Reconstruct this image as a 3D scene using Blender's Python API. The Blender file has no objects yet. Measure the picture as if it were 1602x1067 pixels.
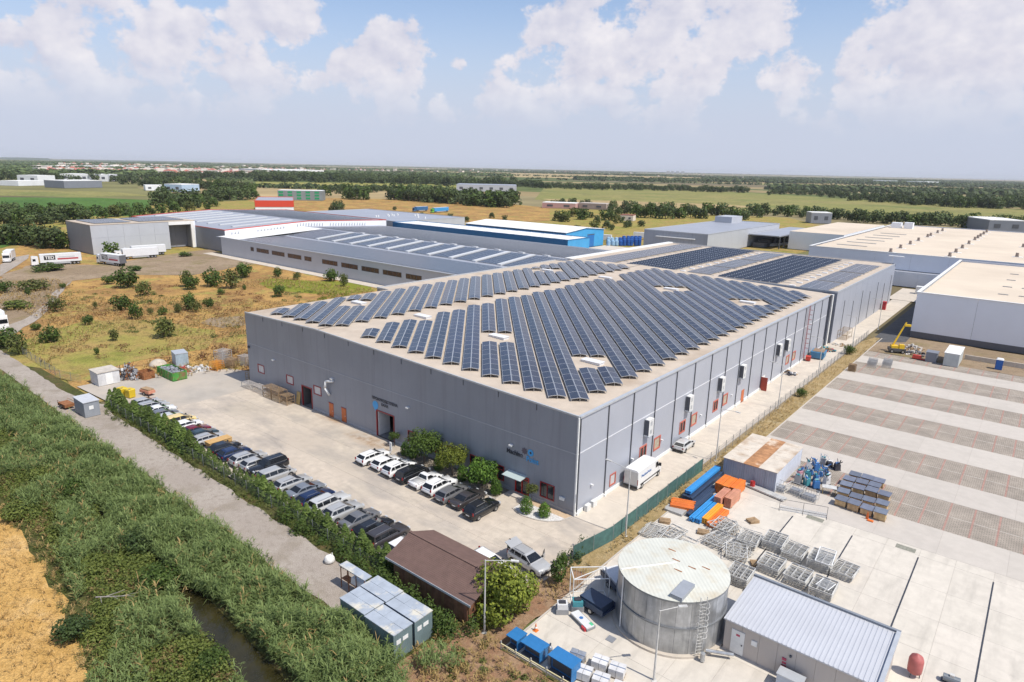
import bpy, math, random
import numpy as np
from mathutils import Matrix, Vector
random.seed(7); rng = np.random.default_rng(11)
SC = bpy.context.scene; COL = SC.collection
PI = math.pi
# ------------------------------------------------------------------ camera
YAW, PITCH, ROLL, FPX = 0.68226, 0.25819, 0.02208, 1026.52
CAM = np.array([35.973, -56.004, 37.619])
def cam_axes():
    cy, sy, cp, sp = math.cos(YAW), math.sin(YAW), math.cos(PITCH), math.sin(PITCH)
    f = np.array([-sy*cp, cy*cp, -sp]); r = np.array([cy, sy, 0.]); u = np.cross(r, f)
    cr, sr = math.cos(ROLL), math.sin(ROLL)
    return cr*r+sr*u, -sr*r+cr*u, f
CR, CU, CF = cam_axes()
def at(px, py, z=0.0):
    """ground point (at height z) seen at a pixel of the 1602x1067 photograph: used to survey the site"""
    d = CF*FPX + CR*(px-801.0) - CU*(py-533.5)
    t = (z-CAM[2])/d[2]
    p = CAM+t*d
    return float(p[0]), float(p[1])
cd = bpy.data.cameras.new('camera'); cam = bpy.data.objects.new('camera', cd); COL.objects.link(cam)
cd.sensor_width = 36; cd.lens = FPX*36/1602; cd.clip_start = .5; cd.clip_end = 90000
m = Matrix.Identity(4)
for i in range(3):
    m[i][0], m[i][1], m[i][2], m[i][3] = CR[i], CU[i], -CF[i], CAM[i]
cam.matrix_world = m; SC.camera = cam
# ------------------------------------------------------------------ light
SUN = Vector((8.3, .55, 12.9)).normalized()
sun_el = math.asin(SUN.z); sun_az = math.atan2(SUN.x, SUN.y)
ld = bpy.data.lights.new('sun', 'SUN'); ld.energy = 4.6; ld.angle = math.radians(.53); ld.color = (1, .945, .855)
lo = bpy.data.objects.new('sun', ld); COL.objects.link(lo); lo.rotation_euler = SUN.to_track_quat('Z', 'Y').to_euler(); lo.location = (0, 0, 80)
SC.view_settings.view_transform = 'Standard'; SC.view_settings.look = 'None'; SC.view_settings.gamma = 1; SC.view_settings.exposure = 0.0
SC.cycles.max_bounces = 5; SC.cycles.diffuse_bounces = 2; SC.cycles.glossy_bounces = 2; SC.cycles.transmission_bounces = 2
SC.cycles.transparent_max_bounces = 12; SC.cycles.volume_bounces = 0; SC.cycles.use_denoising = True
try: SC.cycles.denoiser = 'OPENIMAGEDENOISE'
except Exception: pass
SC.cycles.caustics_reflective = False; SC.cycles.caustics_refractive = False
# ------------------------------------------------------------------ sky
W = bpy.data.worlds.new('World'); SC.world = W; W.use_nodes = True; W.cycles.sampling_method = 'MANUAL'; W.cycles.sample_map_resolution = 256
nt = W.node_tree; N = nt.nodes; N.clear()
def nd(t, **k):
    n = N.new(t)
    for a, b in k.items(): setattr(n, a, b)
    return n
def lk(a, b): nt.links.new(a, b)
def mth(op, a, b=None, c=None, clamp=False):
    n = N.new('ShaderNodeMath'); n.operation = op; n.use_clamp = clamp
    for i, v in enumerate((a, b, c)):
        if v is None: continue
        if isinstance(v, (int, float)): n.inputs[i].default_value = v
        else: nt.links.new(v, n.inputs[i])
    return n.outputs[0]
sky = nd('ShaderNodeTexSky', sky_type='NISHITA', sun_disc=False, sun_elevation=sun_el, sun_rotation=sun_az, altitude=150, air_density=1.0, dust_density=1.0, ozone_density=1.2)
tc = nd('ShaderNodeTexCoord')
nrm = nd('ShaderNodeVectorMath', operation='NORMALIZE'); lk(tc.outputs['Generated'], nrm.inputs[0])
DIR = nrm.outputs[0]
def skydir(px, py):
    d = CF*FPX + CR*(px-801.0) - CU*(py-533.5); return d/np.linalg.norm(d)
sep = nd('ShaderNodeSeparateXYZ'); lk(DIR, sep.inputs[0])
cmb = nd('ShaderNodeVectorMath', operation='MULTIPLY'); lk(DIR, cmb.inputs[0]); cmb.inputs[1].default_value = (1, 1, 1.25)
def noise(vec, scale, detail, rough, off=None):
    n = nd('ShaderNodeTexNoise'); n.inputs['Scale'].default_value = scale; n.inputs['Detail'].default_value = detail; n.inputs['Roughness'].default_value = rough
    if off is not None:
        a = nd('ShaderNodeVectorMath', operation='ADD'); lk(vec, a.inputs[0]); a.inputs[1].default_value = off; vec = a.outputs[0]
    lk(vec, n.inputs['Vector']); return n.outputs['Fac']
tow = tuple(CR*.012+CU*.016)
nA = noise(cmb.outputs[0], 15, 7, .60); nB = noise(cmb.outputs[0], 15, 3, .55, off=tow); nL = noise(cmb.outputs[0], 3.1, 2, .5)
# cumulus towers seen over the plain: bearing (photograph pixel), apparent radius, weight
heaps = [(20,70,34,.7),(55,110,70,.6),(115,75,66,.8),(185,95,80,.7),(262,38,60,1.0),(330,115,85,.6),(405,112,55,.6),(220,150,125,.7),(330,165,90,.5),(120,160,90,.5),(395,14,52,.9),(455,22,52,.9),(545,105,44,.8),(620,100,64,1.0),(590,140,70,.7),(500,125,30,.5),(700,150,40,.5),(715,105,16,.5),(780,160,46,.6),
         (850,25,62,.7),(960,30,125,.8),(1060,75,115,.8),(905,115,120,.6),(1010,150,150,.6),(1125,50,60,.8),(1190,55,60,.7),(1215,110,38,.7),(1255,145,40,.6),(1395,85,72,.9),(1480,45,95,1.0),(1570,45,110,1.0),(1450,130,120,.7),(1570,140,130,.7),(1330,128,34,.7)]
acc = None
for px, py, r, w in heaps:
    d = skydir(px, py); r = r/1026*1.06; dv = nd('ShaderNodeVectorMath', operation='DOT_PRODUCT'); lk(DIR, dv.inputs[0]); dv.inputs[1].default_value = d
    k = 2*w/(r*r); q = mth('MULTIPLY_ADD', dv.outputs['Value'], k, w-k); acc = q if acc is None else mth('MAXIMUM', acc, q)
acc = mth('MAXIMUM', acc, -1.0)
# elsewhere round the horizon the same kind of heaps, by noise
fwd = nd('ShaderNodeVectorMath', operation='DOT_PRODUCT'); lk(DIR, fwd.inputs[0]); fwd.inputs[1].default_value = tuple(CF)
away = mth('MULTIPLY', mth('SUBTRACT', .80, fwd.outputs['Value'], clamp=True), 6, clamp=True)
wide = mth('SUBTRACT', mth('MULTIPLY', mth('SUBTRACT', nL, .47), 5), mth('MULTIPLY', mth('SUBTRACT', sep.outputs['Z'], .35, clamp=True), 4))
mask = mth('MAXIMUM', acc, mth('SUBTRACT', wide, mth('MULTIPLY', mth('SUBTRACT', 1.0, away), 9)))
dA = mth('MULTIPLY_ADD', nA, 3.4, mth('SUBTRACT', mask, 2.02)); dB = mth('MULTIPLY_ADD', nB, 3.4, mth('SUBTRACT', mask, 2.02))
cov = nd('ShaderNodeMapRange', interpolation_type='SMOOTHSTEP'); lk(dA, cov.inputs[0]); cov.inputs[1].default_value = -.08; cov.inputs[2].default_value = .26
lit = mth('ADD', mth('MULTIPLY', mth('SUBTRACT', dA, dB), .55), .45, clamp=True)
ccol = nd('ShaderNodeMixRGB'); lk(lit, ccol.inputs[0]); ccol.inputs[1].default_value = (.595, .605, .735, 1); ccol.inputs[2].default_value = (.95, .91, .93, 1)
skym = nd('ShaderNodeMixRGB', blend_type='MULTIPLY'); skym.inputs[0].default_value = 1; lk(sky.outputs[0], skym.inputs[1]); skym.inputs[2].default_value = (.145, .149, .16, 1)
# bright summer haze low over the plain
vr = nd('ShaderNodeMapRange', interpolation_type='SMOOTHSTEP'); lk(sep.outputs['Z'], vr.inputs[0]); vr.inputs[1].default_value = .04; vr.inputs[2].default_value = .25; vr.inputs[3].default_value = .95; vr.inputs[4].default_value = .12
vm = nd('ShaderNodeMixRGB'); lk(vr.outputs[0], vm.inputs[0]); lk(skym.outputs[0], vm.inputs[1]); vm.inputs[2].default_value = (.585, .635, .78, 1)
fade = nd('ShaderNodeMapRange', interpolation_type='SMOOTHSTEP'); lk(sep.outputs['Z'], fade.inputs[0]); fade.inputs[1].default_value = .035; fade.inputs[2].default_value = .135; fade.inputs[3].default_value = .0; fade.inputs[4].default_value = .95
cfac = mth('MULTIPLY', cov.outputs[0], fade.outputs[0])
mx = nd('ShaderNodeMixRGB'); lk(cfac, mx.inputs[0]); lk(vm.outputs[0], mx.inputs[1]); lk(ccol.outputs[0], mx.inputs[2])
bg = nd('ShaderNodeBackground'); lk(mx.outputs[0], bg.inputs[0]); bg.inputs[1].default_value = 1.0
wo = nd('ShaderNodeOutputWorld'); lk(bg.outputs[0], wo.inputs[0])
# ------------------------------------------------------------------ materials
MATS = {}
def new_mat(name):
    m = bpy.data.materials.new(name); m.use_nodes = True
    n = m.node_tree.nodes; b = n['Principled BSDF']; return m, m.node_tree, n, b
def M(name, col=None, rough=.6, metal=0.0, var=.12, scale=1.5, bump=0.0, bscale=None, col2=None, ramp=(.35, .65), detail=5, spec=None, coat=0.0, alpha=None, trans=0.0, coord='Object', col3=None, scale3=.3, ramp3=(.5, .62), rib=None, ribh=.3, objvar=0.0, st3=None):
    """one procedural surface: a base colour with noise wear, optional second and third tone, ribs and fine relief"""
    if name in MATS: return MATS[name]
    m, t, n, b = new_mat(name); L = t.links.new
    vec = n.new('ShaderNodeNewGeometry').outputs['Position'] if coord == 'Position' else n.new('ShaderNodeTexCoord').outputs[coord]
    nz = n.new('ShaderNodeTexNoise'); nz.inputs['Scale'].default_value = scale; nz.inputs['Detail'].default_value = detail; nz.inputs['Roughness'].default_value = .62; L(vec, nz.inputs['Vector'])
    rp = n.new('ShaderNodeMapRange'); L(nz.outputs['Fac'], rp.inputs[0]); rp.inputs[1].default_value, rp.inputs[2].default_value = ramp
    mix = n.new('ShaderNodeMixRGB'); L(rp.outputs[0], mix.inputs[0])
    c2 = col2 if col2 else tuple(min(1, c*(1+var)) for c in col)
    c1 = col if col2 else tuple(c*(1-var) for c in col)
    mix.inputs[1].default_value = (*c1, 1); mix.inputs[2].default_value = (*c2, 1)
    out = mix.outputs[0]
    if col3:
        n3 = n.new('ShaderNodeTexNoise'); n3.inputs['Scale'].default_value = scale3; n3.inputs['Detail'].default_value = 6; n3.inputs['Roughness'].default_value = .6
        if st3:
            mp3 = n.new('ShaderNodeMapping'); mp3.inputs['Scale'].default_value = st3; L(vec, mp3.inputs[0]); L(mp3.outputs[0], n3.inputs['Vector'])
        else: L(vec, n3.inputs['Vector'])
        r3 = n.new('ShaderNodeMapRange'); L(n3.outputs['Fac'], r3.inputs[0]); r3.inputs[1].default_value, r3.inputs[2].default_value = ramp3
        m3 = n.new('ShaderNodeMixRGB'); L(r3.outputs[0], m3.inputs[0]); L(out, m3.inputs[1]); m3.inputs[2].default_value = (*col3, 1); out = m3.outputs[0]
    if objvar:
        oi = n.new('ShaderNodeObjectInfo'); hs = n.new('ShaderNodeHueSaturation'); mr = n.new('ShaderNodeMapRange'); L(oi.outputs['Random'], mr.inputs[0]); mr.inputs[3].default_value = 1-objvar; mr.inputs[4].default_value = 1+objvar
        L(mr.outputs[0], hs.inputs['Value']); mr2 = n.new('ShaderNodeMapRange'); w2 = n.new('ShaderNodeMath'); w2.operation = 'FRACT'; w1 = n.new('ShaderNodeMath'); w1.operation = 'MULTIPLY'; w1.inputs[1].default_value = 7.31; L(oi.outputs['Random'], w1.inputs[0]); L(w1.outputs[0], w2.inputs[0]); L(w2.outputs[0], mr2.inputs[0])
        mr2.inputs[3].default_value = .5-objvar*.08; mr2.inputs[4].default_value = .5+objvar*.06; L(mr2.outputs[0], hs.inputs['Hue']); L(out, hs.inputs['Color']); out = hs.outputs[0]
    L(out, b.inputs['Base Color'])
    b.inputs['Roughness'].default_value = rough; b.inputs['Metallic'].default_value = metal
    if spec is not None: b.inputs['Specular IOR Level'].default_value = spec
    if coat: b.inputs['Coat Weight'].default_value = coat; b.inputs['Coat Roughness'].default_value = .05
    if trans: b.inputs['Transmission Weight'].default_value = trans
    if alpha is not None: b.inputs['Alpha'].default_value = alpha
    hgt = None
    if rib:
        pos = n.new('ShaderNodeNewGeometry').outputs['Position']; sp = n.new('ShaderNodeSeparateXYZ'); L(pos, sp.inputs[0])
        ad = n.new('ShaderNodeMath'); ad.operation = 'ADD'; L(sp.outputs[0], ad.inputs[0]); L(sp.outputs[1], ad.inputs[1])
        mu = n.new('ShaderNodeMath'); mu.operation = 'MULTIPLY'; mu.inputs[1].default_value = 2*PI/rib; L(ad.outputs[0], mu.inputs[0])
        sn = n.new('ShaderNodeMath'); sn.operation = 'SINE'; L(mu.outputs[0], sn.inputs[0]); hgt = sn.outputs[0]
        bp = n.new('ShaderNodeBump'); bp.inputs['Strength'].default_value = ribh; bp.inputs['Distance'].default_value = .02; L(hgt, bp.inputs['Height']); L(bp.outputs[0], b.inputs['Normal'])
    if bump:
        nb = n.new('ShaderNodeTexNoise'); nb.inputs['Scale'].default_value = bscale or scale*6; nb.inputs['Detail'].default_value = 4; L(vec, nb.inputs['Vector'])
        bp2 = n.new('ShaderNodeBump'); bp2.inputs['Strength'].default_value = bump; bp2.inputs['Distance'].default_value = .05; L(nb.outputs['Fac'], bp2.inputs['Height'])
        if rib: L(bp.outputs[0], bp2.inputs['Normal'])
        L(bp2.outputs[0], b.inputs['Normal'])
    MATS[name] = m; return m
def flat(name, col, rough=.5, metal=0.0, **k): return M(name, col, rough, metal, var=k.pop('var', .06), **k)
# ------------------------------------------------------------------ mesh helpers
class MB:
    def __init__(s): s.v = []; s.f = []; s.mi = []; s.cur = 0
    def mat(s, i): s.cur = i; return s
    def face(s, pts):
        b = len(s.v); s.v += [tuple(p) for p in pts]; s.f.append(list(range(b, b+len(pts)))); s.mi.append(s.cur); return s
    def box(s, x0, x1, y0, y1, z0, z1, rot=0.0, c=None, taper=0.0, tilt=None):
        vs = [(x0,y0,z0),(x1,y0,z0),(x1,y1,z0),(x0,y1,z0),(x0,y0,z1),(x1,y0,z1),(x1,y1,z1),(x0,y1,z1)]
        if taper:
            mx, my = (x0+x1)/2, (y0+y1)/2
            vs = vs[:4]+[(mx+(x-mx)*(1-taper), my+(y-my)*(1-taper), z) for x, y, z in vs[4:]]
        if rot or c is not None:
            cx, cy = c if c else ((x0+x1)/2, (y0+y1)/2); ca, sa = math.cos(rot), math.sin(rot)
            vs = [(cx+(x-cx)*ca-(y-cy)*sa, cy+(x-cx)*sa+(y-cy)*ca, z) for x, y, z in vs]
        b = len(s.v); s.v += vs
        for q in ((3,2,1,0),(4,5,6,7),(0,1,5,4),(1,2,6,5),(2,3,7,6),(3,0,4,7)):
            s.f.append([b+i for i in q]); s.mi.append(s.cur)
        return s
    def prism(s, poly, z0, z1):
        """closed prism over a counter-clockwise polygon; z0/z1 numbers or functions of x,y"""
        a = (lambda x, y: z0) if not callable(z0) else z0; t = (lambda x, y: z1) if not callable(z1) else z1
        n = len(poly); b = len(s.v)
        s.v += [(x, y, a(x, y)) for x, y in poly]+[(x, y, t(x, y)) for x, y in poly]
        s.f.append([b+i for i in reversed(range(n))]); s.mi.append(s.cur)
        s.f.append([b+n+i for i in range(n)]); s.mi.append(s.cur)
        for i in range(n):
            j = (i+1) % n; s.f.append([b+i, b+j, b+n+j, b+n+i]); s.mi.append(s.cur)
        return s
    def cyl(s, c, r, z0, z1, n=12, r1=None, cap=True):
        r1 = r if r1 is None else r1; b = len(s.v)
        for k, (z, rr) in enumerate(((z0, r), (z1, r1))):
            for i in range(n):
                a = 2*PI*i/n; s.v.append((c[0]+rr*math.cos(a), c[1]+rr*math.sin(a), z))
        for i in range(n):
            j = (i+1) % n; s.f.append([b+i, b+j, b+n+j, b+n+i]); s.mi.append(s.cur)
        if cap:
            s.f.append([b+i for i in reversed(range(n))]); s.mi.append(s.cur); s.f.append([b+n+i for i in range(n)]); s.mi.append(s.cur)
        return s
    def bar(s, p, q, r=.03, n=4, r1=None):
        """a straight bar or tube between two points"""
        p, q = Vector(p), Vector(q); d = q-p
        if d.length < 1e-6: return s
        d.normalize(); a = Vector((0, 0, 1)) if abs(d.z) < .9 else Vector((1, 0, 0)); u = d.cross(a).normalized(); w = d.cross(u); b = len(s.v); r1 = r if r1 is None else r1
        for P, rr in ((p, r), (q, r1)):
            for i in range(n):
                t = 2*PI*(i+.5)/n; s.v.append(tuple(P+u*rr*math.cos(t)+w*rr*math.sin(t)))
        for i in range(n):
            j = (i+1) % n; s.f.append([b+j, b+i, b+n+i, b+n+j]); s.mi.append(s.cur)
        s.f.append([b+i for i in range(n)]); s.mi.append(s.cur); s.f.append([b+n+i for i in reversed(range(n))]); s.mi.append(s.cur)
        return s
    def lathe(s, prof, n=16, c=(0, 0)):
        b = len(s.v); k = len(prof)
        for r, z in prof:
            for i in range(n):
                a = 2*PI*i/n; s.v.append((c[0]+r*math.cos(a), c[1]+r*math.sin(a), z))
        for j in range(k-1):
            for i in range(n):
                i2 = (i+1) % n; s.f.append([b+j*n+i, b+j*n+i2, b+(j+1)*n+i2, b+(j+1)*n+i]); s.mi.append(s.cur)
        s.f.append([b+(k-1)*n+i for i in range(n)]); s.mi.append(s.cur); s.f.append([b+i for i in reversed(range(n))]); s.mi.append(s.cur)
        return s
    def mesh(s, name, mats, smooth=False):
        me = bpy.data.meshes.new(name); me.from_pydata(s.v, [], s.f)
        for m_ in (mats if isinstance(mats, (list, tuple)) else [mats]): me.materials.append(m_)
        if len(me.materials) > 1: me.polygons.foreach_set('material_index', s.mi)
        if smooth: me.polygons.foreach_set('use_smooth', [True]*len(me.polygons))
        me.update(); return me
def obj(name, me, parent=None, loc=None, rotz=None):
    o = bpy.data.objects.new(name, me); COL.objects.link(o)
    if parent is not None: o.parent = parent
    if loc is not None: o.location = loc if len(loc) == 3 else (*loc, 0)
    if rotz is not None: o.rotation_euler = (0, 0, rotz)
    return o
def part(name, mb, mats, parent=None, loc=None, rotz=None, smooth=False):
    return obj(name, mb.mesh(name, mats, smooth), parent, loc, rotz)
def tag(o, label, cat, group=None):
    o['label'] = label; o['category'] = cat
    if group: o['group'] = group
    return o
def thing(name, label, cat, loc=(0, 0, 0), rotz=0.0, group=None):
    o = bpy.data.objects.new(name, None); COL.objects.link(o); o.empty_display_size = .3
    o.location = loc if len(loc) == 3 else (*loc, 0); o.rotation_euler = (0, 0, rotz); return tag(o, label, cat, group)
def struct(o): o['kind'] = 'structure'; return o
def stuff(o): o['kind'] = 'stuff'; return o
def tree_copy(o, parent=None):
    c = o.copy(); COL.objects.link(c)
    if parent is not None: c.parent = parent
    for ch in KIDS.get(o.name, []): tree_copy(ch, c)
    return c
KIDS = {}
def note_kids():
    KIDS.clear()
    for o in COL.objects:
        if o.parent is not None: KIDS.setdefault(o.parent.name, []).append(o)
def text_obj(txt, size, mat, parent, loc, rot, align='LEFT', bold=0.0, squeeze=1.0, name='lettering'):
    """raised lettering as a plain mesh"""
    cu = bpy.data.curves.new(name, 'FONT'); cu.body = txt; cu.size = size; cu.extrude = .012; cu.offset = bold; cu.align_x = align; cu.materials.append(mat); tmp = bpy.data.objects.new(name, cu); me = bpy.data.meshes.new_from_object(tmp); bpy.data.objects.remove(tmp)
    o = obj(name, me, parent, loc); o.rotation_euler = rot; o.scale = (squeeze, 1, 1); return o
ORD = ['first','second','third','fourth','fifth','sixth','seventh','eighth','ninth','tenth','eleventh','twelfth','thirteenth','fourteenth','fifteenth','sixteenth','seventeenth','eighteenth','nineteenth','twentieth']
def nth(i):
    """ordinal word for index i counted from 0"""
    if i < 20: return ORD[i]
    tens = {2:'twenty',3:'thirty',4:'forty',5:'fifty',6:'sixty',7:'seventy'}; t, u = divmod(i+1, 10)
    return {2:'twentieth',3:'thirtieth',4:'fortieth',5:'fiftieth',6:'sixtieth',7:'seventieth'}[t] if u == 0 else tens[t]+' '+ORD[u-1]
def raw_mesh(name, V, F, mats, mi=None, attr=None):
    """fast mesh from numpy arrays: V (n,3), F (m,k)"""
    me = bpy.data.meshes.new(name); V = np.asarray(V, np.float32); F = np.asarray(F, np.int32); k = F.shape[1]
    me.vertices.add(len(V)); me.vertices.foreach_set('co', V.ravel())
    me.loops.add(F.size); me.loops.foreach_set('vertex_index', F.ravel())
    me.polygons.add(len(F)); me.polygons.foreach_set('loop_start', np.arange(0, F.size, k, dtype=np.int32)); me.polygons.foreach_set('loop_total', np.full(len(F), k, np.int32))
    for m_ in (mats if isinstance(mats, (list, tuple)) else [mats]): me.materials.append(m_)
    if mi is not None: me.polygons.foreach_set('material_index', np.asarray(mi, np.int32))
    if attr is not None:
        a = me.attributes.new('tone', 'FLOAT', 'FACE'); a.data.foreach_set('value', np.asarray(attr, np.float32))
    me.polygons.foreach_set('use_smooth', np.zeros(len(F), bool)); me.update(calc_edges=True); me.validate(); return me
# ------------------------------------------------------------------ ground and surfaces
def px(*pts): return [at(*p) for p in pts]
def sheet(name, poly, z, mat, parent=None, sub=False):
    mb = MB(); mb.face([(x, y, z) for x, y in poly]); o = part(name, mb, mat, parent)
    return o if parent is not None else struct(o)
def ccw(poly):
    a = sum(poly[i][0]*poly[(i+1) % len(poly)][1]-poly[(i+1) % len(poly)][0]*poly[i][1] for i in range(len(poly)))
    return poly if a > 0 else poly[::-1]
def rag(poly, amp, step):
    """polygon outline broken into uneven short edges so that its border is not a ruled line"""
    out = []; n = len(poly)
    for i in range(n):
        a, b = poly[i], poly[(i+1) % n]; L_ = math.hypot(b[0]-a[0], b[1]-a[1]); k = max(1, int(L_/step))
        for j in range(k):
            t = j/k; out.append((a[0]+(b[0]-a[0])*t+random.uniform(-amp, amp), a[1]+(b[1]-a[1])*t+random.uniform(-amp, amp)))
    return out
# far plain: patchwork of stubble, meadow and ploughed strips
def plain_mat():
    m, t, n, b = new_mat('far_fields'); L = t.links.new
    pos = n.new('ShaderNodeNewGeometry').outputs['Position']
    mp = n.new('ShaderNodeMapping'); L(pos, mp.inputs[0]); mp.inputs['Rotation'].default_value = (0, 0, .5); mp.inputs['Scale'].default_value = (1/900, 1/260, 1)
    vo = n.new('ShaderNodeTexVoronoi'); vo.distance = 'MANHATTAN'; vo.inputs['Scale'].default_value = 1; vo.inputs['Randomness'].default_value = .75; L(mp.outputs[0], vo.inputs['Vector'])
    sp = n.new('ShaderNodeSeparateColor'); L(vo.outputs['Color'], sp.inputs[0])
    cr = n.new('ShaderNodeValToRGB'); cr.color_ramp.interpolation = 'CONSTANT'; L(sp.outputs[0], cr.inputs[0])
    cols = [(0, (.30, .23, .115)), (.2, (.19, .18, .075)), (.36, (.11, .135, .045)), (.5, (.37, .28, .145)), (.64, (.17, .14, .08)), (.76, (.085, .115, .035)), (.88, (.25, .21, .11))]
    el = cr.color_ramp.elements
    el[0].position, el[0].color = 0, (*cols[0][1], 1); el[1].position, el[1].color = .2, (*cols[1][1], 1)
    for p_, c_ in cols[2:]:
        e = el.new(p_); e.color = (*c_, 1)
    nz = n.new('ShaderNodeTexNoise'); nz.inputs['Scale'].default_value = .012; nz.inputs['Detail'].default_value = 8; L(pos, nz.inputs['Vector'])
    mr = n.new('ShaderNodeMapRange'); L(nz.outputs['Fac'], mr.inputs[0]); mr.inputs[1].default_value = .3; mr.inputs[2].default_value = .7; mr.inputs[3].default_value = .75; mr.inputs[4].default_value = 1.2
    mu = n.new('ShaderNodeMixRGB'); mu.blend_type = 'MULTIPLY'; mu.inputs[0].default_value = 1; L(cr.outputs[0], mu.inputs[1]); L(mr.outputs[0], mu.inputs[2]); L(mu.outputs[0], b.inputs['Base Color'])
    b.inputs['Roughness'].default_value = .95; b.inputs['Specular IOR Level'].default_value = .1; return m
BIG = 26000
sheet('ground', [(-BIG, -BIG), (BIG, -BIG), (BIG, BIG), (-BIG, BIG)], -.30, plain_mat())
def grass_mat(name, tones, s1=.05, s2=.6, bump=.5):
    """meadow: four tones mixed by broad and fine noise"""
    if name in MATS: return MATS[name]
    m, t, n, b = new_mat(name); L = t.links.new; pos = n.new('ShaderNodeNewGeometry').outputs['Position']
    def nz(s, d=6, off=0):
        q = n.new('ShaderNodeTexNoise'); q.inputs['Scale'].default_value = s; q.inputs['Detail'].default_value = d; q.inputs['Roughness'].default_value = .65
        mp = n.new('ShaderNodeMapping'); mp.inputs['Location'].default_value = (off, off*2, 0); L(pos, mp.inputs[0]); L(mp.outputs[0], q.inputs['Vector']); return q.outputs['Fac']
    def mixc(f, a, c, lo, hi):
        r = n.new('ShaderNodeMapRange'); L(f, r.inputs[0]); r.inputs[1].default_value, r.inputs[2].default_value = lo, hi
        x = n.new('ShaderNodeMixRGB'); L(r.outputs[0], x.inputs[0])
        for i, v in ((1, a), (2, c)):
            if isinstance(v, tuple): x.inputs[i].default_value = (*v, 1)
            else: L(v, x.inputs[i])
        return x.outputs[0]
    c = mixc(nz(s1), tones[0], tones[1], .42, .58)
    c = mixc(nz(s1*1.7, 6, 40), c, tones[2], .52, .64)
    c = mixc(nz(s2, 8, 9), c, tones[3], .50, .72)
    fine = nz(s2*7, 5, 3); mr = n.new('ShaderNodeMapRange'); L(fine, mr.inputs[0]); mr.inputs[1].default_value = .3; mr.inputs[2].default_value = .7; mr.inputs[3].default_value = .68; mr.inputs[4].default_value = 1.3
    mu = n.new('ShaderNodeMixRGB'); mu.blend_type = 'MULTIPLY'; mu.inputs[0].default_value = 1; L(c, mu.inputs[1]); L(mr.outputs[0], mu.inputs[2]); L(mu.outputs[0], b.inputs['Base Color'])
    bp = n.new('ShaderNodeBump'); bp.inputs['Strength'].default_value = bump; bp.inputs['Distance'].default_value = .3; L(fine, bp.inputs['Height']); L(bp.outputs[0], b.inputs['Normal'])
    b.inputs['Roughness'].default_value = .95; b.inputs['Specular IOR Level'].default_value = .1; MATS[name] = m; return m
DRY = grass_mat('dry_meadow', [(.46, .28, .095), (.31, .18, .07), (.30, .27, .075), (.19, .105, .05)], .06, .35)
YEL = grass_mat('yellow_meadow', [(.30, .27, .07), (.36, .25, .09), (.22, .22, .05), (.17, .14, .05)], .06, .4)
LUSH = grass_mat('green_weeds', [(.20, .22, .03), (.25, .25, .04), (.16, .19, .03), (.11, .14, .03)], .2, .8)
OLIVE = grass_mat('olive_field', [(.22, .22, .07), (.27, .24, .09), (.17, .19, .06), (.16, .15, .06)], .004, .03, .2)
GREENF = grass_mat('green_crop', [(.075, .15, .03), (.085, .16, .035), (.065, .13, .03), (.06, .12, .03)], .01, .05, .2)
YELF = grass_mat('yellow_green_crop', [(.27, .27, .07), (.30, .27, .08), (.20, .23, .06), (.22, .2, .07)], .006, .04, .2)
TANF = grass_mat('stubble_field', [(.42, .32, .16), (.37, .28, .14), (.33, .26, .12), (.3, .22, .11)], .004, .03, .2)
DIRT = grass_mat('bare_earth', [(.27, .20, .13), (.33, .25, .17), (.24, .19, .10), (.20, .15, .10)], .06, .5, .5)
WHEAT = grass_mat('ripe_wheat', [(.62, .39, .14), (.56, .34, .11), (.66, .44, .19), (.47, .28, .09)], .12, .9, .7)
BANK = grass_mat('ditch_bank', [(.10, .095, .035), (.075, .085, .025), (.14, .10, .045), (.06, .06, .025)], .15, .7, .6)
GRAVEL = grass_mat('gravel_track', [(.36, .31, .265), (.40, .35, .30), (.31, .265, .215), (.28, .24, .20)], .15, 1.6, .4)
# broad land sheets, each a few centimetres over the last
sheet('meadow', ccw([(-520, -60), (-78, -22), (-60, 110), (-60, 420), (-150, 560), (-620, 380)]), -.22, YEL)
sheet('field', ccw(px((0, 336), (0, 308), (150, 309), (242, 313), (215, 338))), -.20, GREENF)
sheet('field', ccw(px((0, 388), (0, 371), (22, 368), (28, 380))), -.16, GREENF)
sheet('field', ccw(px((400, 291), (400, 284), (650, 287), (790, 293), (700, 299), (520, 297))), -.20, YELF)
sheet('field', ccw(px((420, 325), (380, 310), (500, 309), (640, 312), (790, 318), (860, 325), (860, 345), (760, 350), (560, 335))), -.17, DRY)
sheet('field', ccw(px((836, 312), (852, 293), (1010, 295), (1200, 303), (1400, 315), (1602, 327), (1602, 356), (1400, 345), (1250, 335), (1000, 324))), -.20, OLIVE)
sheet('field', ccw(px((850, 311), (1000, 315), (1110, 319), (1190, 323), (1080, 328), (900, 324))), -.17, TANF)
sheet('field', ccw(px((1190, 289), (1200, 285), (1602, 300), (1602, 307), (1400, 301))), -.20, OLIVE)
sheet('field', ccw(px((700, 275), (690, 268), (1000, 274), (1350, 284), (1310, 289), (1000, 281))), -.20, TANF)
sheet('field', ccw(px((0, 300), (0, 296), (180, 300), (240, 306), (130, 308), (0, 306))), -.20, OLIVE)
sheet('scrub_ground', ccw(rag([(-330, 40), (-205, -22), (-86, -21), (-86, -6), (-69, 4), (-69, 45), (-120, 76), (-226, 82), (-240, 50)], 1.2, 6)), -.10, DRY)
sheet('grass_patch', ccw(rag(px((0, 555), (40, 530), (130, 500), (230, 500), (330, 515), (330, 545), (240, 560), (110, 590), (60, 575)), 1.2, 4)), -.06, YEL)
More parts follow.
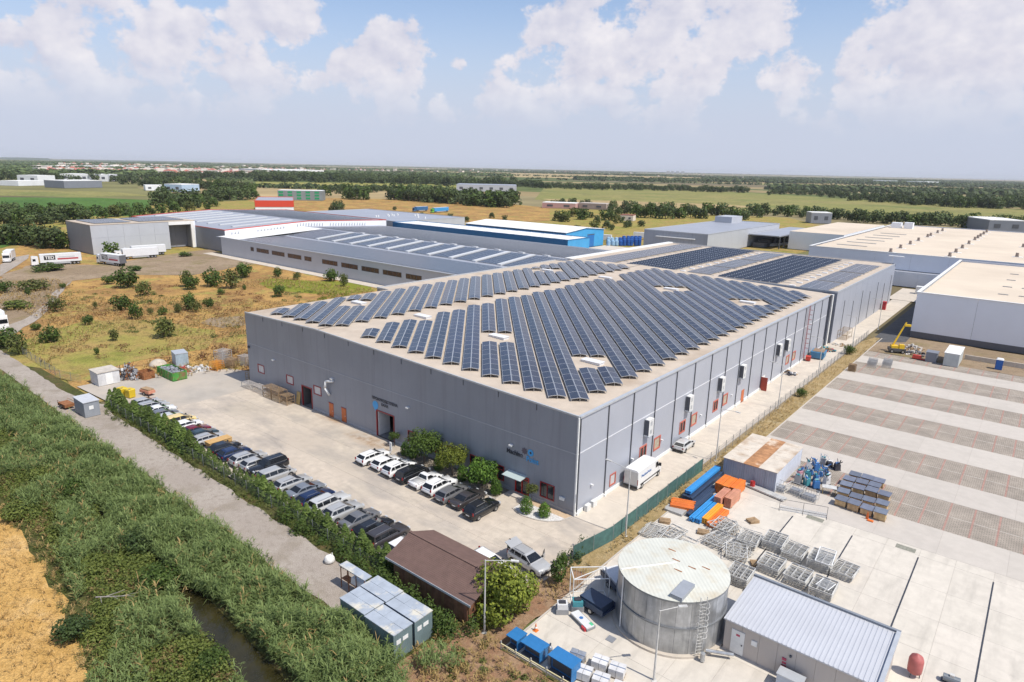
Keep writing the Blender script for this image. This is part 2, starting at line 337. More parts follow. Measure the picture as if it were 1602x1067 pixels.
sheet('grass_patch', ccw(rag(px((405, 445), (420, 435), (500, 440), (575, 440), (588, 455), (520, 462), (440, 455)), .8, 3)), -.06, LUSH)
sheet('dirt_lot', ccw(rag(px((0, 470), (0, 430), (60, 412), (150, 415), (250, 400), (330, 390), (372, 402), (400, 412), (300, 430), (200, 430), (110, 440), (80, 470), (45, 500), (0, 515)), 1.2, 6)), -.05, DIRT)
sheet('dirt_track', ccw(rag(px((112, 440), (88, 452), (70, 475), (38, 500), (0, 512), (0, 527), (25, 520), (55, 504), (86, 472), (100, 455)), .5, 5)), -.02, GRAVEL)
sheet('dirt_lot', ccw(rag(px((310, 505), (330, 497), (384, 494), (384, 508), (350, 512)), .5, 3)), -.04, DIRT)
sheet('wheat_field', ccw(rag([(-250, -110), (35, -150), (-6, -46), (-13, -43.9), (-27, -41.8), (-40, -40.8), (-70, -41), (-250, -43)], .45, 1.5)), -.04, WHEAT)
sheet('ditch_bank', ccw([(-260, -44), (-14, -46), (60, -60), (60, -24), (8, -20.6), (-12, -20.6), (-72, -20.8), (-260, -23)]), -.07, BANK)
# water of the canal, mostly under the reeds
WATER = M('canal_water', (.022, .02, .008), rough=.08, var=.3, scale=.4, col2=(.04, .034, .012))
sheet('canal_water', ccw([(-120, -33.4), (-40, -33.6), (-16, -33.6), (-6, -34.2), (2, -34.9), (8, -35.8), (2, -37.2), (-8, -36.4), (-16, -35.6), (-18, -34.9), (-40, -34.5), (-120, -34.4)]), -.03, WATER)
sheet('gravel_road', ccw(rag([(-260, -21.5), (-124, -22.6), (-86, -22.9), (-80, -22.2), (-72.5, -20), (-71, -21.6), (-40, -22), (-8, -22.6), (-4.5, -24), (-5.5, -27.2), (-34, -27), (-71, -26.8), (-86, -26.4), (-260, -26)], .18, 1.5)), .0, GRAVEL)
ASPH = M('lot_asphalt', (.40, .36, .31), rough=.9, var=.10, scale=.3, col3=(.46, .40, .33), scale3=.09, ramp3=(.42, .6), bump=.15, bscale=12, coord='Position')
sheet('yard_apron', ccw([(-88, -20.6), (-72.8, -19.8), (-72, -20.4), (-66, -20.4), (-66, 0), (-69.2, 0), (-69.2, 6), (-79, 2), (-88, -12)]), .006, ASPH)
# truck road at the far left, with a pale verge
sheet('truck_road', ccw(px((0, 432), (0, 414), (24, 402), (46, 398), (44, 404), (26, 416))), -.01, GRAVEL)
# concrete yards laid in slabs with open joints
def conc(name, col, col3, v=.07, ramp3=(.5, .7), s3=.22, st3=None):
    return M(name, col, rough=.9, var=v, scale=.9, col3=col3, scale3=s3, ramp3=ramp3, bump=.12, bscale=9, coord='Position', objvar=.035, st3=st3)
CONC_F = conc('forecourt_concrete', (.51, .44, .355), (.33, .295, .26), .09, (.46, .72), .30, (.4, 1, 1))
CONC_L = conc('lane_concrete', (.56, .495, .41), (.46, .41, .35))
CONC_Y = conc('yard_concrete', (.585, .535, .46), (.47, .43, .37), .06, (.50, .74), .8, (1, .22, 1))
CONC_B = conc('band_concrete', (.50, .455, .40), (.45, .41, .36), .04)
JOINT = flat('joint_filler', (.33, .29, .25), .95)
def slabs(name, xs, ys, z, mat, base_z, skip=None, gap=.009, wob=0.0):
    root = struct(part(name, MB().face([(xs[0], ys[0], base_z), (xs[-1], ys[0], base_z), (xs[-1], ys[-1], base_z), (xs[0], ys[-1], base_z)]), JOINT))
    for i in range(len(xs)-1):
        for j in range(len(ys)-1):
            if skip and skip((xs[i]+xs[i+1])/2, (ys[j]+ys[j+1])/2): continue
            part('concrete_slab', MB().box(xs[i]+gap, xs[i+1]-gap, ys[j]+gap, ys[j+1]-gap, base_z, z+random.uniform(0, .004)), mat, root)
    return root
lin = lambda a, b, n: [a+(b-a)*i/n for i in range(n+1)]
slabs('forecourt', lin(-66, 5.0, 14), lin(-20.4, -.05, 4), .012, CONC_F, .001)
slabs('lane', [.05, 5.2], lin(-.05, 178, 30), .014, CONC_L, .001)
slabs('lane', [-1.5, 12.8], lin(178.5, 205, 4), .014, CONC_L, .001)
xs_y = [7.6, 13.1, 18.7, 21.8, 24.9, 28.0, 31.1, 34.2, 37.4, 40.5, 43.6, 46.8, 50, 53]
slabs('storage_yard', xs_y, [-21, -15.5, -10, -4.5, 1, 6.2, 11.4, 17.0, 18.6], .016, CONC_Y, .001)
# storage lot: paver bays between concrete bands
def paver_mat():
    m, t, n, b = new_mat('pavers'); L = t.links.new; pos = n.new('ShaderNodeNewGeometry').outputs['Position']
    br = n.new('ShaderNodeTexBrick'); L(pos, br.inputs['Vector']); br.inputs['Scale'].default_value = 1; br.inputs['Brick Width'].default_value = .44; br.inputs['Row Height'].default_value = .24
    br.inputs['Mortar Size'].default_value = .03; br.inputs['Color1'].default_value = (.42, .36, .30, 1); br.inputs['Color2'].default_value = (.345, .295, .245, 1); br.inputs['Mortar'].default_value = (.17, .15, .115, 1)
    nz = n.new('ShaderNodeTexNoise'); nz.inputs['Scale'].default_value = .35; nz.inputs['Detail'].default_value = 8; L(pos, nz.inputs['Vector'])
    mr = n.new('ShaderNodeMapRange'); L(nz.outputs['Fac'], mr.inputs[0]); mr.inputs[1].default_value = .3; mr.inputs[2].default_value = .7; mr.inputs[3].default_value = .8; mr.inputs[4].default_value = 1.12
    mu = n.new('ShaderNodeMixRGB'); mu.blend_type = 'MULTIPLY'; mu.inputs[0].default_value = 1; L(br.outputs[0], mu.inputs[1]); L(mr.outputs[0], mu.inputs[2]); L(mu.outputs[0], b.inputs['Base Color'])
    bp = n.new('ShaderNodeBump'); bp.inputs['Strength'].default_value = .4; bp.inputs['Distance'].default_value = .02; bp.invert = True; L(br.outputs['Fac'], bp.inputs['Height']); L(bp.outputs[0], b.inputs['Normal'])
    b.inputs['Roughness'].default_value = .9; return m
PAVER = paver_mat(); REDLINE = M('red_paver_line', (.36, .21, .17), rough=.85, var=.2, scale=2.5, coord='Position')
bands = [(24.5, 32.7), (38.9, 46.9), (54.3, 62.4), (69.0, 76.9), (83.4, 91.9), (98.0, 103.2)]
prev = 18.62
xs_b = lin(8.6, 68, 10)
for k, (a, b_) in enumerate(bands):
    slabs('concrete_band', xs_b, [prev, a], .010, CONC_B, .001)
    pr = struct(part('paver_bay', MB().face([(8.6, a, .006), (68, a, .006), (68, b_, .006), (8.6, b_, .006)]), PAVER))
    mline = MB().box(-.09, .09, a+.05, b_-.05, .004, .011).mesh('bay_line', REDLINE)
    for i in range(24):
        x_ = 10.86+2.38*i
        if x_ < 67: obj('bay_line', mline, pr, (x_, 0, 0))
    part('paver_course', MB().box(8.7, 67.9, (a+b_)/2-.05, (a+b_)/2+.05, .004, .009), CONC_B, pr)
    prev = b_
sheet('rough_ground', ccw(rag([(7, 103.3), (68, 103.3), (68, 123), (13, 124.5), (9, 121)], .5, 3)), .003, DIRT)
sheet('dark_road', ccw([(6.9, 112), (13.5, 118), (12.9, 205), (7.2, 205)]), .008, M('asphalt_service', (.075, .075, .078), rough=.9, var=.2, scale=.6, coord='Position'))
# dry verge strip between the lane fence and the lot
sheet('dry_verge', ccw(rag([(4.9, -8.6), (7.45, -8.0), (7.5, -2), (7.55, 18), (8.5, 20), (8.5, 60), (8.2, 118), (6.9, 118), (5.35, 110), (5.3, 60), (5.35, 0), (5.1, -4)], .08, 2)), .026, grass_mat('verge_grass', [(.40, .29, .15), (.34, .25, .12), (.42, .33, .19), (.24, .19, .09)], .3, 1.5))
sheet('red_soil', ccw(rag([(2.4, -29.5), (2.6, -22.5), (3.5, -21.5), (4.2, -13), (5, -8.5), (7.5, -4.6), (7.5, -14), (7.4, -21.2), (22, -21.3), (24, -26), (12, -29)], .3, 1.2)), .02, grass_mat('reddish_soil', [(.30, .17, .10), (.36, .24, .15), (.24, .16, .08), (.2, .13, .08)], .5, 2.0))
# kerbs
def kerb(name, pts, w=.14, h=.13, mat=None):
    mb = MB()
    for a, b_ in zip(pts[:-1], pts[1:]):
        d = Vector((b_[0]-a[0], b_[1]-a[1])); n_ = Vector((-d.y, d.x)).normalized()*w/2
        mb.prism(ccw([(a[0]-n_.x, a[1]-n_.y), (b_[0]-n_.x, b_[1]-n_.y), (b_[0]+n_.x, b_[1]+n_.y), (a[0]+n_.x, a[1]+n_.y)]), 0, h)
    return struct(part(name, mb, mat or CONC_B))
kerb('kerb', [(5.3, 0), (5.3, 118)])
kerb('kerb', [(8.55, 34), (8.55, 118)])
kerb('kerb', [(7.55, -21), (7.55, 18)])
# drain channels
DRAIN = flat('drain_grate', (.075, .08, .095), .5, .6)
for x_, a, b_ in ((18.7, 5, 16.6), (24.9, -5.5, 16.6), (31.1, -21, 16.6), (37.4, -21, 16.6), (43.6, -21, 16.6)):
    dr = struct(part('drain_channel', MB().box(x_-.065, x_+.065, a, b_, .002, .026), DRAIN))
    for j in range(int((b_-a)/1.2)): part('grate_bar', MB().box(x_-.08, x_+.08, a+j*1.2+.05, a+j*1.2+.13, .02, .032), flat('steel_dark', (.16, .17, .18), .4, .7), dr)
for x_ in (20.8, 29.8): struct(part('manhole_cover', MB().box(x_-.9, x_+.9, 17.2, 18.1, .002, .03), M('mossy_grate', (.24, .235, .19), rough=.9, var=.3, scale=6)))

def stain_mat(name, col, amax, scale=.9, radial=True):
    m, t, n, b = new_mat(name); L = t.links.new; pos = n.new('ShaderNodeNewGeometry').outputs['Position']; nz = n.new('ShaderNodeTexNoise'); nz.inputs['Scale'].default_value = scale; nz.inputs['Detail'].default_value = 6; L(pos, nz.inputs['Vector'])
    mr = n.new('ShaderNodeMapRange'); L(nz.outputs['Fac'], mr.inputs[0]); mr.inputs[1].default_value = .38; mr.inputs[2].default_value = .7; mr.inputs[3].default_value = 0; mr.inputs[4].default_value = amax; out = mr.outputs[0]
    if radial:
        gr_ = n.new('ShaderNodeTexGradient'); gr_.gradient_type = 'QUADRATIC_SPHERE'; L(n.new('ShaderNodeTexCoord').outputs['Object'], gr_.inputs[0]); mu = n.new('ShaderNodeMath'); mu.operation = 'MULTIPLY'; L(out, mu.inputs[0]); sq = n.new('ShaderNodeMath'); sq.operation = 'POWER'; sq.inputs[1].default_value = .5; L(gr_.outputs['Fac'], sq.inputs[0]); L(sq.outputs[0], mu.inputs[1]); out = mu.outputs[0]
    L(out, b.inputs['Alpha']); b.inputs['Base Color'].default_value = (*col, 1); b.inputs['Roughness'].default_value = .9; return m
OCH, OIL, TYR, TYL = stain_mat('rusty_stain', (.42, .24, .10), .8), stain_mat('oil_stain', (.14, .11, .08), .5, 2.2), stain_mat('rubber_smudge', (.24, .215, .19), .22, .9), stain_mat('tyre_rubber_mark', (.22, .20, .18), .08, .7, False)
def blot(name, px_, py_, rx, ry, mat, z): 
    x, y = at(px_, py_); o = sheet(name, [(math.cos(a), math.sin(a)) for a in [2*PI*i/22 for i in range(22)]], 0, mat); o.location = (x, y, z); o.scale = (rx*1.2, ry*1.2, 1)
blot('rusty_stain', 580, 690, 5.5, 1.6, OCH, .021); blot('rusty_stain', 520, 655, 4.0, 1.2, OCH, .0215); blot('oil_stain', 560, 735, 6.0, 2.6, TYR, .022); blot('oil_stain', 470, 690, 7.0, 3.0, TYR, .0225); blot('oil_stain', 380, 640, 6, 3, TYR, .0226); blot('oil_stain', 700, 800, 4, 1.5, TYR, .0232); blot('oil_stain', 1190, 600, .9, 12, TYR, .0234); blot('oil_stain', 1240, 575, 1.0, 16, TYR, .0236)
def tyre_track(c, r, a0, a1, w=.28, z=.024):
    mb = MB(); k = 26
    for i in range(k):
        p, q = a0+(a1-a0)*i/k, a0+(a1-a0)*(i+1)/k; mb.face([(c[0]+rr*math.cos(t), c[1]+rr*math.sin(t), z) for rr, t in ((r, p), (r+w, p), (r+w, q), (r, q))])
    struct(part('tyre_mark', mb, TYL))
tyre_track((-4, -24), 14.5, .2, 1.75); tyre_track((-4, -24), 16.2, .25, 1.7, z=.0244); tyre_track((-10, 12), 22, -1.9, -.9, z=.0248); tyre_track((-30, -45), 33, .9, 1.7, z=.0252); tyre_track((-45, -30), 19, .5, 1.9, z=.0256); tyre_track((30, 2), 13, 1.9, 3.4, .3, .034); tyre_track((36, -8), 11, 1.2, 3.0, .3, .0345)
# ------------------------------------------------------------------ the big production hall
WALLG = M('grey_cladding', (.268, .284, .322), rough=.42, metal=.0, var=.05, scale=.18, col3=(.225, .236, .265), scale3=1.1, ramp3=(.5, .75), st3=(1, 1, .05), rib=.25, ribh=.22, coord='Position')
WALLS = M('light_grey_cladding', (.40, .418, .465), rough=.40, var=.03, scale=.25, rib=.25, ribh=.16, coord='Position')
TRIM = flat('galvanised_trim', (.52, .54, .56), .4, .3)
DARKT = flat('dark_downpipe', (.085, .09, .105), .45)
REDF = flat('red_frame', (.30, .022, .028), .4)
REDL = M('faded_red_frame', (.50, .13, .09), rough=.5, var=.1, scale=2)
ORANGE = M('orange_door', (.55, .14, .04), rough=.5, var=.1, scale=2)
GLASS = M('window_glass', (.03, .034, .04), rough=.06, var=.3, scale=.7, spec=.6)
PANEW = M('frosted_pane', (.55, .55, .55), rough=.3, var=.06, scale=1)
INNER = flat('interior_lining', (.10, .10, .10), .9)
WHITE = flat('white_coat', (.78, .78, .76), .4)
ROOFM = M('roof_membrane', (.50, .42, .335), rough=.9, var=.08, scale=.5, col3=(.37, .285, .205), scale3=.11, ramp3=(.54, .78), bump=.1, bscale=6, coord='Position')
PLINTH = M('plinth', (.36, .37, .39), rough=.7, var=.1, scale=.6, coord='Position')
LX = 68.5; LY = 101.5; XR = -48.0; SEAM = 7.45
def roofz(x):
    return 11.76+(13.2-11.76)*(x/XR) if x > XR else 13.2-.5*(x-XR)/(-LX-XR)
class Wall:
    """cladding panels of one facade; u runs along the wall, outward is the panel's face side"""
    def __init__(s, parent, axis, c, out, th=.12): s.p, s.axis, s.c, s.out, s.th = parent, axis, c, out, th
    def pt(s, u, d, z): return (u, s.c+s.out*d, z) if s.axis == 'x' else (s.c+s.out*d, u, z)
    def cell(s, mb, u0, u1, za, zb, d0, d1):
        f = lambda z, u: z(u) if callable(z) else z
        q = [s.pt(u, d, f(z, u)) for d in (d0, d1) for (u, z) in ((u0, za), (u1, za), (u1, zb), (u0, zb))]
        b = len(mb.v); mb.v += q
        for t in ((0,1,2,3),(7,6,5,4),(0,4,5,1),(1,5,6,2),(2,6,7,3),(3,7,4,0)): mb.f.append([b+i for i in t]); mb.mi.append(mb.cur)
    def panels(s, bays, tiers, holes, mat, gap=.012, name='wall_panel'):
        for u0, u1 in zip(bays[:-1], bays[1:]):
            for z0, z1 in tiers:
                zt = z1 if not callable(z1) else 99
                us = sorted({u0+gap, u1-gap} | {h for H in holes for h in H[:2] if u0+gap < h < u1-gap})
                zs = sorted({z0} | {h for H in holes for h in H[2:4] if z0 < h < zt and H[0] < u1 and H[1] > u0}) + [z1]
                mb = MB()
                for a, b in zip(us[:-1], us[1:]):
                    for c, d in zip(zs[:-1], zs[1:]):
                        dm = d if not callable(d) else c+1
                        if any(H[0]-1e-6 <= (a+b)/2 <= H[1]+1e-6 and H[2]-1e-6 <= (c+dm)/2 <= H[3]+1e-6 for H in holes): continue
                        s.cell(mb, a, b, c+(gap if c == z0 else 0), (d if callable(d) else d-(gap if d == z1 else 0)), -s.th, 0)
                if mb.f: part(name, mb, mat, s.p)
    def bx(s, u0, u1, z0, z1, d0, d1, mb=None):
        mb = mb or MB(); s.cell(mb, u0, u1, z0, z1, d0, d1); return mb
    def window(s, u0, u1, z0, z1, fm, pm, fw=.13, split=1, name='window', transom=None, set_=.06):
        fr = MB()
        s.bx(u0, u1, z0, z0+fw, -.1, set_, fr); s.bx(u0, u1, z1-fw, z1, -.1, set_, fr); s.bx(u0, u0+fw, z0+fw, z1-fw, -.1, set_, fr); s.bx(u1-fw, u1, z0+fw, z1-fw, -.1, set_, fr)
        for k in range(1, split):
            m_ = u0+(u1-u0)*k/split; s.bx(m_-fw*.4, m_+fw*.4, z0+fw, z1-fw, -.1, set_-.01, fr)
        if transom: s.bx(u0+fw, u1-fw, transom-.05, transom+.05, -.1, set_-.012, fr)
        w = part(name, fr, fm, s.p)
        for k in range(split):
            a = u0+fw+(u1-u0-2*fw)*k/split; b = u0+fw+(u1-u0-2*fw)*(k+1)/split
            part('pane', s.bx(a+.005, b-.005, z0+fw, z1-fw, -.07, -.03), pm, w)
        return w
hall = thing('production_hall', 'long grey metal-clad production hall with a solar panel roof and red-framed windows', 'building', (0, 0, 0))
front = Wall(hall, 'x', 0.0, -1); side = Wall(hall, 'y', 0.0, 1)
fx = [-LX+LX*i/12 for i in range(13)]
holes_f = [(-65.5, -63.6, 2.75, 4.25), (-56.8, -54.9, 2.75, 4.25), (-52.6, -49.8, 0, 3.45), (-49.3, -47.3, 2.7, 4.18), (-45.4, -44.35, 0, 2.2), (-42.3, -41.15, 0, 2.2), (-34.15, -30.25, 0, 4.0),
           (-27.5, -25.5, 1.0, 2.72), (-22.8, -20.9, 1.0, 2.72), (-20.0, -17.95, .8, 2.72), (-15.9, -14.1, 1.0, 2.72), (-11.4, -10.28, .8, 2.75), (-8.55, -6.45, 0, 2.45), (-4.85, -2.8, .8, 2.7)]
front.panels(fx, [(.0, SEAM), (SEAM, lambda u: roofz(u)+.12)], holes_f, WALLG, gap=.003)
bays = [0, .35]+[.35+5.85*i for i in range(1, 18)]; bays[-1] = 99.0
holes_s = [(7.4, 8.8, .75, 2.3)]
for y0 in (14.5, 26.05, 37.75): holes_s += [(y0, y0+1.9, 1.65, 3.5), (y0+3.9, y0+5.8, 1.65, 3.5)]
holes_s += [(72.7, 74.7, 1.6, 3.4), (76.7, 78.7, 1.6, 3.4), (49.8, 51.0, 0, 2.2), (58.9, 61.6, 0, 2.4)]
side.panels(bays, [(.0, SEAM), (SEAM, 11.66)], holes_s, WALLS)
bk = Wall(hall, 'x', LY, 1); bk.panels([-LX, -40, -20, 0], [(0, lambda u: roofz(u)-.05)], [], WALLG)
lf = Wall(hall, 'y', -LX, -1); lf.panels([0, 25, 50, 75, LY], [(0, 12.6)], [], WALLG)
# roof, its trims and gutter
rb = MB(); xs_r = [-LX+.0, -58, XR, -36, -24, -12, 0]
for a, b in zip(xs_r[:-1], xs_r[1:]): rb.face([(a, .02, roofz(a)), (b, .02, roofz(b)), (b, LY, roofz(b)), (a, LY, roofz(a))])
roof = part('roof', rb, ROOFM, hall)
for a, b in ((-LX, XR), (XR, 0.0)):
    part('edge_trim', MB().prism(ccw([(a, -.03), (b, -.03), (b, .16), (a, .16)]), lambda x, y: roofz(x)-.02, lambda x, y: roofz(x)+.17), TRIM, roof)
part('gutter', MB().box(-.28, .16, .17, 99, 11.63, 11.86), TRIM, roof)
part('ridge_joint', MB().box(XR-.14, XR+.14, .3, LY, 13.16, 13.24), flat('roof_joint', (.20, .17, .14), .8), roof)
part('corner_trim', MB().box(-.07, .09, -.09, .10, 0, 11.7), WHITE, hall)
part('wall_seam', front.bx(-LX, -.08, SEAM-.05, SEAM+.05, 0, .035), flat('seam_grey', (.40, .41, .44), .5), hall)
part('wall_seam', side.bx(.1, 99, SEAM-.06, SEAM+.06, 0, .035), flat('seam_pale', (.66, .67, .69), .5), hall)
for (a, b) in ((-LX, -52.7), (-49.7, -45.5), (-44.3, -42.4), (-41.1, -34.2), (-30.2, -8.6), (-6.4, -.08)): part('plinth', front.bx(a, b, .0, .42, 0, .05), PLINTH, hall)
for (a, b) in ((.1, 49.7), (51.1, 58.8), (61.7, 99)): part('plinth', side.bx(a, b, 0, .45, 0, .08), WHITE, hall)
for i in range(17):
    y_ = .35+5.85*i
    part('downpipe', side.bx(y_-.075, y_+.075, .3, 11.6, .0, .11), DARKT, hall)
    part('foot_bracket', side.bx(y_-.13, y_+.13, .02, .30, .0, .28), WHITE, hall)
for x_ in fx[1:-1]: part('scupper', front.bx(x_-.04, x_+.04, roofz(x_)-.75, roofz(x_)-.05, 0, .05), DARKT, hall)
# front openings
front.window(-65.55, -63.55, 2.75, 4.25, REDF, PANEW); front.window(-56.85, -54.85, 2.75, 4.25, REDF, PANEW); front.window(-49.3, -47.3, 2.7, 4.18, REDF, PANEW)
for a, b, s_ in ((-27.5, -25.5, 2), (-22.8, -20.9, 2), (-15.9, -14.1, 2), (-4.85, -2.8, 2)): front.window(a, b, 1.0 if a > -27.6 and a < -5 else .8, 2.72, REDF, GLASS, .11, s_)
front.window(-20.0, -17.95, .8, 2.72, REDF, GLASS, .11, 2); front.window(-11.4, -10.28, .8, 2.75, REDF, GLASS, .11, 1, transom=2.2)
for a in (-45.4, -42.3):
    d = part('door', front.bx(a, a+1.08, .05, 2.2, -.1, .04), ORANGE, hall); part('door_frame', front.bx(a-.06, a+1.14, 2.2, 2.28, -.1, .09), REDF, d); part('handle', front.bx(a+.9, a+1.0, 1.0, 1.08, .04, .12), TRIM, d)
def gate(a, b, z, nm='gate_frame'):
    fr = MB(); front.bx(a, a+.16, 0, z, -.12, .07, fr); front.bx(b-.16, b, 0, z, -.12, .07, fr); front.bx(a+.16, b-.16, z-.16, z, -.12, .07, fr); return part(nm, fr, REDF, hall)
g1 = gate(-34.15, -30.25, 4.0); part('open_door_leaf', MB().box(-33.96, -33.86, .15, 2.2, .05, 3.8), WHITE, g1)
g2 = gate(-52.6, -49.8, 3.45); part('open_door_leaf', MB().box(-52.42, -52.34, .15, 1.4, .05, 3.25), INNER, g2)
part('inner_floor', MB().box(-LX+.3, -.3, .14, LY-.3, .0, .02), flat('shop_floor', (.20, .20, .20), .6), hall)
part('inner_partition', MB().box(-36, -28, 9.0, 9.15, .02, 6), flat('partition', (.26, .26, .26), .8), hall)
part('inner_partition', MB().box(-56, -46, 8.0, 8.15, .02, 6), flat('partition', (.26, .26, .26), .8), hall)
front.window(-8.55, -6.45, .12, 2.45, flat('entrance_red', (.45, .02, .015), .35), GLASS, .15, 2, name='entrance_door', transom=2.05)
part('canopy', MB().prism(ccw([(-9.55, -1.35), (-6.75, -1.35), (-6.75, -.02), (-9.55, -.02)]), lambda x, y: 2.62-.18*y/-1.35+.0, lambda x, y: 2.68-.18*y/-1.35), M('canopy_glass', (.44, .52, .51), rough=.15, var=.05, scale=1), hall)
part('entrance_step', MB().box(-9.0, -6.0, -1.2, -.06, .013, .17), CONC_B, hall)
part('meter_box', front.bx(-2.02, -1.36, 1.42, 1.78, 0, .16), WHITE, hall)
ipe = MB()
for a, b in (((-43.9, -.1, 6.0), (-45.3, -.45, 5.7)), ((-45.3, -.45, 5.7), (-45.55, -.5, 4.6)), ((-45.55, -.5, 4.6), (-45.0, -.1, 3.5))): ipe.bar(a, b, .2, 10)
part('exhaust_duct', ipe, WHITE, hall, smooth=True)
for x_, z_ in ((-60.2, 6.0), (-44.2, 6.3), (-27.3, 6.0), (-9.2, 5.9)):
    part('wall_lamp', MB().prism(ccw([(x_-.22, -.4), (x_+.22, -.4), (x_+.22, .0), (x_-.22, .0)]), z_-.08, z_+.1), WHITE, hall)
part('camera_box', front.bx(-68.0, -67.7, 6.6, 7.0, 0, .3), DARKT, hall)
# lettering on the facade
def letters(txt, name, x, z, size, mat, parent, align='LEFT', bold=.0, squeeze=1.0): return text_obj(txt, size, mat, parent, (x, -.055, z), (PI/2, 0, 0), align, bold, squeeze)
INK = flat('dark_lettering', (.03, .035, .05), .5); SKYB = flat('light_blue_letters', (.06, .36, .72), .45)
sg = part('lettering_rail', front.bx(-34.2, -30.0, 5.36, 5.40, .0, .04), WALLG, hall)
letters('ПРОИЗВОДСТВЕНА', 'lettering', -32.2, 5.46, .56, INK, sg, 'CENTER', .012); letters('БАЗА', 'lettering', -32.2, 4.82, .56, INK, sg, 'CENTER', .012)
pin = MB()
ring = [(-34.25+.62*math.cos(t), 4.62+.62*math.sin(t)) for t in [2*PI*i/20 for i in range(20)]]
pin.face([(x, -.03, z) for x, z in ring]); pin.face([(-34.72, -.031, 4.2), (-34.1, -.031, 3.55), (-33.95, -.031, 4.1)])
part('blue_map_pin', pin, SKYB, sg)
lg = part('logo_rail', front.bx(-9.9, -5.2, 4.72, 4.76, 0, .04), WALLG, hall)
letters('Machine', 'lettering', -9.95, 4.82, .78, INK, lg, 'LEFT', .022, .94); letters('Point', 'lettering', -6.95, 4.60, .92, SKYB, lg, 'LEFT', .02, .92)
gear = MB(); gp = []
for i in range(32):
    rr = .44 if (i//2) % 2 == 0 else .34; t = 2*PI*i/32; gp.append((-7.25+rr*math.cos(t), -.045, 5.72+rr*math.sin(t)))
gear.face(gp); part('gear_emblem', gear, flat('gear_grey', (.12, .10, .12), .6), lg)
pinm = MB(); pinm.face([(-6.35+.42*math.cos(2*PI*i/20), -.045, 5.75+.42*math.sin(2*PI*i/20)) for i in range(20)]); pinm.mat(1).face([(-6.35+.15*math.cos(2*PI*i/12), -.05, 5.75+.15*math.sin(2*PI*i/12)) for i in range(12)])
part('blue_disc_emblem', pinm, [SKYB, INK], lg)
# side wall: windows, doors, air handlers, ladder
side.window(7.4, 8.8, .75, 2.3, REDL, PANEW, .16)
for y0 in (14.5, 26.05, 37.75):
    side.window(y0, y0+1.9, 1.65, 3.5, REDL, GLASS, .2, 2); side.window(y0+3.9, y0+5.8, 1.65, 3.5, REDL, M('dusty_pane', (.42, .36, .27), rough=.3, var=.15, scale=2), .2, 1)
for y0 in (72.7, 76.7): side.window(y0, y0+2, 1.6, 3.4, REDL, M('dusty_pane', (.42, .36, .27)), .2, 1)
part('door', side.bx(49.8, 51.0, .1, 2.2, -.1, .05), ORANGE, hall)
part('open_red_door', MB().box(.05, 1.25, 58.9, 59.0, .05, 2.5), flat('rust_red_door', (.36, .05, .025), .5), hall)
part('inner_gate', side.bx(58.9, 61.6, 0, 2.4, -.1, -.05), WHITE, hall)
for y_ in (15.9, 27.9, 39.4, 48.3, 66.5, 71.4):
    h_ = part('air_handler', MB().box(.08, .72, y_-.62, y_+.62, 4.95, 7.15), flat('unit_white', (.70, .70, .68), .4), hall)
    part('bracket', MB().box(.0, .8, y_-.6, y_+.6, 4.82, 4.93), TRIM, h_)
    part('fan_grille', MB().box(.72, .735, y_-.26, y_+.26, 5.2, 5.75), TRIM, h_); part('fan_grille', MB().box(.72, .735, y_-.26, y_+.26, 6.3, 6.85), TRIM, h_)
    part('duct_panel', MB().box(.1, .7, y_-.635, y_-.622, 5.05, 7.05), DARKT, h_)
lad = MB()
for dy in (-.3, .3): lad.bar((.35, 83.6+dy, .6), (.35, 83.6+dy, 11.9), .045)
for k in range(24): lad.bar((.35, 83.3, .9+k*.45), (.35, 83.9, .9+k*.45), .03)
for k in range(9):
    z_ = 3+k; lad.bar((.35, 83.3, z_), (.95, 83.45, z_), .03); lad.bar((.35, 83.9, z_), (.95, 83.75, z_), .03); lad.bar((.95, 83.45, z_), (.95, 83.75, z_), .03)
part('roof_ladder', lad, flat('ladder_red', (.33, .06, .06), .5), hall)
for y_ in (3.2, 12.5, 20.5, 33, 45): part('wall_lamp', MB().box(.0, .3, y_-.12, y_+.12, 2.6, 2.75), WHITE, hall)
for y_ in (2.1, 3.4, 11.0): part('outdoor_unit', MB().box(.2, .62, y_-.42, y_+.42, .02, .75), flat('unit_white', (.70, .70, .68)), hall)
# passage between the hall and the rear wing
part('passage_core', MB().box(-LX, -2.6, 99.2, 104.0, .0, 11.6), flat('dark_passage', (.12, .12, .13), .8), hall)
part('pillar', MB().box(-.5, .25, 101.4, 102.2, .0, 11.7), WHITE, hall)
# roof hatches
HW = flat('hatch_white', (.70, .70, .70), .45); k = 0
for x_ in (-60.4, -43.4, -26.6, -9.7):
    for y_ in (17.8, 75.8):
        z_ = roofz(x_); dirn = Vector((-.668, .744)); r_ = math.atan2(dirn.y, dirn.x)
        h_ = part('roof_hatch', MB().box(-1.5, 1.5, -.62, .62, -.1, .28), HW, hall, (x_, y_, z_), -1.0 if False else .0)
        part('hatch_lid', MB().box(-1.56, 1.56, -.68, .68, .28, .36), HW, h_)
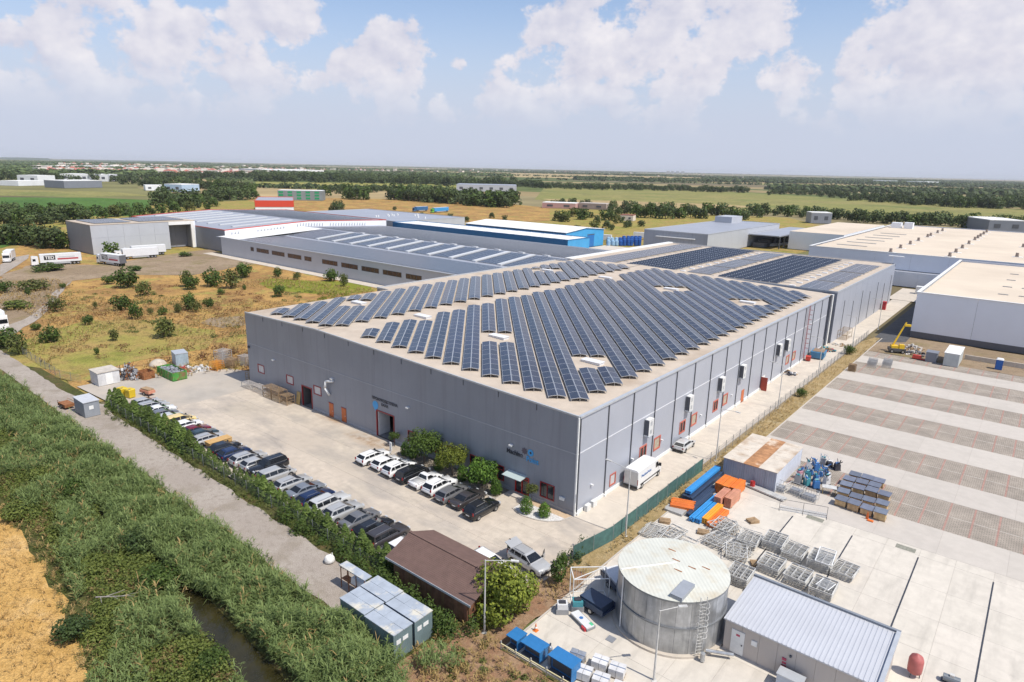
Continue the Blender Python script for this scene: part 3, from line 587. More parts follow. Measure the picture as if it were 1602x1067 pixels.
# ------------------------------------------------------------------ solar rows on the hall roof
PVG = M('solar_glass', (.032, .036, .056), rough=.2, var=.18, scale=.35, spec=.65, coord='Position', objvar=.18)
PVF = flat('panel_frame', (.62, .64, .66), .35, .4)
ALU = flat('mounting_aluminium', (.55, .56, .57), .4, .6)
UNDER = flat('panel_underside', (.03, .03, .035), .7)
ML, MW = 2.14, 1.09; TILT = math.radians(9)
def module_mesh(L_, W_, name='solar_panel'):
    mb = MB(); mb.box(-L_/2, L_/2, -W_/2, W_/2, -.035, 0); mb.mat(1).box(-L_/2+.035, L_/2-.035, -W_/2+.035, W_/2-.035, -.01, .006)
    return mb.mesh(name, [PVF, PVG])
MOD = module_mesh(ML-.03, MW-.02)
mv = np.array([v.co[:] for v in MOD.vertices]); mf = np.array([p.vertices[:] for p in MOD.polygons]); mmi = np.array([p.material_index for p in MOD.polygons])
def mods_joined(name, mats_, parent, template=None, glass=None):
    V, F, I = [], [], []
    tv, tf, ti = template or (mv, mf, mmi)
    for k_, m_ in enumerate(mats_):
        A = np.array(m_); V.append(tv@A[:3, :3].T+A[:3, 3]); F.append(tf+k_*len(tv)); I.append(ti)
    o = obj(name, raw_mesh(name, np.vstack(V), np.vstack(F), [PVF, glass or PVG], np.concatenate(I)), parent); return stuff(o)
D2 = Vector((-.668, .744)); V2 = Vector((.744, .668)); ROWANG = math.atan2(D2.y, D2.x)
hatch_xy = [(x_, y_) for x_ in (-60.4, -43.4, -26.6, -9.7) for y_ in (17.8, 75.8)]
def clip(v, x0, x1, y0, y1):
    us = []
    lo_, hi_ = -1e9, 1e9
    for c, d, a, b in ((V2.x*v, D2.x, x0, x1), (V2.y*v, D2.y, y0, y1)):
        t0, t1 = (a-c)/d, (b-c)/d
        if t0 > t1: t0, t1 = t1, t0
        lo_, hi_ = max(lo_, t0), min(hi_, t1)
    return (lo_, hi_) if hi_-lo_ > ML*1.5 else None
NEAR = 92.0
def solar_row(v, u0, n, label, group):
    L_ = n*ML
    def P(u, off, dz):
        x_, y_ = D2.x*u+V2.x*(v+off), D2.y*u+V2.y*(v+off); return Vector((x_, y_, roofz(x_)+dz))
    a = P(u0, 0, 0); b = P(u0+L_, 0, 0)
    root = thing('solar_panel_row', label, 'solar panels', tuple(a), 0, group); inv = -a
    hr, he = .52, .52-MW*math.sin(TILT)
    fr = MB()
    for off, dz in ((0, hr-.07), (-MW*.97, he-.06), (MW*.97, he-.06)): fr.bar(P(u0, off, dz)+inv, P(u0+L_, off, dz)+inv, .035)
    for k_ in range(n+1):
        u = u0+min(max(k_*ML, .06), L_-.06)
        fr.bar(P(u, -1.0, he-.05)+inv, P(u, 0, hr-.06)+inv, .03); fr.bar(P(u, 1.0, he-.05)+inv, P(u, 0, hr-.06)+inv, .03)
        fr.bar(P(u, 0, 0)+inv, P(u, 0, hr-.06)+inv, .03)
        for s_ in (-1.0, 1.0): fr.bar(P(u, s_, 0)+inv, P(u, s_, he-.05)+inv, .03)
    part('support_frame', fr, ALU, root)
    far = []
    for k_ in range(n):
        u = u0+(k_+.5)*ML
        c0 = P(u-ML/2, 0, 0); c1 = P(u+ML/2, 0, 0); slope = (c1.z-c0.z)/ML
        ex = Vector((D2.x, D2.y, slope)).normalized()
        for s_ in (-1, 1):
            out = Vector((V2.x*s_, V2.y*s_, 0)); ey = (out*math.cos(TILT)+Vector((0, 0, -math.sin(TILT)))).normalized(); ez = ex.cross(ey)
            if ez.z < 0: ez = -ez
            # cross-roof slope of this side
            c = P(u, 0, hr)+ey*(MW/2+.012)
            ey2 = ez.cross(ex)
            m_ = Matrix.Identity(4)
            for i in range(3): m_[i][0], m_[i][1], m_[i][2], m_[i][3] = ex[i], ey2[i], ez[i], (c+inv)[i]
            if (c-Vector(CAM)).length < NEAR:
                o = obj('solar_panel', MOD, root); o.matrix_local = m_
            else: far.append(m_)
    if far: mods_joined('panel_field', far, root)
    return root
groups = {'E': (-43.2, -2.6, 2.9, 97.6), 'W': (-66.6, -46.9, 2.3, 97.0)}
names = {'E': 'right of the roof ridge', 'W': 'left of the roof ridge'}
for gk, rect in groups.items():
    idx = 0
    for k in range(-8, 36):
        v = -27.1+2.535*k; c = clip(v, *rect)
        if not c: continue
        u0, u1 = c; segs = [(u0, u1)]
        for hx, hy in hatch_xy:
            hu, hv = D2.x*hx+D2.y*hy, V2.x*hx+V2.y*hy
            if abs(v-hv-.3) < 2.7:
                ns = []
                for a, b in segs:
                    if hu-2.4 > a and hu-2.4 < b or hu+2.4 > a and hu+2.4 < b: ns += [(a, min(b, hu-2.4)), (max(a, hu+2.4), b)]
                    else: ns.append((a, b))
                segs = ns
        segs = [(a, b) for a, b in segs if b-a > ML*1.9]
        for j, (a, b) in enumerate(segs):
            n = int((b-a)/ML)
            piece = '' if len(segs) == 1 else (', nearest piece' if j == 0 else (', farthest piece' if j == len(segs)-1 else ', middle piece'))
            solar_row(v, a, n, '%s solar panel row from left, %s%s' % (nth(idx).replace(' ', '-'), names[gk], piece), 'ridged solar rows on the production hall roof')
        if segs: idx += 1
# ------------------------------------------------------------------ neighbouring buildings
class GWall(Wall):
    def __init__(s, parent, A, B, th=.12):
        s.p, s.th = parent, th; s.A = Vector((A[0], A[1])); d = Vector((B[0]-A[0], B[1]-A[1])); s.len = d.length; s.e = d.normalized(); s.n = Vector((s.e.y, -s.e.x))
    def pt(s, u, d, z): return (s.A.x+s.e.x*u+s.n.x*d, s.A.y+s.e.y*u+s.n.y*d, z)
def block(name, label, cat, poly, h, wm, rm, bay=6.0, tiers=None, holes={}, trim=None, skip=(), plinth=None, group=None, rooff=None):
    """building over a counter-clockwise footprint: panelled walls, roof, edge trims"""
    root = thing(name, label, cat, (0, 0, 0), 0, group); walls = []
    for i in range(len(poly)):
        w = GWall(root, poly[i], poly[(i+1) % len(poly)]); walls.append(w)
        if i in skip: continue
        n = max(1, round(w.len/bay)); m_ = wm[i] if isinstance(wm, (list, tuple)) else wm
        top = (lambda u, w=w: rooff(w.A.x+w.e.x*u, w.A.y+w.e.y*u)) if rooff else h
        w.panels([w.len*k/n for k in range(n+1)], tiers or [(0, top)], holes.get(i, []), m_, gap=.02)
        if plinth: part('plinth', w.bx(0, w.len, 0, plinth[0], 0, .04), plinth[1], root)
        if trim: part('edge_trim', w.bx(0, w.len, (h-.1 if not rooff else (lambda u, w=w: rooff(w.A.x+w.e.x*u, w.A.y+w.e.y*u)-.1)), (h+.3 if not rooff else (lambda u, w=w: rooff(w.A.x+w.e.x*u, w.A.y+w.e.y*u)+.3)), -.15, .06), trim, root)
    if rm and not rooff: part('roof', MB().face([(x, y, h+.02) for x, y in poly]), rm, root)
    return root, walls
rect = lambda x0, x1, y0, y1: [(x0, y0), (x1, y0), (x1, y1), (x0, y1)]
WPALE = M('pale_cladding', (.46, .475, .51), rough=.45, var=.03, scale=.2, rib=.3, ribh=.12, coord='Position')
WWHITE = M('white_cladding', (.80, .825, .87), rough=.5, var=.02, scale=.2, rib=.3, ribh=.08, coord='Position')
WDARK = M('slate_cladding', (.21, .225, .26), rough=.45, var=.04, scale=.2, rib=.3, ribh=.15, coord='Position')
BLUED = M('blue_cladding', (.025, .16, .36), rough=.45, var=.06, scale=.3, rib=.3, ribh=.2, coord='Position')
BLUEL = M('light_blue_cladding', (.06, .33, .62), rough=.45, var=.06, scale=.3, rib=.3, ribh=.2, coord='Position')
RGREY = M('grey_metal_roof', (.33, .345, .385), rough=.4, var=.06, scale=.1, rib=1.0, ribh=.25, coord='Position')
RWHITE = M('white_roof', (.80, .79, .76), rough=.6, var=.04, scale=.1, coord='Position')
RCREAM = M('cream_membrane', (.64, .54, .42), rough=.85, var=.05, scale=.08, col3=(.54, .45, .345), scale3=.03, ramp3=(.5, .75), coord='Position')
REDT = flat('red_edge', (.55, .10, .07), .5)
# rear wing of the hall
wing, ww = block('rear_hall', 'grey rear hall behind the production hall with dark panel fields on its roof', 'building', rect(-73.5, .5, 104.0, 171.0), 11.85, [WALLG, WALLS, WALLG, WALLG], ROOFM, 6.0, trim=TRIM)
for i in range(7): part('wall_joint', ww[1].bx(8+i*9.2-.08, 8+i*9.2+.08, .2, 7.6 if i % 2 else 9.0, 0, .08), DARKT, wing)
part('gutter', MB().box(-74.6, -72.6, 104, 171, 11.9, 12.25), WHITE, wing)
FLATM = module_mesh(2.1, 1.05)
def flush(x0, x1, y0, y1, z, parent, lx=2.14, ly=1.08, name='panel_field', zf=None, tilt=0.0, rowgap=0.0, glass=None):
    ms = []; ny = int((y1-y0)/(ly+rowgap)); nx = int((x1-x0)/lx)
    R_ = Matrix.Rotation(tilt, 4, 'X')
    for j in range(ny):
        for i in range(nx):
            x_, y_ = x0+(i+.5)*lx, y0+(j+.5)*(ly+rowgap); zz = z if zf is None else zf(x_, y_)
            ms.append(Matrix.Translation((x_, y_, zz)) @ R_)
    if ms: return mods_joined(name, ms, parent, glass=glass)
PVD = M('black_solar_glass', (.016, .017, .024), rough=.2, var=.2, scale=.35, spec=.5, coord='Position')
SKYL = flat('skylight_sheet', (.56, .57, .58), .5)
def array_thing(label, rects, z, tilt=0.0, rowgap=0.0, posts=True, lx=2.14, name='solar_panel_field'):
    x0, x1 = min(r[0] for r in rects), max(r[1] for r in rects); y0 = min(r[2] for r in rects)
    t = thing(name, label, 'solar panels', (0, 0, 0), 0, 'solar panel fields on the rear hall roof')
    mb = MB()
    for a, b, c, d in rects:
        flush(a, b, c, d, z+(.32 if tilt else .22), t, tilt=tilt, rowgap=rowgap, lx=lx, glass=PVD if tilt else None)
        k = int((d-c)/4)
        for j in range(k+1): mb.box(a+.05, b-.05, c+j*(d-c)/max(k, 1)-.05, c+j*(d-c)/max(k, 1)+.05, z, z+.12)
    part('support_rails', mb, ALU, t); return t
array_thing('flat solar panel blocks along the right edge of rear hall roof', [(-8.2, -1.5, 104.8, 118.5), (-8.2, -1.5, 119.3, 139.5), (-8.2, -1.5, 140.3, 161.5)], 11.87)
array_thing('dark tilted panel field near the right edge of rear hall roof', [(-28.4, -11.4, 105.5, 167.5)], 11.87, math.radians(11), .52)
array_thing('flat solar panel blocks in the middle of rear hall roof', [(-37.4, -29.9, 107, 122.5), (-37.4, -29.9, 123.3, 143.5), (-37.4, -29.9, 144.3, 168)], 11.87)
array_thing('dark tilted panel field on the left half of rear hall roof', [(-56.0, -40.2, 107, 169)], 11.87, math.radians(11), .52)
array_thing('flat solar panel strip by the left gutter of rear hall roof', [(-68.6, -58.4, 105, 169)], 11.87)
for x_, ys_ in ((-10.0, [106+5.6*i for i in range(11)]), (-38.9, [108+5.6*i for i in range(11)])):
    for y_ in ys_: part('roof_vent', MB().box(x_-.7, x_+.6, y_-.5, y_+.5, 11.85, 12.1), HW, wing)
part('lift_mast', MB().bar((-.5, 170.5, 11.8), (-.5, 170.5, 14.2), .12).box(-1.6, 2.4, 169.9, 171, 14.2, 14.4), WHITE, wing)
tag(part('red_cabinet', MB().box(1.0, 1.9, 157, 158.4, .02, 2.3).box(.95, 1.95, 156.95, 158.45, 2.3, 2.38), flat('cabinet_red', (.45, .02, .03), .45)), 'red upright cabinet beside the far end of the rear hall wall', 'cabinet')
# narrow lower annex against the hall's left side
block('hall_annex', 'low dark annex with pale roof against the left side of production hall', 'building', rect(-77.5, -68.8, 36, 103.5), 11.2, WDARK, ROOFM, 8, trim=TRIM)
# low hall with brown windows
lowz = lambda x, y: 7.0 if y <= 81.0 else (7.0+.4*(y-80)/22 if y < 102 else (7.4+1.7*(y-102)/19 if y < 121 else 9.1-1.9*(y-121)/46))
low = thing('low_hall', 'long low grey hall with brown strip windows and rows of white skylights', 'building', (0, 0, 0))
lw = GWall(low, (-232, 80), (-78, 80))
def on_wall(px_, py_):
    d = CF*FPX+CR*(px_-801.0)-CU*(py_-533.5); t = (80-CAM[1])/d[1]; p = CAM+t*d; return p[0]+232, p[2]
wins = []
for a, b in (((170,350),(198,378)),((220,358),(323,400)),((347,378),(455,423)),((480,402),(595,445)),((620,427),(680,460)),((768,450),(897,497)),((928,477),(1067,527)),((1097,503),(1243,555)),((1275,535),(1432,590)),((1468,567),(1600,605))):
    u0, _ = on_wall(360+a[0]/5.34, 320+a[1]/5.34); u1, _ = on_wall(360+b[0]/5.34, 320+b[1]/5.34); wins.append((u0, u1))
H_ = [(a, b, 3.55, 5.15) for a, b in wins]; du, _ = on_wall(360+705/5.34, 320+490/5.34); H_.append((du, du+2.4, 0, 3.2))
lw.panels([154*k/22 for k in range(23)], [(0, 7.0)], H_, WPALE)
BROWN = M('brown_tinted_pane', (.10, .055, .04), rough=.2, var=.4, scale=1.2)
for a, b in wins: lw.window(a, b, 3.55, 5.15, DARKT, BROWN, .12, max(2, int((b-a)/2.2)), set_=.03)
part('gate', lw.bx(du, du+2.4, 0, 3.2, -.1, -.04), WPALE, low)
rg = MB()
for a, b in ((80, 102), (102, 121), (121, 167)): rg.face([(-236, a, lowz(0, a+.01)), (-78, a, lowz(0, a+.01)), (-78, b, lowz(0, b-.01)), (-236, b, lowz(0, b-.01))])
lroof = part('roof', rg, RGREY, low)
part('edge_trim', lw.bx(0, 154, 6.9, 7.25, -.1, .1), TRIM, low)
GW = GWall(low, (-78, 80), (-78, 167)); GW.panels([0, 22, 41, 87], [(0, 6.9)], [], WPALE); BW = GWall(low, (-78, 167), (-236, 167)); BW.panels([0, 80, 158], [(0, 7.1)], [], WPALE)
for i in range(10):
    x_ = -197+10.9*i
    mb = MB(); mb.prism(ccw(rect(x_-.85, x_+.85, 102.5, 120.5)), lambda x, y: lowz(x, y)+.02, lambda x, y: lowz(x, y)+.45); s_ = part('skylight', mb, SKYL, lroof)
    part('skylight', MB().prism(ccw(rect(x_+3, x_+5.4, 121.6, 123.0)), lambda x, y: lowz(x, y)+.02, lambda x, y: lowz(x, y)+.4), SKYL, lroof)
part('white_roof_strip', MB().prism(ccw(rect(-235, -219, 80.5, 120.8)), lambda x, y: lowz(x, y)+.03, lambda x, y: lowz(x, y)+.12), RWHITE, lroof)
t = thing('solar_panel_field', 'grey solar panels between the white skylights of the low hall', 'solar panels', (0, 0, 0), 0, 'solar panel fields on the low hall')
for i in range(11):
    a = -218 if i == 0 else -197+10.9*(i-1)+1.0; b = -197+10.9*i-1.0 if i < 10 else -79
    flush(a, b, 103, 120.6, 0, t, zf=lambda x, y: lowz(x, y)+.16, tilt=.089)
t2 = thing('solar_panel_field', 'grey solar panel rows above the brown windows of the low hall', 'solar panels', (0, 0, 0), 0, 'solar panel fields on the low hall')
flush(-217, -80, 82, 101, 0, t2, zf=lambda x, y: lowz(x, y)+.14, rowgap=.12, tilt=.018)
t3 = thing('solar_panel_field', 'dark solar panel rows in front of the long blue shed', 'solar panels', (0, 0, 0), 0, 'solar panel fields on the low hall')
flush(-228, -80, 124, 165.5, 0, t3, zf=lambda x, y: lowz(x, y)+.34, rowgap=.55, tilt=-.10)
sheet('service_path', rect(-240, -80, 75.5, 79.95), .0, CONC_L)
# taller hall with white gable fascia and red edge
bz = lambda x, y: 9.3+2.0*min(1, max(0, (y-84)/41)) if y < 125 else 11.3-1.6*(y-125)/47
tall, tw = block('tall_hall', 'tall grey hall with a white fascia wall and thin red roof edge', 'building', [(-330, 84), (-236, 84), (-236, 125), (-236, 172), (-330, 172), (-330, 125)], 9.3, [WDARK, WWHITE, WWHITE, WDARK, WDARK, WDARK], None, 10, trim=REDT, rooff=bz)
mr_ = MB(); mr_.face([(-330, 84, bz(0, 84)), (-236, 84, bz(0, 84)), (-236, 125, bz(0, 125)), (-330, 125, bz(0, 125))]); mr_.face([(-330, 125, bz(0, 125)), (-236, 125, bz(0, 125.01)), (-236, 172, bz(0, 172)), (-330, 172, bz(0, 172))]); troof = part('roof', mr_, RGREY, tall)
for i in range(8): part('skylight', MB().prism(ccw(rect(-322+11*i-.8, -322+11*i+.8, 92, 122)), lambda x, y: bz(x, y)+.02, lambda x, y: bz(x, y)+.4), SKYL, troof)
for k, y_ in enumerate([87, 88.5, 90]+[99+1.6*i for i in range(9)]+[119+1.5*i for i in range(10)]+[137+1.6*i for i in range(14)]):
    part('vent_pipe', MB().bar((-235.8, y_, lowz(0, y_)+.1), (-235.5, y_, lowz(0, y_)+1.5), .14), flat('vent_grey', (.42, .43, .45), .5), tall)
t4 = thing('solar_panel_field', 'dark solar panel rows on the far slope of the tall hall', 'solar panels', (0, 0, 0)); flush(-328, -240, 128, 170, 0, t4, zf=lambda x, y: bz(x, y)+.3, rowgap=.6, tilt=-.08)
# grey cube with a recessed loading bay
cube, cw = block('storage_hall', 'blocky grey storage hall with shade-darkened end wall behind the parked trucks', 'building', [(-289, 42), (-262, 42), (-262, 72.5), (-268, 72.5), (-268, 82.5), (-262, 82.5), (-262, 84), (-289, 84)], 11.8, [WDARK, WPALE, WALLG, WALLG, WALLG, WWHITE, WPALE, WDARK], None, 6, tiers=[(0, 6.6), (6.6, 11.8)])  # end wall's shade and long wall's sunlight are put into their cladding colours
part('roof', MB().box(-289.1, -261.9, 41.9, 84.1, 11.72, 11.95), ROOFM, cube); part('pillar', MB().box(-262.6, -261.7, 82, 83.2, 0, 11.7), RWHITE, cube); part('lintel', MB().box(-262.5, -261.8, 72.4, 82.4, 10.3, 11.7), RWHITE, cube)
t5 = thing('solar_panel_field', 'blue-black solar panel block on the grey storage hall roof', 'solar panels', (0, 0, 0))
flush(-287, -264, 45, 60, 12.2, t5); flush(-287, -264, 62, 82, 12.2, t5)
# pale grey hall further back
pale, _ = block('pale_hall', 'pale blue-grey hall with wide shallow roof behind the white fascia', 'building', rect(-330, -240, 182, 236), 8, WPALE, RGREY, 10, trim=TRIM)
for i in range(12): part('roof_fan', MB().cyl((-262+random.uniform(-18, 16), 195+random.uniform(-8, 30)), .5, 8, 9.0, 8), WHITE, pale)
# blue sheds
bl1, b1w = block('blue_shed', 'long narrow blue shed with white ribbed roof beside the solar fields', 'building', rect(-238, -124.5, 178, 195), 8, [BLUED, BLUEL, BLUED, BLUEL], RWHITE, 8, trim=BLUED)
for i in range(15): part('roof_rib', MB().box(-236+i*7.9-.15, -236+i*7.9+.15, 177.9, 195.1, 8.0, 8.14), TRIM, bl1)
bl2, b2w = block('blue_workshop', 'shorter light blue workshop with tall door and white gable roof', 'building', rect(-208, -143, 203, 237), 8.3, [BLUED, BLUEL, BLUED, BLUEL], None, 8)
gm = MB(); gm.prism(ccw(rect(-208.5, -142.5, 202.5, 220)), lambda x, y: 8.2+1.5*(y-202.5)/17.5, lambda x, y: 8.4+1.5*(y-202.5)/17.5); gm.prism(ccw(rect(-208.5, -142.5, 220, 237.5)), lambda x, y: 9.7-1.5*(y-220)/17.5, lambda x, y: 9.9-1.5*(y-220)/17.5); part('roof', gm, RWHITE, bl2)
part('gable_infill', MB().face([(-143.02, 203, 8.2), (-143.02, 237, 8.2), (-143.02, 220, 9.7)]), BLUEL, bl2)
d_ = part('workshop_door', b2w[1].bx(19, 25, 0, 6.0, .0, .06), flat('door_blue', (.02, .15, .42), .5), bl2); part('door_frame', b2w[1].bx(18.8, 25.2, 6.0, 6.4, 0, .12), DARKT, d_)
sheet('blue_shed_yard', rect(-142, -86, 178, 238), -.02, CONC_L)
# grey hall at the right back with a loading canopy
gr, gw = block('grey_logistics_hall', 'wide grey hall with right wall paled for sunlight at the far back', 'building', rect(-121, -88, 239, 340), 9.5, [WALLG, WPALE, WALLG, WALLG], None, 8, trim=TRIM)  # front darker, right wall paler: shade and sun put into the wall colours
part('roof', MB().box(-121.1, -87.9, 238.9, 340.1, 9.45, 9.6), RGREY, gr); part('stair_tower', MB().box(-118, -108, 318, 334, 9.6, 13.0), WPALE, gr); part('door_canopy', MB().box(-114, -94, 237.6, 238.9, 6.8, 7.1), WHITE, gr)
cn = thing('loading_canopy', 'dark grey loading canopy on posts beside the wide grey hall', 'canopy', (0, 0, 0))
part('canopy_roof', MB().box(-87.7, -72, 291, 358, 6.3, 6.8), RGREY, cn)
for y_ in range(293, 358, 8): part('post', MB().box(-72.6, -72.1, y_, y_+.5, 0, 6.3), DARKT, cn)
for i in range(9): part('stacked_load', MB().box(-86, -80, 294+i*7, 298.5+i*7, 0, 2+random.random()*1.5), DARKT, cn)
# white warehouses on the right
wh1, w1 = block('white_warehouse', 'huge white warehouse with cream roof and two lines of roof fans', 'building', rect(-36.2, 90, 213.5, 378), 11, [WWHITE, WWHITE, WWHITE, WWHITE], None, 12)
part('roof', MB().box(-35.6, 89.4, 214.1, 377.4, 10.3, 10.6), RCREAM, wh1); part('parapet_cap', MB().box(-36.4, 90.2, 213.3, 214.0, 10.98, 11.12), WHITE, wh1); part('parapet_cap', MB().box(-36.4, -35.7, 214.0, 378, 10.98, 11.12), WHITE, wh1); part('wall_seam', w1[0].bx(0, 126, 5.0, 5.2, 0, .05), DARKT, wh1)
for x_, ys_ in ((-9.2, (218, 237, 258, 278, 303, 312, 334, 351)), (8.8, (221, 238, 258, 281, 305, 318, 330, 346, 362)), (27, (240, 285)),):
    for y_ in ys_:
        f_ = part('roof_fan', MB().box(x_-.55, x_+.55, y_-.7, y_+.7, 10.6, 11.1).cyl((x_, y_), .5, 11.1, 12.1, 10), flat('fan_bronze', (.27, .22, .19), .5), wh1); part('fan_base', MB().box(x_-1.4, x_+1.8, y_-1.1, y_+1.1, 10.6, 10.72), RWHITE, f_)
for i in range(6): part('skylight', MB().box(-31+.3*i, -20+.3*i, 232+i*15, 233.2+i*15, 10.6, 10.8), flat('skylight_grey', (.36, .35, .34), .5), wh1)
part('roof_plant', MB().box(-33, -28.5, 352, 357, 10.6, 13.4).box(-27, -23, 352, 356, 10.6, 13.8), WWHITE, wh1)
wh2, w2 = block('white_warehouse', 'white warehouse with cream roof close behind the paved storage lot', 'building', rect(13.2, 110, 125.0, 209), 11, [WWHITE, WWHITE, WWHITE, WWHITE], None, 12, plinth=(1.5, flat('plinth_dark', (.13, .13, .14), .8)))
part('roof', MB().box(13.8, 109.4, 125.6, 208.4, 10.2, 10.5), RCREAM, wh2); part('parapet_cap', MB().box(13.0, 110.2, 124.8, 125.5, 10.98, 11.1), WHITE, wh2); part('parapet_cap', MB().box(13.0, 13.75, 125.5, 209, 10.98, 11.1), WHITE, wh2)
for i in range(4):
    for j in range(3): part('roof_outlet', MB().box(28+j*4, 30+j*4, 140+i*15, 140.5+i*15, 10.5, 10.68), flat('skylight_grey', (.36, .35, .34)), wh2)
bk2, _ = block('white_warehouse', 'lower white block joined behind the left corner of the huge warehouse', 'building', rect(-70, -44, 300, 395), 9, WWHITE, RCREAM, 12)
lowwall = block('loading_dock', 'low white loading dock with grey plant units between the two warehouses', 'building', rect(-9, 12.5, 209.3, 213.2), 5.0, WWHITE, RGREY, 6)
for i, x_ in enumerate((5.5, 10.2)): tag(part('plant_unit', MB().box(x_-1.8, x_+1.8, 195, 197.4, .02, 2.5).box(x_-1.2, x_+1.2, 194.9, 195, .6, 2.1), WHITE), ['left', 'right'][i]+' white plant unit standing by the loading dock', 'plant unit', 'white plant units by the dock')
# coloured offices beyond
def office(name, label, poly_px, h, wm, rm, stripes=None):
    p0, p1 = at(*poly_px[0]), at(*poly_px[1]); d = Vector((p1[0]-p0[0], p1[1]-p0[1])); n_ = Vector((-d.y, d.x)).normalized()*poly_px[2]
    poly = ccw([p0, p1, (p1[0]+n_.x, p1[1]+n_.y), (p0[0]+n_.x, p0[1]+n_.y)]); r_, ws = block(name, label, 'building', poly, h, wm, rm, 8); return r_, ws
rd, rw = office('red_roof_hall', 'white hall with a bright red upper band behind the tall hall', ((400, 333), (460, 333), 60), 9, WWHITE, RGREY)
for w in rw: part('red_band', w.bx(0, w.len, 4.5, 9.4, .0, .25), flat('band_red', (.62, .06, .03), .5), rd)
gn, gw2 = office('green_office', 'grey office building with green window bands in the fields', ((435, 313), (505, 314), 22), 10, M('office_grey', (.22, .25, .26), rough=.5, var=.1, scale=.1), RWHITE)
for w in gw2[:1]:
    n = int(w.len/9)
    for k in range(n):
        for z_ in (1.2, 4.2, 7.2): part('window', w.bx(k*9+1, k*9+5.5, z_, z_+1.9, 0, .12), flat('green_pane', (.02, .30, .13), .2), gn)
# ------------------------------------------------------------------ vehicles
def paint(name, col, metal=.3, rough=.28): return M('paint_'+name, col, rough=rough, metal=metal, var=.04, scale=2, coat=.6)
PAINT = {'white': paint('white', (.78, .78, .77), 0), 'silver': paint('silver', (.47, .47, .46), .25), 'grey': paint('grey', (.19, .19, .195), .3), 'bluegrey': paint('bluegrey', (.23, .25, .28), .3),
         'black': paint('black', (.016, .017, .02), .2, .16), 'navy': paint('navy', (.012, .028, .09), .3), 'red': paint('red', (.20, .012, .025), .3), 'teal': paint('teal', (.03, .055, .065), .3), 'cream': paint('cream', (.72, .55, .24), 0),
         'taupe': paint('taupe', (.085, .075, .075), .5), 'palegrey': paint('palegrey', (.60, .60, .585), .2), 'yellow': paint('yellow', (.70, .45, .02), 0), 'trailer': paint('trailer', (.72, .73, .74), 0, .45)}
CGLASS = M('car_glass', (.012, .014, .017), rough=.04, var=.2, scale=2, spec=.6)
TYRE = flat('tyre_rubber', (.02, .02, .021), .85); RIM = flat('alloy_rim', (.45, .46, .47), .3, .7)
LAMPW = flat('headlamp_lens', (.62, .64, .66), .1, .3); LAMPR = flat('tail_lamp_lens', (.26, .012, .015), .2); PLATE = flat('number_plate', (.72, .72, .70), .5); PLAST = flat('black_plastic', (.025, .025, .027), .6)
def loft(mb, secs):
    """skin closed rings of equal length, capped at both ends"""
    b = len(mb.v); n = len(secs[0])
    for s_ in secs: mb.v += s_
    for k in range(len(secs)-1):
        for i in range(n):
            j = (i+1) % n; mb.f.append([b+k*n+i, b+k*n+j, b+(k+1)*n+j, b+(k+1)*n+i]); mb.mi.append(mb.cur)
    mb.f.append([b+i for i in reversed(range(n))]); mb.mi.append(mb.cur); mb.f.append([b+(len(secs)-1)*n+i for i in range(n)]); mb.mi.append(mb.cur)
def ring(x, w, zb, zt, r=.09):
    zm = zb+(zt-zb)*.55
    return [(x, -w*.94, zb), (x, -w, zb+.12), (x, -w, zm), (x, -w*.965, zt-.05), (x, -w*.88, zt), (x, w*.88, zt), (x, w*.965, zt-.05), (x, w, zm), (x, w, zb+.12), (x, w*.94, zb)]
def wheel_mesh(r, w):
    mb = MB(); prof = [(r*.55, -w/2), (r*.95, -w/2), (r, -w/2+.03), (r, w/2-.03), (r*.95, w/2), (r*.62, w/2)]
    n = 16; b = 0
    for rr, y in prof:
        for i in range(n): a = 2*PI*i/n; mb.v.append((rr*math.cos(a), y, rr*math.sin(a)))
    for j in range(len(prof)-1):
        for i in range(n): i2 = (i+1) % n; mb.f.append([j*n+i, j*n+i2, (j+1)*n+i2, (j+1)*n+i]); mb.mi.append(0)
    for y, j in ((-w/2+.02, 0), (w/2-.03, 5)):
        b = len(mb.v); mb.v.append((0, y, 0))
        for i in range(n): i2 = (i+1) % n; mb.f.append([b, j*n+i, j*n+i2]); mb.mi.append(1)
    return mb.mesh('wheel', [TYRE, RIM])
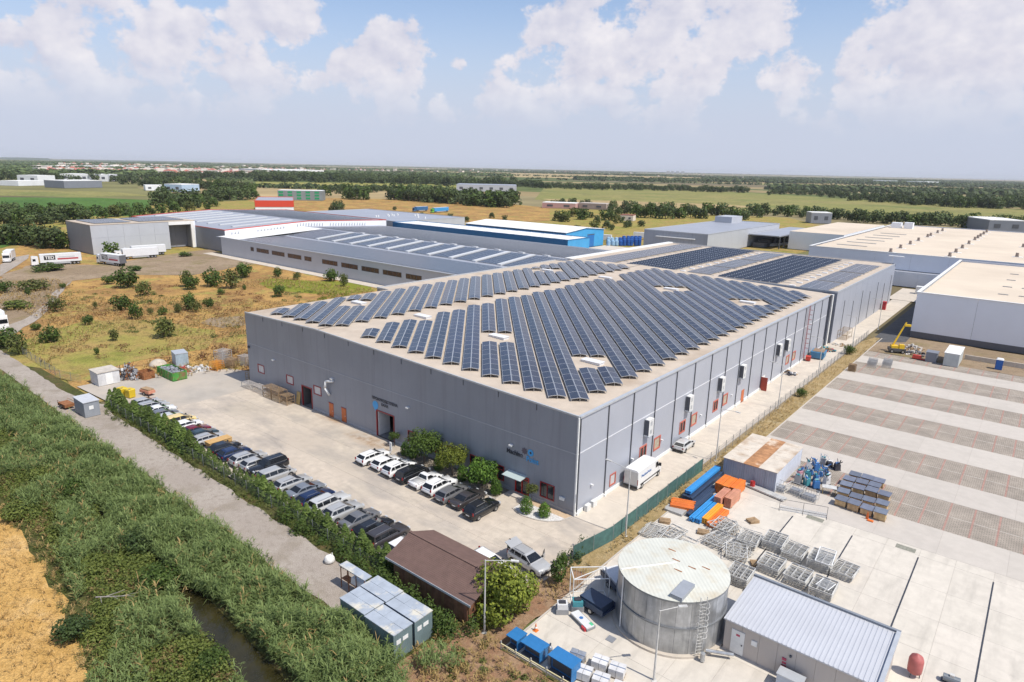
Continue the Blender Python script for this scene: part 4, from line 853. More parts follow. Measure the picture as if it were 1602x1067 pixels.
# (length, width, height, body stations [(x fraction from rear 0..1, top z, half width factor)], greenhouse (rear base, rear roof, front roof, front base), extras)
KINDS = {
 'hatch': dict(L=4.15, W=1.76, H=1.43, st=[(0, .72, .86), (.03, .92, .95), (.10, .98, 1), (.55, .96, 1), (.70, .97, 1), (.78, .93, .99), (.93, .80, .95), (.985, .66, .86), (1, .55, .8)], gh=(.015, .16, .52, .745), split=(.38, .62)),
 'estate': dict(L=4.65, W=1.80, H=1.43, st=[(0, .74, .88), (.03, .94, .95), (.10, .98, 1), (.55, .96, 1), (.70, .97, 1), (.78, .93, .99), (.93, .80, .95), (.985, .66, .86), (1, .55, .8)], gh=(.015, .14, .53, .745), split=(.24, .43, .63), rails=1),
 'sedan': dict(L=4.75, W=1.83, H=1.41, st=[(0, .78, .88), (.02, .96, .94), (.08, 1.02, .98), (.20, 1.0, 1), (.55, .95, 1), (.70, .96, 1), (.78, .93, .99), (.93, .80, .95), (.985, .66, .86), (1, .55, .8)], gh=(.13, .33, .54, .75), split=(.42, .62)),
 'suv': dict(L=4.60, W=1.86, H=1.64, st=[(0, .85, .88), (.03, 1.08, .95), (.10, 1.12, 1), (.55, 1.09, 1), (.72, 1.09, 1), (.79, 1.05, .99), (.93, .95, .96), (.985, .80, .9), (1, .66, .85)], gh=(.01, .13, .52, .73), split=(.22, .42, .62), rails=1),
 'mpv': dict(L=4.70, W=1.84, H=1.66, st=[(0, .80, .9), (.03, 1.02, .96), (.10, 1.05, 1), (.55, 1.02, 1), (.76, 1.02, 1), (.83, .96, .98), (.94, .82, .94), (.985, .68, .86), (1, .58, .8)], gh=(.01, .09, .57, .83), split=(.24, .46, .68)),
 'offroad': dict(L=4.85, W=1.86, H=1.76, st=[(0, .95, .95), (.02, 1.12, .99), (.10, 1.14, 1), (.55, 1.12, 1), (.72, 1.12, 1), (.75, 1.10, 1), (.94, 1.04, .98), (.985, .92, .95), (1, .8, .92)], gh=(.01, .06, .56, .71), split=(.22, .42, .62), rails=1),
 'pickup': dict(L=4.45, W=1.72, H=1.52, st=[(0, .95, .96), (.02, .98, 1), (.30, .98, 1), (.55, .95, 1), (.66, .96, 1), (.74, .93, .99), (.92, .80, .95), (.985, .66, .86), (1, .55, .8)], gh=(.36, .41, .55, .72), split=(.64,), bed=(.04, .345)),
}
WHEELS = {}
def build_car(kind):
    K = KINDS[kind]; L_, Wd, Hh = K['L'], K['W'], K['H']; hw = Wd/2; X = lambda f: -L_/2+f*L_; big = kind in ('suv', 'offroad', 'mpv'); zb = .30 if big else .22; out = {}
    mb = MB(); loft(mb, [ring(X(f), hw*wf, zb+(.12 if f in (0, 1) else 0), zt) for f, zt, wf in K['st']])
    if 'bed' in K:
        a, b = K['bed']; mb.mat(1).box(X(a)+.02, X(b), -hw+.14, hw-.14, .975, .992)
        mb.mat(0).box(X(a), X(b), -hw+.02, -hw+.12, .94, 1.05); mb.box(X(a), X(b), hw-.12, hw-.02, .94, 1.05); mb.box(X(a)-.04, X(a)+.05, -hw+.02, hw-.02, .94, 1.05)
    out['body'] = mb.mesh('body', [None, flat('bed_liner', (.42, .42, .41), .6)] if 'bed' in K else [None], True)
    belt = lambda x: np.interp((x+L_/2)/L_, [s_[0] for s_ in K['st']], [s_[1] for s_ in K['st']])
    rb_, rr, fr, fb = [X(f) for f in K['gh']]; zbelt = float(belt((rb_+fb)/2))-.03; zr = Hh; wb, wr = hw*.92, hw*.68
    def side_y(z): return wb+(wr-wb)*(z-zbelt)/(zr-zbelt)
    g_ = MB(); loft(g_, [[(rb_, -wb, zbelt), (rb_, wb, zbelt), (fb, wb*.97, zbelt), (fb, -wb*.97, zbelt)], [(rr, -wr-.02, zr-.07), (rr, wr+.02, zr-.07), (fr, wr+.02, zr-.06), (fr, -wr-.02, zr-.06)], [(rr+.18, -wr*.86, zr), (rr+.18, wr*.86, zr), (fr-.15, wr*.86, zr), (fr-.15, -wr*.86, zr)]])
    out['roof_shell'] = g_.mesh('roof_shell', [None], False)
    e = .012
    def quad_mesh(nm, pts, mat_): return MB().face(pts).mesh(nm, mat_)
    def lerp(a, b, t): return a+(b-a)*t
    def scr(xb, xt, sgn, nm):
        z0, z1 = zbelt+.07, zr-.11; t0, t1 = (z0-zbelt)/(zr-.065-zbelt), (z1-zbelt)/(zr-.065-zbelt)
        y0, y1 = lerp(wb, wr, t0)*.92, lerp(wb, wr, t1)*.92; x0, x1 = lerp(xb, xt, t0)+e*sgn, lerp(xb, xt, t1)+e*sgn
        return quad_mesh(nm, [(x0, -y0*sgn, z0+.01), (x0, y0*sgn, z0+.01), (x1, y1*sgn, z1+.01), (x1, -y1*sgn, z1+.01)], CGLASS)
    out['windscreen'] = scr(fb, fr, 1, 'windscreen'); out['rear_window'] = scr(rb_, rr, -1, 'rear_window')
    z0, z1 = zbelt+.09, zr-.14; cuts = [K['gh'][0]+.055]+list(K['split'])+[K['gh'][3]-.05]
    sw = []
    for s_ in (-1, 1):
        for k in range(len(cuts)-1):
            fa, fc = cuts[k]+.008, cuts[k+1]-.008; q = []
            for (f, z) in ((fa, z0), (fc, z0), (fc, z1), (fa, z1)):
                x = X(f); t = (z-zbelt)/(zr-.065-zbelt); x = min(max(x, lerp(rb_, rr, t)+.10), lerp(fb, fr, t)-.10); y = lerp(wb, wr+.02, t)+e
                q.append((x, s_*y, z))
            if abs(q[0][0]-q[1][0]) < .05: continue
            sw.append(quad_mesh('side_window', q if s_ < 0 else q[::-1], CGLASS))
    out['side_window'] = sw
    xf, xr_ = L_/2, -L_/2; zl = float(np.interp(.95, [s_[0] for s_ in K['st']], [s_[1] for s_ in K['st']]))
    out['headlight'] = [MB().box(xf-.30, xf-.03, s_*hw*.74-.19, s_*hw*.74+.19, zl-.20, zl-.02, taper=.1).mesh('headlight', LAMPW) for s_ in (-1, 1)]
    zt_ = K['st'][1][1]
    tall = big or kind == 'estate'
    out['tail_light'] = [MB().box(xr_-.015, xr_+.10, s_*hw*.82-.075, s_*hw*.82+.075, zt_-.24, zt_+(.08 if tall else -.06)).mesh('tail_light', LAMPR) for s_ in (-1, 1)]
    out['number_plate'] = MB().box(xr_-.03, xr_-.012, -.26, .26, .50 if not big else .62, .61 if not big else .73).mesh('number_plate', PLATE)
    out['bumper'] = [MB().box(xr_-.05, xr_+.12, -hw*.86, hw*.86, zb+.08, zb+.30).mesh('bumper', PLAST), MB().box(xf-.12, xf+.03, -hw*.80, hw*.80, zb+.08, zb+.26).mesh('bumper', PLAST)]
    out['mirror'] = [MB().box(fb-.28, fb-.12, s_*(hw*1.0)-.10, s_*(hw*1.0)+.10, zbelt+.05, zbelt+.19).mesh('mirror', PLAST) for s_ in (-1, 1)]
    out['window_trim'] = [MB().bar((rb_+.25, s_*(wb+.015), zbelt+.06), (fb-.15, s_*(wb*.985+.015), zbelt+.06), .018).mesh('window_trim', RIM) for s_ in (-1, 1)]
    if K.get('rails'): out['roof_rail'] = [MB().bar((rr+.25, s_*wr*.9, zr+.05), (fr-.2, s_*wr*.9, zr+.05), .025).mesh('roof_rail', RIM) for s_ in (-1, 1)]
    r = .37 if kind == 'offroad' else (.345 if big else .315); key = round(r, 3)
    if key not in WHEELS: WHEELS[key] = wheel_mesh(r, .22)
    wx = (X(.185), X(.80)); out['wheels'] = (WHEELS[key], [(x, s_*(hw-.10), r) for x in wx for s_ in (-1, 1)])
    arch = []
    for x in wx:
        for s_ in (-1, 1):
            am = MB(); pts = [(x+(r+.07)*math.cos(a), s_*(hw+.004), r+(r+.07)*math.sin(a)) for a in [PI*i/10 for i in range(11)]]; am.face(pts if s_ < 0 else pts[::-1]); arch.append(am.mesh('wheel_arch', PLAST))
    out['wheel_arch'] = arch
    return out
CARS = {}
def car(kind, colour, x, y, rot, label, group=None, nose=None, cat='car', z=.016):
    if kind not in CARS: CARS[kind] = build_car(kind)
    C_ = CARS[kind]; root = thing('parked_car' if cat == 'car' else 'pickup_truck', label, cat, (x, y, z), rot, group)
    root.scale = (1, 1, .95)
    for nm, me in C_.items():
        if nm == 'wheels':
            for p_ in me[1]: obj('wheel', me[0], root, p_)
            continue
        for m_ in (me if isinstance(me, list) else [me]):
            o = obj(nm, m_, root)
            if nm in ('body', 'roof_shell'):
                o.material_slots[0].link = 'OBJECT'; o.material_slots[0].material = PAINT[colour]
    return root
UP = PI/2
G1 = 'cars parked nose-in along the hall front'
fr_row = [('estate','white',-28.0,'white estate car, leftmost of the row at the hall front'),('hatch','white',-25.3,'white hatchback second from the left at the hall front'),('suv','white',-22.8,'white crossover between the white hatchback and the black van at the hall front'),
 ('mpv','black',-20.4,'black people carrier between white crossover and white pickup'),('pickup','white',-18.0,'small white pickup with open cargo bed at the hall front'),('suv','white',-15.6,'white crossover just right of the small white pickup'),
 ('estate','grey',-13.3,'dark grey estate with roof rails, third from the right at hall front'),('sedan','taupe',-11.0,'dark brownish-grey saloon second from right at the hall front'),('suv','black',-8.2,'black sport utility car, rightmost of the row by the entrance')]
for k_, c_, x_, lb in fr_row: car(k_, c_, x_, -5.75+(-.45 if x_ > -9 else 0)+random.uniform(-.15, .15), UP+random.uniform(-.02, .02), lb, G1, cat='pickup' if k_ == 'pickup' else 'car')
G2 = 'cars parked in the long row along the conifer hedge'
bk_row = [('hatch','silver',-70.2,'silver hatchback at the far left end of the hedge row'),('estate','silver',-67.8,'silver estate second from the far left end of the hedge row'),('sedan','white',-65.2,'white saloon third from the far left end of the hedge row'),('hatch','grey',-63.0,'grey hatchback fourth from the far left end of the hedge row'),('hatch','palegrey',-60.8,'pale grey hatchback just left of the cream van in hedge row'),
 ('mpv','cream',-58.6,'cream yellow van-like car in the hedge row'),('hatch','white',-56.2,'white hatchback between the cream car and the dark red car'),('sedan','red',-53.4,'dark red saloon, the only red car in hedge row'),('hatch','teal',-51.2,'dark teal hatchback just right of the dark red car'),('estate','silver',-49.2,'silver estate just left of the orange crate in hedge row'),
 ('hatch','black',-44.8,'black hatchback just right of the orange crate in hedge row'),('hatch','navy',-42.3,'dark blue hatchback right of the black hatchback in hedge row'),('estate','silver',-39.6,'silver estate right of the dark blue hatchback in hedge row'),('hatch','silver',-37.3,'silver hatchback left of the black off-roader in hedge row'),('offroad','black',-35.3,'black off-road car parked with its nose to the hedge'),
 ('mpv','silver',-32.6,'tall silver people carrier right of the black off-roader'),('estate','silver',-29.3,'silver estate right of the tall silver people carrier'),('sedan','bluegrey',-26.6,'blue-grey saloon in the middle of the hedge row'),('estate','navy',-24.2,'navy estate right of the blue-grey saloon'),('offroad','palegrey',-21.8,'pale silver off-roader right of the navy estate'),('suv','silver',-19.2,'silver sport utility car left of the grey saloon in hedge row'),
 ('sedan','grey',-16.6,'grey saloon left of the black estate with silver rails'),('estate','black',-14.1,'black estate with silver roof rails near the brown shed'),('offroad','taupe',-11.7,'dark brown-black off-roader next to the white car by the shed'),('hatch','white',-9.1,'white hatchback half hidden behind the brown shed roof')]
for k_, c_, x_, lb in bk_row:
    rv = (k_ == 'offroad' and c_ == 'black'); car(k_, c_, x_, -16.9+(.5 if rv else 0)+random.uniform(-.2, .2), (UP if not rv else -UP)+random.uniform(-.02, .02), lb, G2)
car('hatch', 'palegrey', 1.05, 25.8, UP+.02, 'pale silver hatchback parked in the lane beside the hall wall')
car('estate', 'white', -.7, -13.6, -.1, 'white car almost hidden between the brown shed and the tree')
ov = car('suv', 'silver', 2.1, -10.9, -.12, 'silver sport utility car with tailgate raised and front door open')
tg = MB().box(-.06, .0, -.78, .78, 0, 1.0); tgo = part('open_tailgate', tg, PAINT['silver'], ov, (-1.74, 0, 1.57)); tgo.rotation_euler = (0, math.radians(-72), 0)
part('tailgate_glass', MB().box(-.075, -.062, -.65, .65, .1, .55), CGLASS, tgo)
od = part('open_door', MB().box(-.95, 0, 0, .06, .42, 1.05), PAINT['silver'], ov, (.75, .92, 0), 1.15-PI*.0); od.rotation_euler = (0, 0, -1.15)
part('door_glass', MB().face([(-.9, .03, 1.05), (-.05, .03, 1.05), (-.35, .03, 1.55), (-.85, .03, 1.55)]), CGLASS, od)
# panel van
def van(x, y, rot, label):
    L_, hw = 6.6, .99; r = thing('panel_van', label, 'van', (x, y, .016), rot); wm = PAINT['white']; X = lambda f: -L_/2+f*L_
    def rg(xx, w, zb, zt): return [(xx, -w, zb), (xx, -w*1.0, zb+1.1), (xx, -w*.96, zt-.18), (xx, -w*.80, zt), (xx, w*.80, zt), (xx, w*.96, zt-.18), (xx, w, zb+1.1), (xx, w, zb)]
    mb = MB(); loft(mb, [rg(X(0), hw*.97, .35, 2.62), rg(X(.01), hw, .32, 2.66), rg(X(.70), hw, .32, 2.68), rg(X(.765), hw*.985, .32, 2.58), rg(X(.885), hw*.96, .32, 1.62), rg(X(.975), hw*.92, .34, 1.22), rg(X(1), hw*.84, .42, .95)]); part('body', mb, wm, r, smooth=False)
    part('windscreen', MB().face([(X(.775)+.03, -.80, 2.45), (X(.775)+.03, .80, 2.45), (X(.88)+.02, .86, 1.68), (X(.88)+.02, -.86, 1.68)][::-1]), CGLASS, r)
    for s_ in (-1, 1):
        q = [(X(.70), s_*(hw+.012), 1.45), (X(.845), s_*(hw+.0), 1.45), (X(.79), s_*(hw*.965+.012), 2.15), (X(.70), s_*(hw*.97+.012), 2.15)]; part('side_window', MB().face(q if s_ < 0 else q[::-1]), CGLASS, r)
        part('headlight', MB().box(X(.955), X(.995), s_*.68-.18, s_*.68+.18, .85, 1.12), LAMPW, r); part('tail_light', MB().box(X(0)-.02, X(0)+.06, s_*.90-.07, s_*.90+.07, .75, 1.5), LAMPR, r)
        part('mirror', MB().box(X(.835), X(.86), s_*1.12-.14, s_*1.12+.14, 1.45, 1.85), PLAST, r); part('side_strip', MB().box(X(.1), X(.9), s_*(hw+.01)-.02, s_*(hw+.01)+.02, .62, .76), PLAST, r)
    for s_ in (-1, 1): part('rear_door', MB().box(X(0)-.03, X(0)-.0, s_*.46-.43, s_*.46+.43, .55, 2.4), flat('van_door', (.62, .61, .58), .4), r)
    part('bumper', MB().box(X(0)-.15, X(0)+.05, -.9, .9, .38, .58), PLAST, r)
    for f in (.17, .84):
        for s_ in (-1, 1): obj('wheel', wheel_mesh(.36, .24) if ('v' not in WHEELS) else WHEELS['v'], r, (X(f), s_*.90, .36))
    text_obj('MachinePoint', .48, flat('van_blue_letters', (.08, .18, .42), .5), r, (X(.12), -hw-.012, 1.55), (PI/2, 0, 0))
    return r
van(1.45, 13.2, UP+.02, 'white high-roof delivery van with blue lettering parked against the hall wall')
# articulated lorries
def lorry(x, y, rot, label, text=True, trailer=True, tl=12.6, group='lorries parked on the dirt lot', tcol='trailer', ccol='white'):
    r = thing('lorry', label, 'truck', (x, y, .0), rot, group)
    c0 = tl/2
    mb = MB(); loft(mb, [[(c0+.5, -1.2, .6), (c0+.5, 1.2, .6), (c0+.5, 1.2, 3.3), (c0+.5, -1.2, 3.3)], [(c0+2.2, -1.2, .5), (c0+2.2, 1.2, .5), (c0+2.15, 1.18, 3.5), (c0+2.15, -1.18, 3.5)], [(c0+2.65, -1.15, .45), (c0+2.65, 1.15, .45), (c0+2.45, 1.1, 3.2), (c0+2.45, -1.1, 3.2)]]); part('cab', mb, PAINT[ccol], r)
    part('windscreen', MB().face([(c0+2.62, -1.02, 1.75), (c0+2.62, 1.02, 1.75), (c0+2.54, 1.0, 2.65), (c0+2.54, -1.0, 2.65)]), CGLASS, r)
    for s_ in (-1, 1):
        q = [(c0+1.3, s_*1.212, 1.75), (c0+2.2, s_*1.212, 1.75), (c0+2.15, s_*1.205, 2.6), (c0+1.3, s_*1.208, 2.6)]; part('side_window', MB().face(q if s_ < 0 else q[::-1]), CGLASS, r); part('headlight', MB().box(c0+2.6, c0+2.68, s_*.85-.2, s_*.85+.2, .75, 1.0), LAMPW, r)
    ch = MB().box(-tl/2+.3, c0+2.2, -.5, .5, .7, .95); part('chassis', ch, PLAST, r)
    if trailer:
        tr = part('trailer_box', MB().box(-tl/2, c0, -1.27, 1.27, 1.1, 4.0), PAINT[tcol], r); part('roof_sheet', MB().box(-tl/2, c0, -1.26, 1.26, 4.0, 4.03), WHITE, tr); part('side_skirt', MB().box(-tl/2+3.6, c0-3.2, -1.2, 1.2, .5, 1.05), TRIM, tr)
        part('rear_frame', MB().box(-tl/2-.04, -tl/2, -1.27, 1.27, 1.05, 4.0), flat('frame_dark', (.12, .12, .13), .6), tr)
        if text:
            for s_ in (-1, 1):
                pl = part('sign_panel', MB().box(c0-4.6, c0-1.2, s_*1.285-.01, s_*1.285+.01, 2.0, 3.6), flat('sign_black', (.02, .02, .022), .6), tr)
                text_obj('TED', 1.5, WHITE, pl, (c0-2.9, s_*1.30, 2.28), (PI/2, 0, 0 if s_ < 0 else PI), 'CENTER', .03)
                part('red_stripe', MB().box(-tl/2+1.0, c0-5.2, s_*1.28-.008, s_*1.28+.008, 1.9, 2.45), flat('stripe_red', (.42, .05, .06), .6), tr); part('grey_line', MB().box(-tl/2+2.0, c0-5.6, s_*1.28-.008, s_*1.28+.008, 2.75, 3.0), flat('line_grey', (.45, .45, .47), .6), tr)
    if 'l' not in WHEELS: WHEELS['l'] = wheel_mesh(.5, .34)
    for xx in (c0+1.9, c0-1.6)+((-tl/2+1.2, -tl/2+2.4, -tl/2+3.6) if trailer else ()):
        for s_ in (-1, 1): obj('wheel', WHEELS['l'], r, (xx, s_*1.0, .5))
    return r
def between(a, b): A, B = at(*a), at(*b); return (A[0]+B[0])/2, (A[1]+B[1])/2, math.atan2(B[1]-A[1], B[0]-A[0])
x_, y_, r_ = between((135, 411), (56, 416)); lorry(x_, y_, r_, 'white articulated lorry with black TED panel, left of the storage hall')
x_, y_, r_ = between((204, 418), (153, 411)); lorry(x_, y_, r_, 'white lorry with black TED panel, nearest in front of the storage hall', tl=11.5)
x_, y_, r_ = between((240, 402), (170, 407)); lorry(x_+1, y_+3, r_, 'plain white lorry parked behind the nearest TED lorry', text=False)
lorry(x_-6, y_+9, r_, 'plain white lorry nearest the grey storage hall wall', text=False)
x_, y_, r_ = between((26, 402), (6, 414)); lorry(x_, y_, r_, 'small white box truck on the road at far left', tl=6.5, text=False, group='trucks at the left edge')
x_, y_, r_ = between((-24, 500), (12, 522)); lorry(x_, y_, r_, 'white truck cut off by the left edge of the picture', tl=8, text=False, group='trucks at the left edge')
GREENC = paint('lime', (.15, .50, .05), 0); PAINT['lime'] = GREENC; PAINT['skyblue'] = paint('skyblue', (.03, .30, .65), 0, .4); PAINT['tarpblue'] = paint('tarpblue', (.03, .13, .30), 0, .5)
x_, y_, r_ = between((702, 331), (676, 333)); lorry(x_, y_, r_, 'lime green cab with bright blue trailer in the dry field', text=False, tcol='skyblue', ccol='lime', group='trucks in the dry field', tl=20)
x_, y_, r_ = between((668, 330), (650, 331)); lorry(x_, y_, r_, 'dark blue tarpaulin trailer truck in the dry field', text=False, tcol='tarpblue', ccol='tarpblue', group='trucks in the dry field', tl=14)
# ------------------------------------------------------------------ tank, pump house and the storage yard
GALV = M('galvanised_sheet', (.45, .46, .47), rough=.36, metal=.6, var=.2, scale=.7, col3=(.27, .28, .29), scale3=1.4, ramp3=(.46, .7), st3=(1, 1, .18), coord='Position', objvar=.12)
TANKR = M('tank_roof_sheet', (.59, .59, .52), rough=.6, var=.05, scale=.6, col3=(.50, .42, .29), scale3=.5, ramp3=(.5, .8), rib=.45, ribh=.35, coord='Position')
RUST = M('rust', (.28, .115, .045), rough=.9, var=.35, scale=2.5, bump=.2)
GRATE = M('galvanised_bars', (.58, .57, .54), rough=.6, metal=.15, var=.18, scale=1.2)
WOOD = M('pallet_wood', (.36, .245, .14), rough=.9, var=.25, scale=2.5)
tank = thing('water_tank', 'round galvanised water tank with pale rust-streaked roof', 'water tank', (16.0, -9.0, .016))
NT = 24
for k in range(2):
    for i in range(NT):
        a0, a1 = 2*PI*i/NT+.002, 2*PI*(i+1)/NT-.002; z0, z1 = (.18, 2.55) if k == 0 else (2.59, 5.0); rr = 4.57-(.01 if k else 0); mb = MB(); seg = [a0+(a1-a0)*j/3 for j in range(4)]
        for p, q in zip(seg[:-1], seg[1:]): mb.face([(rr*math.cos(p), rr*math.sin(p), z0), (rr*math.cos(q), rr*math.sin(q), z0), (rr*math.cos(q), rr*math.sin(q), z1), (rr*math.cos(p), rr*math.sin(p), z1)])
        part('shell_plate', mb, GALV, tank)
part('shell_liner', MB().cyl((0, 0), 4.52, .1, 4.97, 48), DARKT, tank)
for z_ in (2.57, 4.98): part('stiffening_ring', MB().lathe([(4.55, z_-.07), (4.65, z_-.07), (4.65, z_+.07), (4.55, z_+.07)], 64), flat('ring_steel', (.26, .27, .28), .5, .5), tank)
tr_ = part('tank_roof', MB().lathe([(4.62, 4.96), (4.64, 5.06), (.02, 5.28)], 64), TANKR, tank)
part('footing', MB().lathe([(4.9, 0), (4.9, .2), (4.5, .2)], 48), CONC_L, tank)
part('roof_hatch_box', MB().box(1.6, 2.6, -3.9, -1.5, 5.05, 5.42), flat('hatch_grey', (.30, .32, .35), .5), tr_); part('roof_pipe', MB().bar((-3.2, -3.2, 5.1), (0, .5, 5.32), .06, 8), WHITE, tr_)
for x_, y_ in ((-1.2, 2.2), (-.2, .9), (.6, -.4), (1.3, .8), (2.2, 1.6)): part('rust_patch', MB().box(x_-.35, x_+.35, y_-.06, y_+.06, 5.28-math.hypot(x_, y_)*.0476+.004, 5.29-math.hypot(x_, y_)*.0476+.012), RUST, tr_)
part('down_pipe', MB().bar((-2.6, -3.85, .2), (-2.6, -3.85, 5.0), .06, 8), WHITE, tank)
lad = MB(); la = -.62; ex, ey = math.cos(la), math.sin(la); tx, ty = -ey, ex
for s_ in (-.28, .28): lad.bar((4.85*ex+tx*s_, 4.85*ey+ty*s_, .2), (4.85*ex+tx*s_, 4.85*ey+ty*s_, 5.6), .035)
for k in range(17): lad.bar((4.85*ex-tx*.28, 4.85*ey-ty*.28, .45+k*.3), (4.85*ex+tx*.28, 4.85*ey+ty*.28, .45+k*.3), .022)
for k in range(6):
    z_ = 2.3+k*.55; ps = [(4.85*ex+tx*math.cos(t)*.4+ex*math.sin(t)*.65, 4.85*ey+ty*math.cos(t)*.4+ey*math.sin(t)*.65, z_) for t in [PI*i/6 for i in range(7)]]
    for p, q in zip(ps[:-1], ps[1:]): lad.bar(p, q, .022)
part('caged_ladder', lad, GRATE, tank)
part('valve_pipe', MB().bar((4.3, -2.2, .5), (6.2, -1.2, .5), .14, 10).bar((4.4, -3.0, .1), (4.4, -3.0, .8), .2, 10), GALV, tank)
# pump house
SAND = M('sandwich_panel_beige', (.50, .45, .41), rough=.5, var=.03, scale=.4, rib=.4, ribh=.12, coord='Position')
ph = thing('pump_house', 'beige pump house with a ribbed silver roof beside the tank', 'building', (21.0, -9.4, .016))
for i in range(8): part('wall_panel', MB().box(i*1.39+.008, (i+1)*1.39-.008, 0, .08, 0, 2.75), SAND, ph)
for s_ in (0, 11.04):
    for j in range(4): part('wall_panel', MB().prism(ccw(rect(s_, s_+.08, .09+j*1.6, .09+(j+1)*1.6-.012)), 0, lambda x, y: 2.75+.35*y/6.5), SAND, ph)
part('wall_panel', MB().box(0, 11.12, 6.5, 6.58, 0, 3.1), SAND, ph)
SILV = M('silver_roof_sheet', (.53, .54, .57), rough=.45, metal=.1, var=.03, scale=.4, coord='Position')
pr_ = part('roof', MB().prism(ccw(rect(-.12, 11.25, -.15, 6.75)), lambda x, y: 2.78+.35*y/6.5, lambda x, y: 2.88+.35*y/6.5), SILV, ph)
for i in range(34): part('roof_rib', MB().prism(ccw(rect(.06+i*.335, .15+i*.335, -.14, 6.5)), lambda x, y: 2.88+.35*y/6.5, lambda x, y: 2.92+.35*y/6.5), SILV, pr_)
part('roof_flashing', MB().box(-.15, 11.28, 6.55, 6.8, 3.1, 3.42), flat('flashing_grey', (.22, .24, .27), .5), pr_); part('roof_flashing', MB().prism(ccw(rect(11.0, 11.3, -.16, 6.5)), lambda x, y: 2.8+.35*y/6.5, lambda x, y: 3.12+.35*y/6.5), TRIM, pr_)
dr_ = part('door', MB().box(.6, 1.65, -.06, -.0, .1, 2.2), WHITE, ph); part('handle', MB().box(1.45, 1.55, -.12, -.06, 1.0, 1.1), DARKT, dr_); part('red_notice', MB().box(.98, 1.28, -.07, -.062, 1.72, 1.9), flat('notice_red', (.5, .06, .12), .5), dr_)
part('vent_box', MB().box(2.2, 2.65, -.08, 0, 1.5, 1.95), WHITE, ph); part('alarm_box', MB().box(4.6, 4.9, -.1, 0, 1.5, 1.68), flat('notice_red', (.5, .06, .12)), ph); part('siren', MB().box(5.1, 5.25, -.14, 0, 2.0, 2.15), DARKT, ph); part('fire_valve', MB().box(4.6, 4.95, -.25, 0, .75, 1.05), flat('valve_dark_red', (.22, .03, .03), .5), ph); part('sign_board', MB().box(4.62, 4.92, -.02, 0, 1.15, 1.32), flat('notice_red', (.5, .06, .12)), ph)
t = thing('metal_cabinet', 'low grey metal cabinet against the front of the pump house', 'cabinet', (26.6, -10.4, .016)); part('cabinet_body', MB().box(-.9, .9, -.4, .55, 0, 1.15), flat('cabinet_steel', (.42, .47, .55), .4, .3), t); part('cabinet_lid', MB().box(-.95, .95, -.45, .58, 1.15, 1.22), TRIM, t)
# red pressure vessel and small pump
t = thing('pressure_vessel', 'pink-red upright pressure vessel on the yard by the pump house', 'vessel', (33.6, -2.6, .016)); part('vessel_body', MB().lathe([(.02, .25), (.3, .28), (.5, .45), (.52, .8), (.52, 1.5), (.42, 1.78), (.15, 1.9), (.1, 2.0), (.02, 2.02)], 20), M('vessel_red', (.42, .12, .11), rough=.55, var=.1, scale=2), t, smooth=True)
for i in range(3): part('leg', MB().bar((.4*math.cos(i*2.1), .4*math.sin(i*2.1), 0), (.36*math.cos(i*2.1), .36*math.sin(i*2.1), .5), .05), DARKT, t)
t = thing('electric_motor', 'small grey electric motor lying right of the red vessel', 'motor', (36.0, -1.6, .016)); part('motor_body', MB().bar((-.6, 0, .35), (.5, .1, .35), .3, 12), flat('motor_grey', (.20, .22, .24), .5, .4), t); part('motor_base', MB().box(-.7, .7, -.3, .35, 0, .09), DARKT, t); part('junction_box', MB().box(-.2, .1, -.1, .2, .6, .78), GRATE, t)
# stacks of galvanised mesh frames
def frame_mesh(L_, Wd, nx, ny, r=.035):
    mb = MB(); 
    for s_ in (-1, 1): mb.bar((-L_/2, s_*Wd/2, 0), (L_/2, s_*Wd/2, 0), r); mb.bar((s_*L_/2, -Wd/2, 0), (s_*L_/2, Wd/2, 0), r)
    for i in range(1, nx): mb.bar((-L_/2+L_*i/nx, -Wd/2, 0), (-L_/2+L_*i/nx, Wd/2, 0), r*.6)
    for i in range(1, ny): mb.bar((-L_/2, -Wd/2+Wd*i/ny, 0), (L_/2, -Wd/2+Wd*i/ny, 0), r*.6)
    return mb.mesh('mesh_frame', GRATE if r > .04 else M('weathered_bars', (.50, .49, .46), rough=.65, metal=.1, var=.18, scale=1.2))
FRA = frame_mesh(2.0, 2.5, 7, 3); FRB = frame_mesh(1.95, 2.4, 3, 8); FRT = frame_mesh(2.0, 2.5, 3, 4, .045); FRW = None
stk = [(8.4, 2.6, 3, .25), (10.2, 3.6, 3, .2), (12.0, 2.2, 3, .3), (14.1, 8.6, 7, .5), (14.4, 5.6, 6, .35), (16.9, 7.6, 7, .15), (16.8, 4.7, 6, .3), (19.2, 8.8, 10, .04), (21.3, 8.4, 8, .06), (23.8, 8.3, 11, .0), (26.0, 8.4, 6, .05), (20.3, 4.4, 9, .04), (22.9, 4.2, 9, .05), (25.2, 4.0, 8, .0), (18.6, .6, 10, .03), (13.2, -.2, 4, .2), (21.0, .4, 5, .1)]
where = ['left end, beside the fence','second from the fence end','behind the tank','topmost left, tangled','left, tangled, below the topmost','centre left, splayed','centre left, near the tank','middle of the back line','second from right pair of back line','tall with a white grid on top','far right of the back line','left of the front line','middle of the front line','right end of the front line','just right of the tank','close behind the tank','behind the pump house roof']
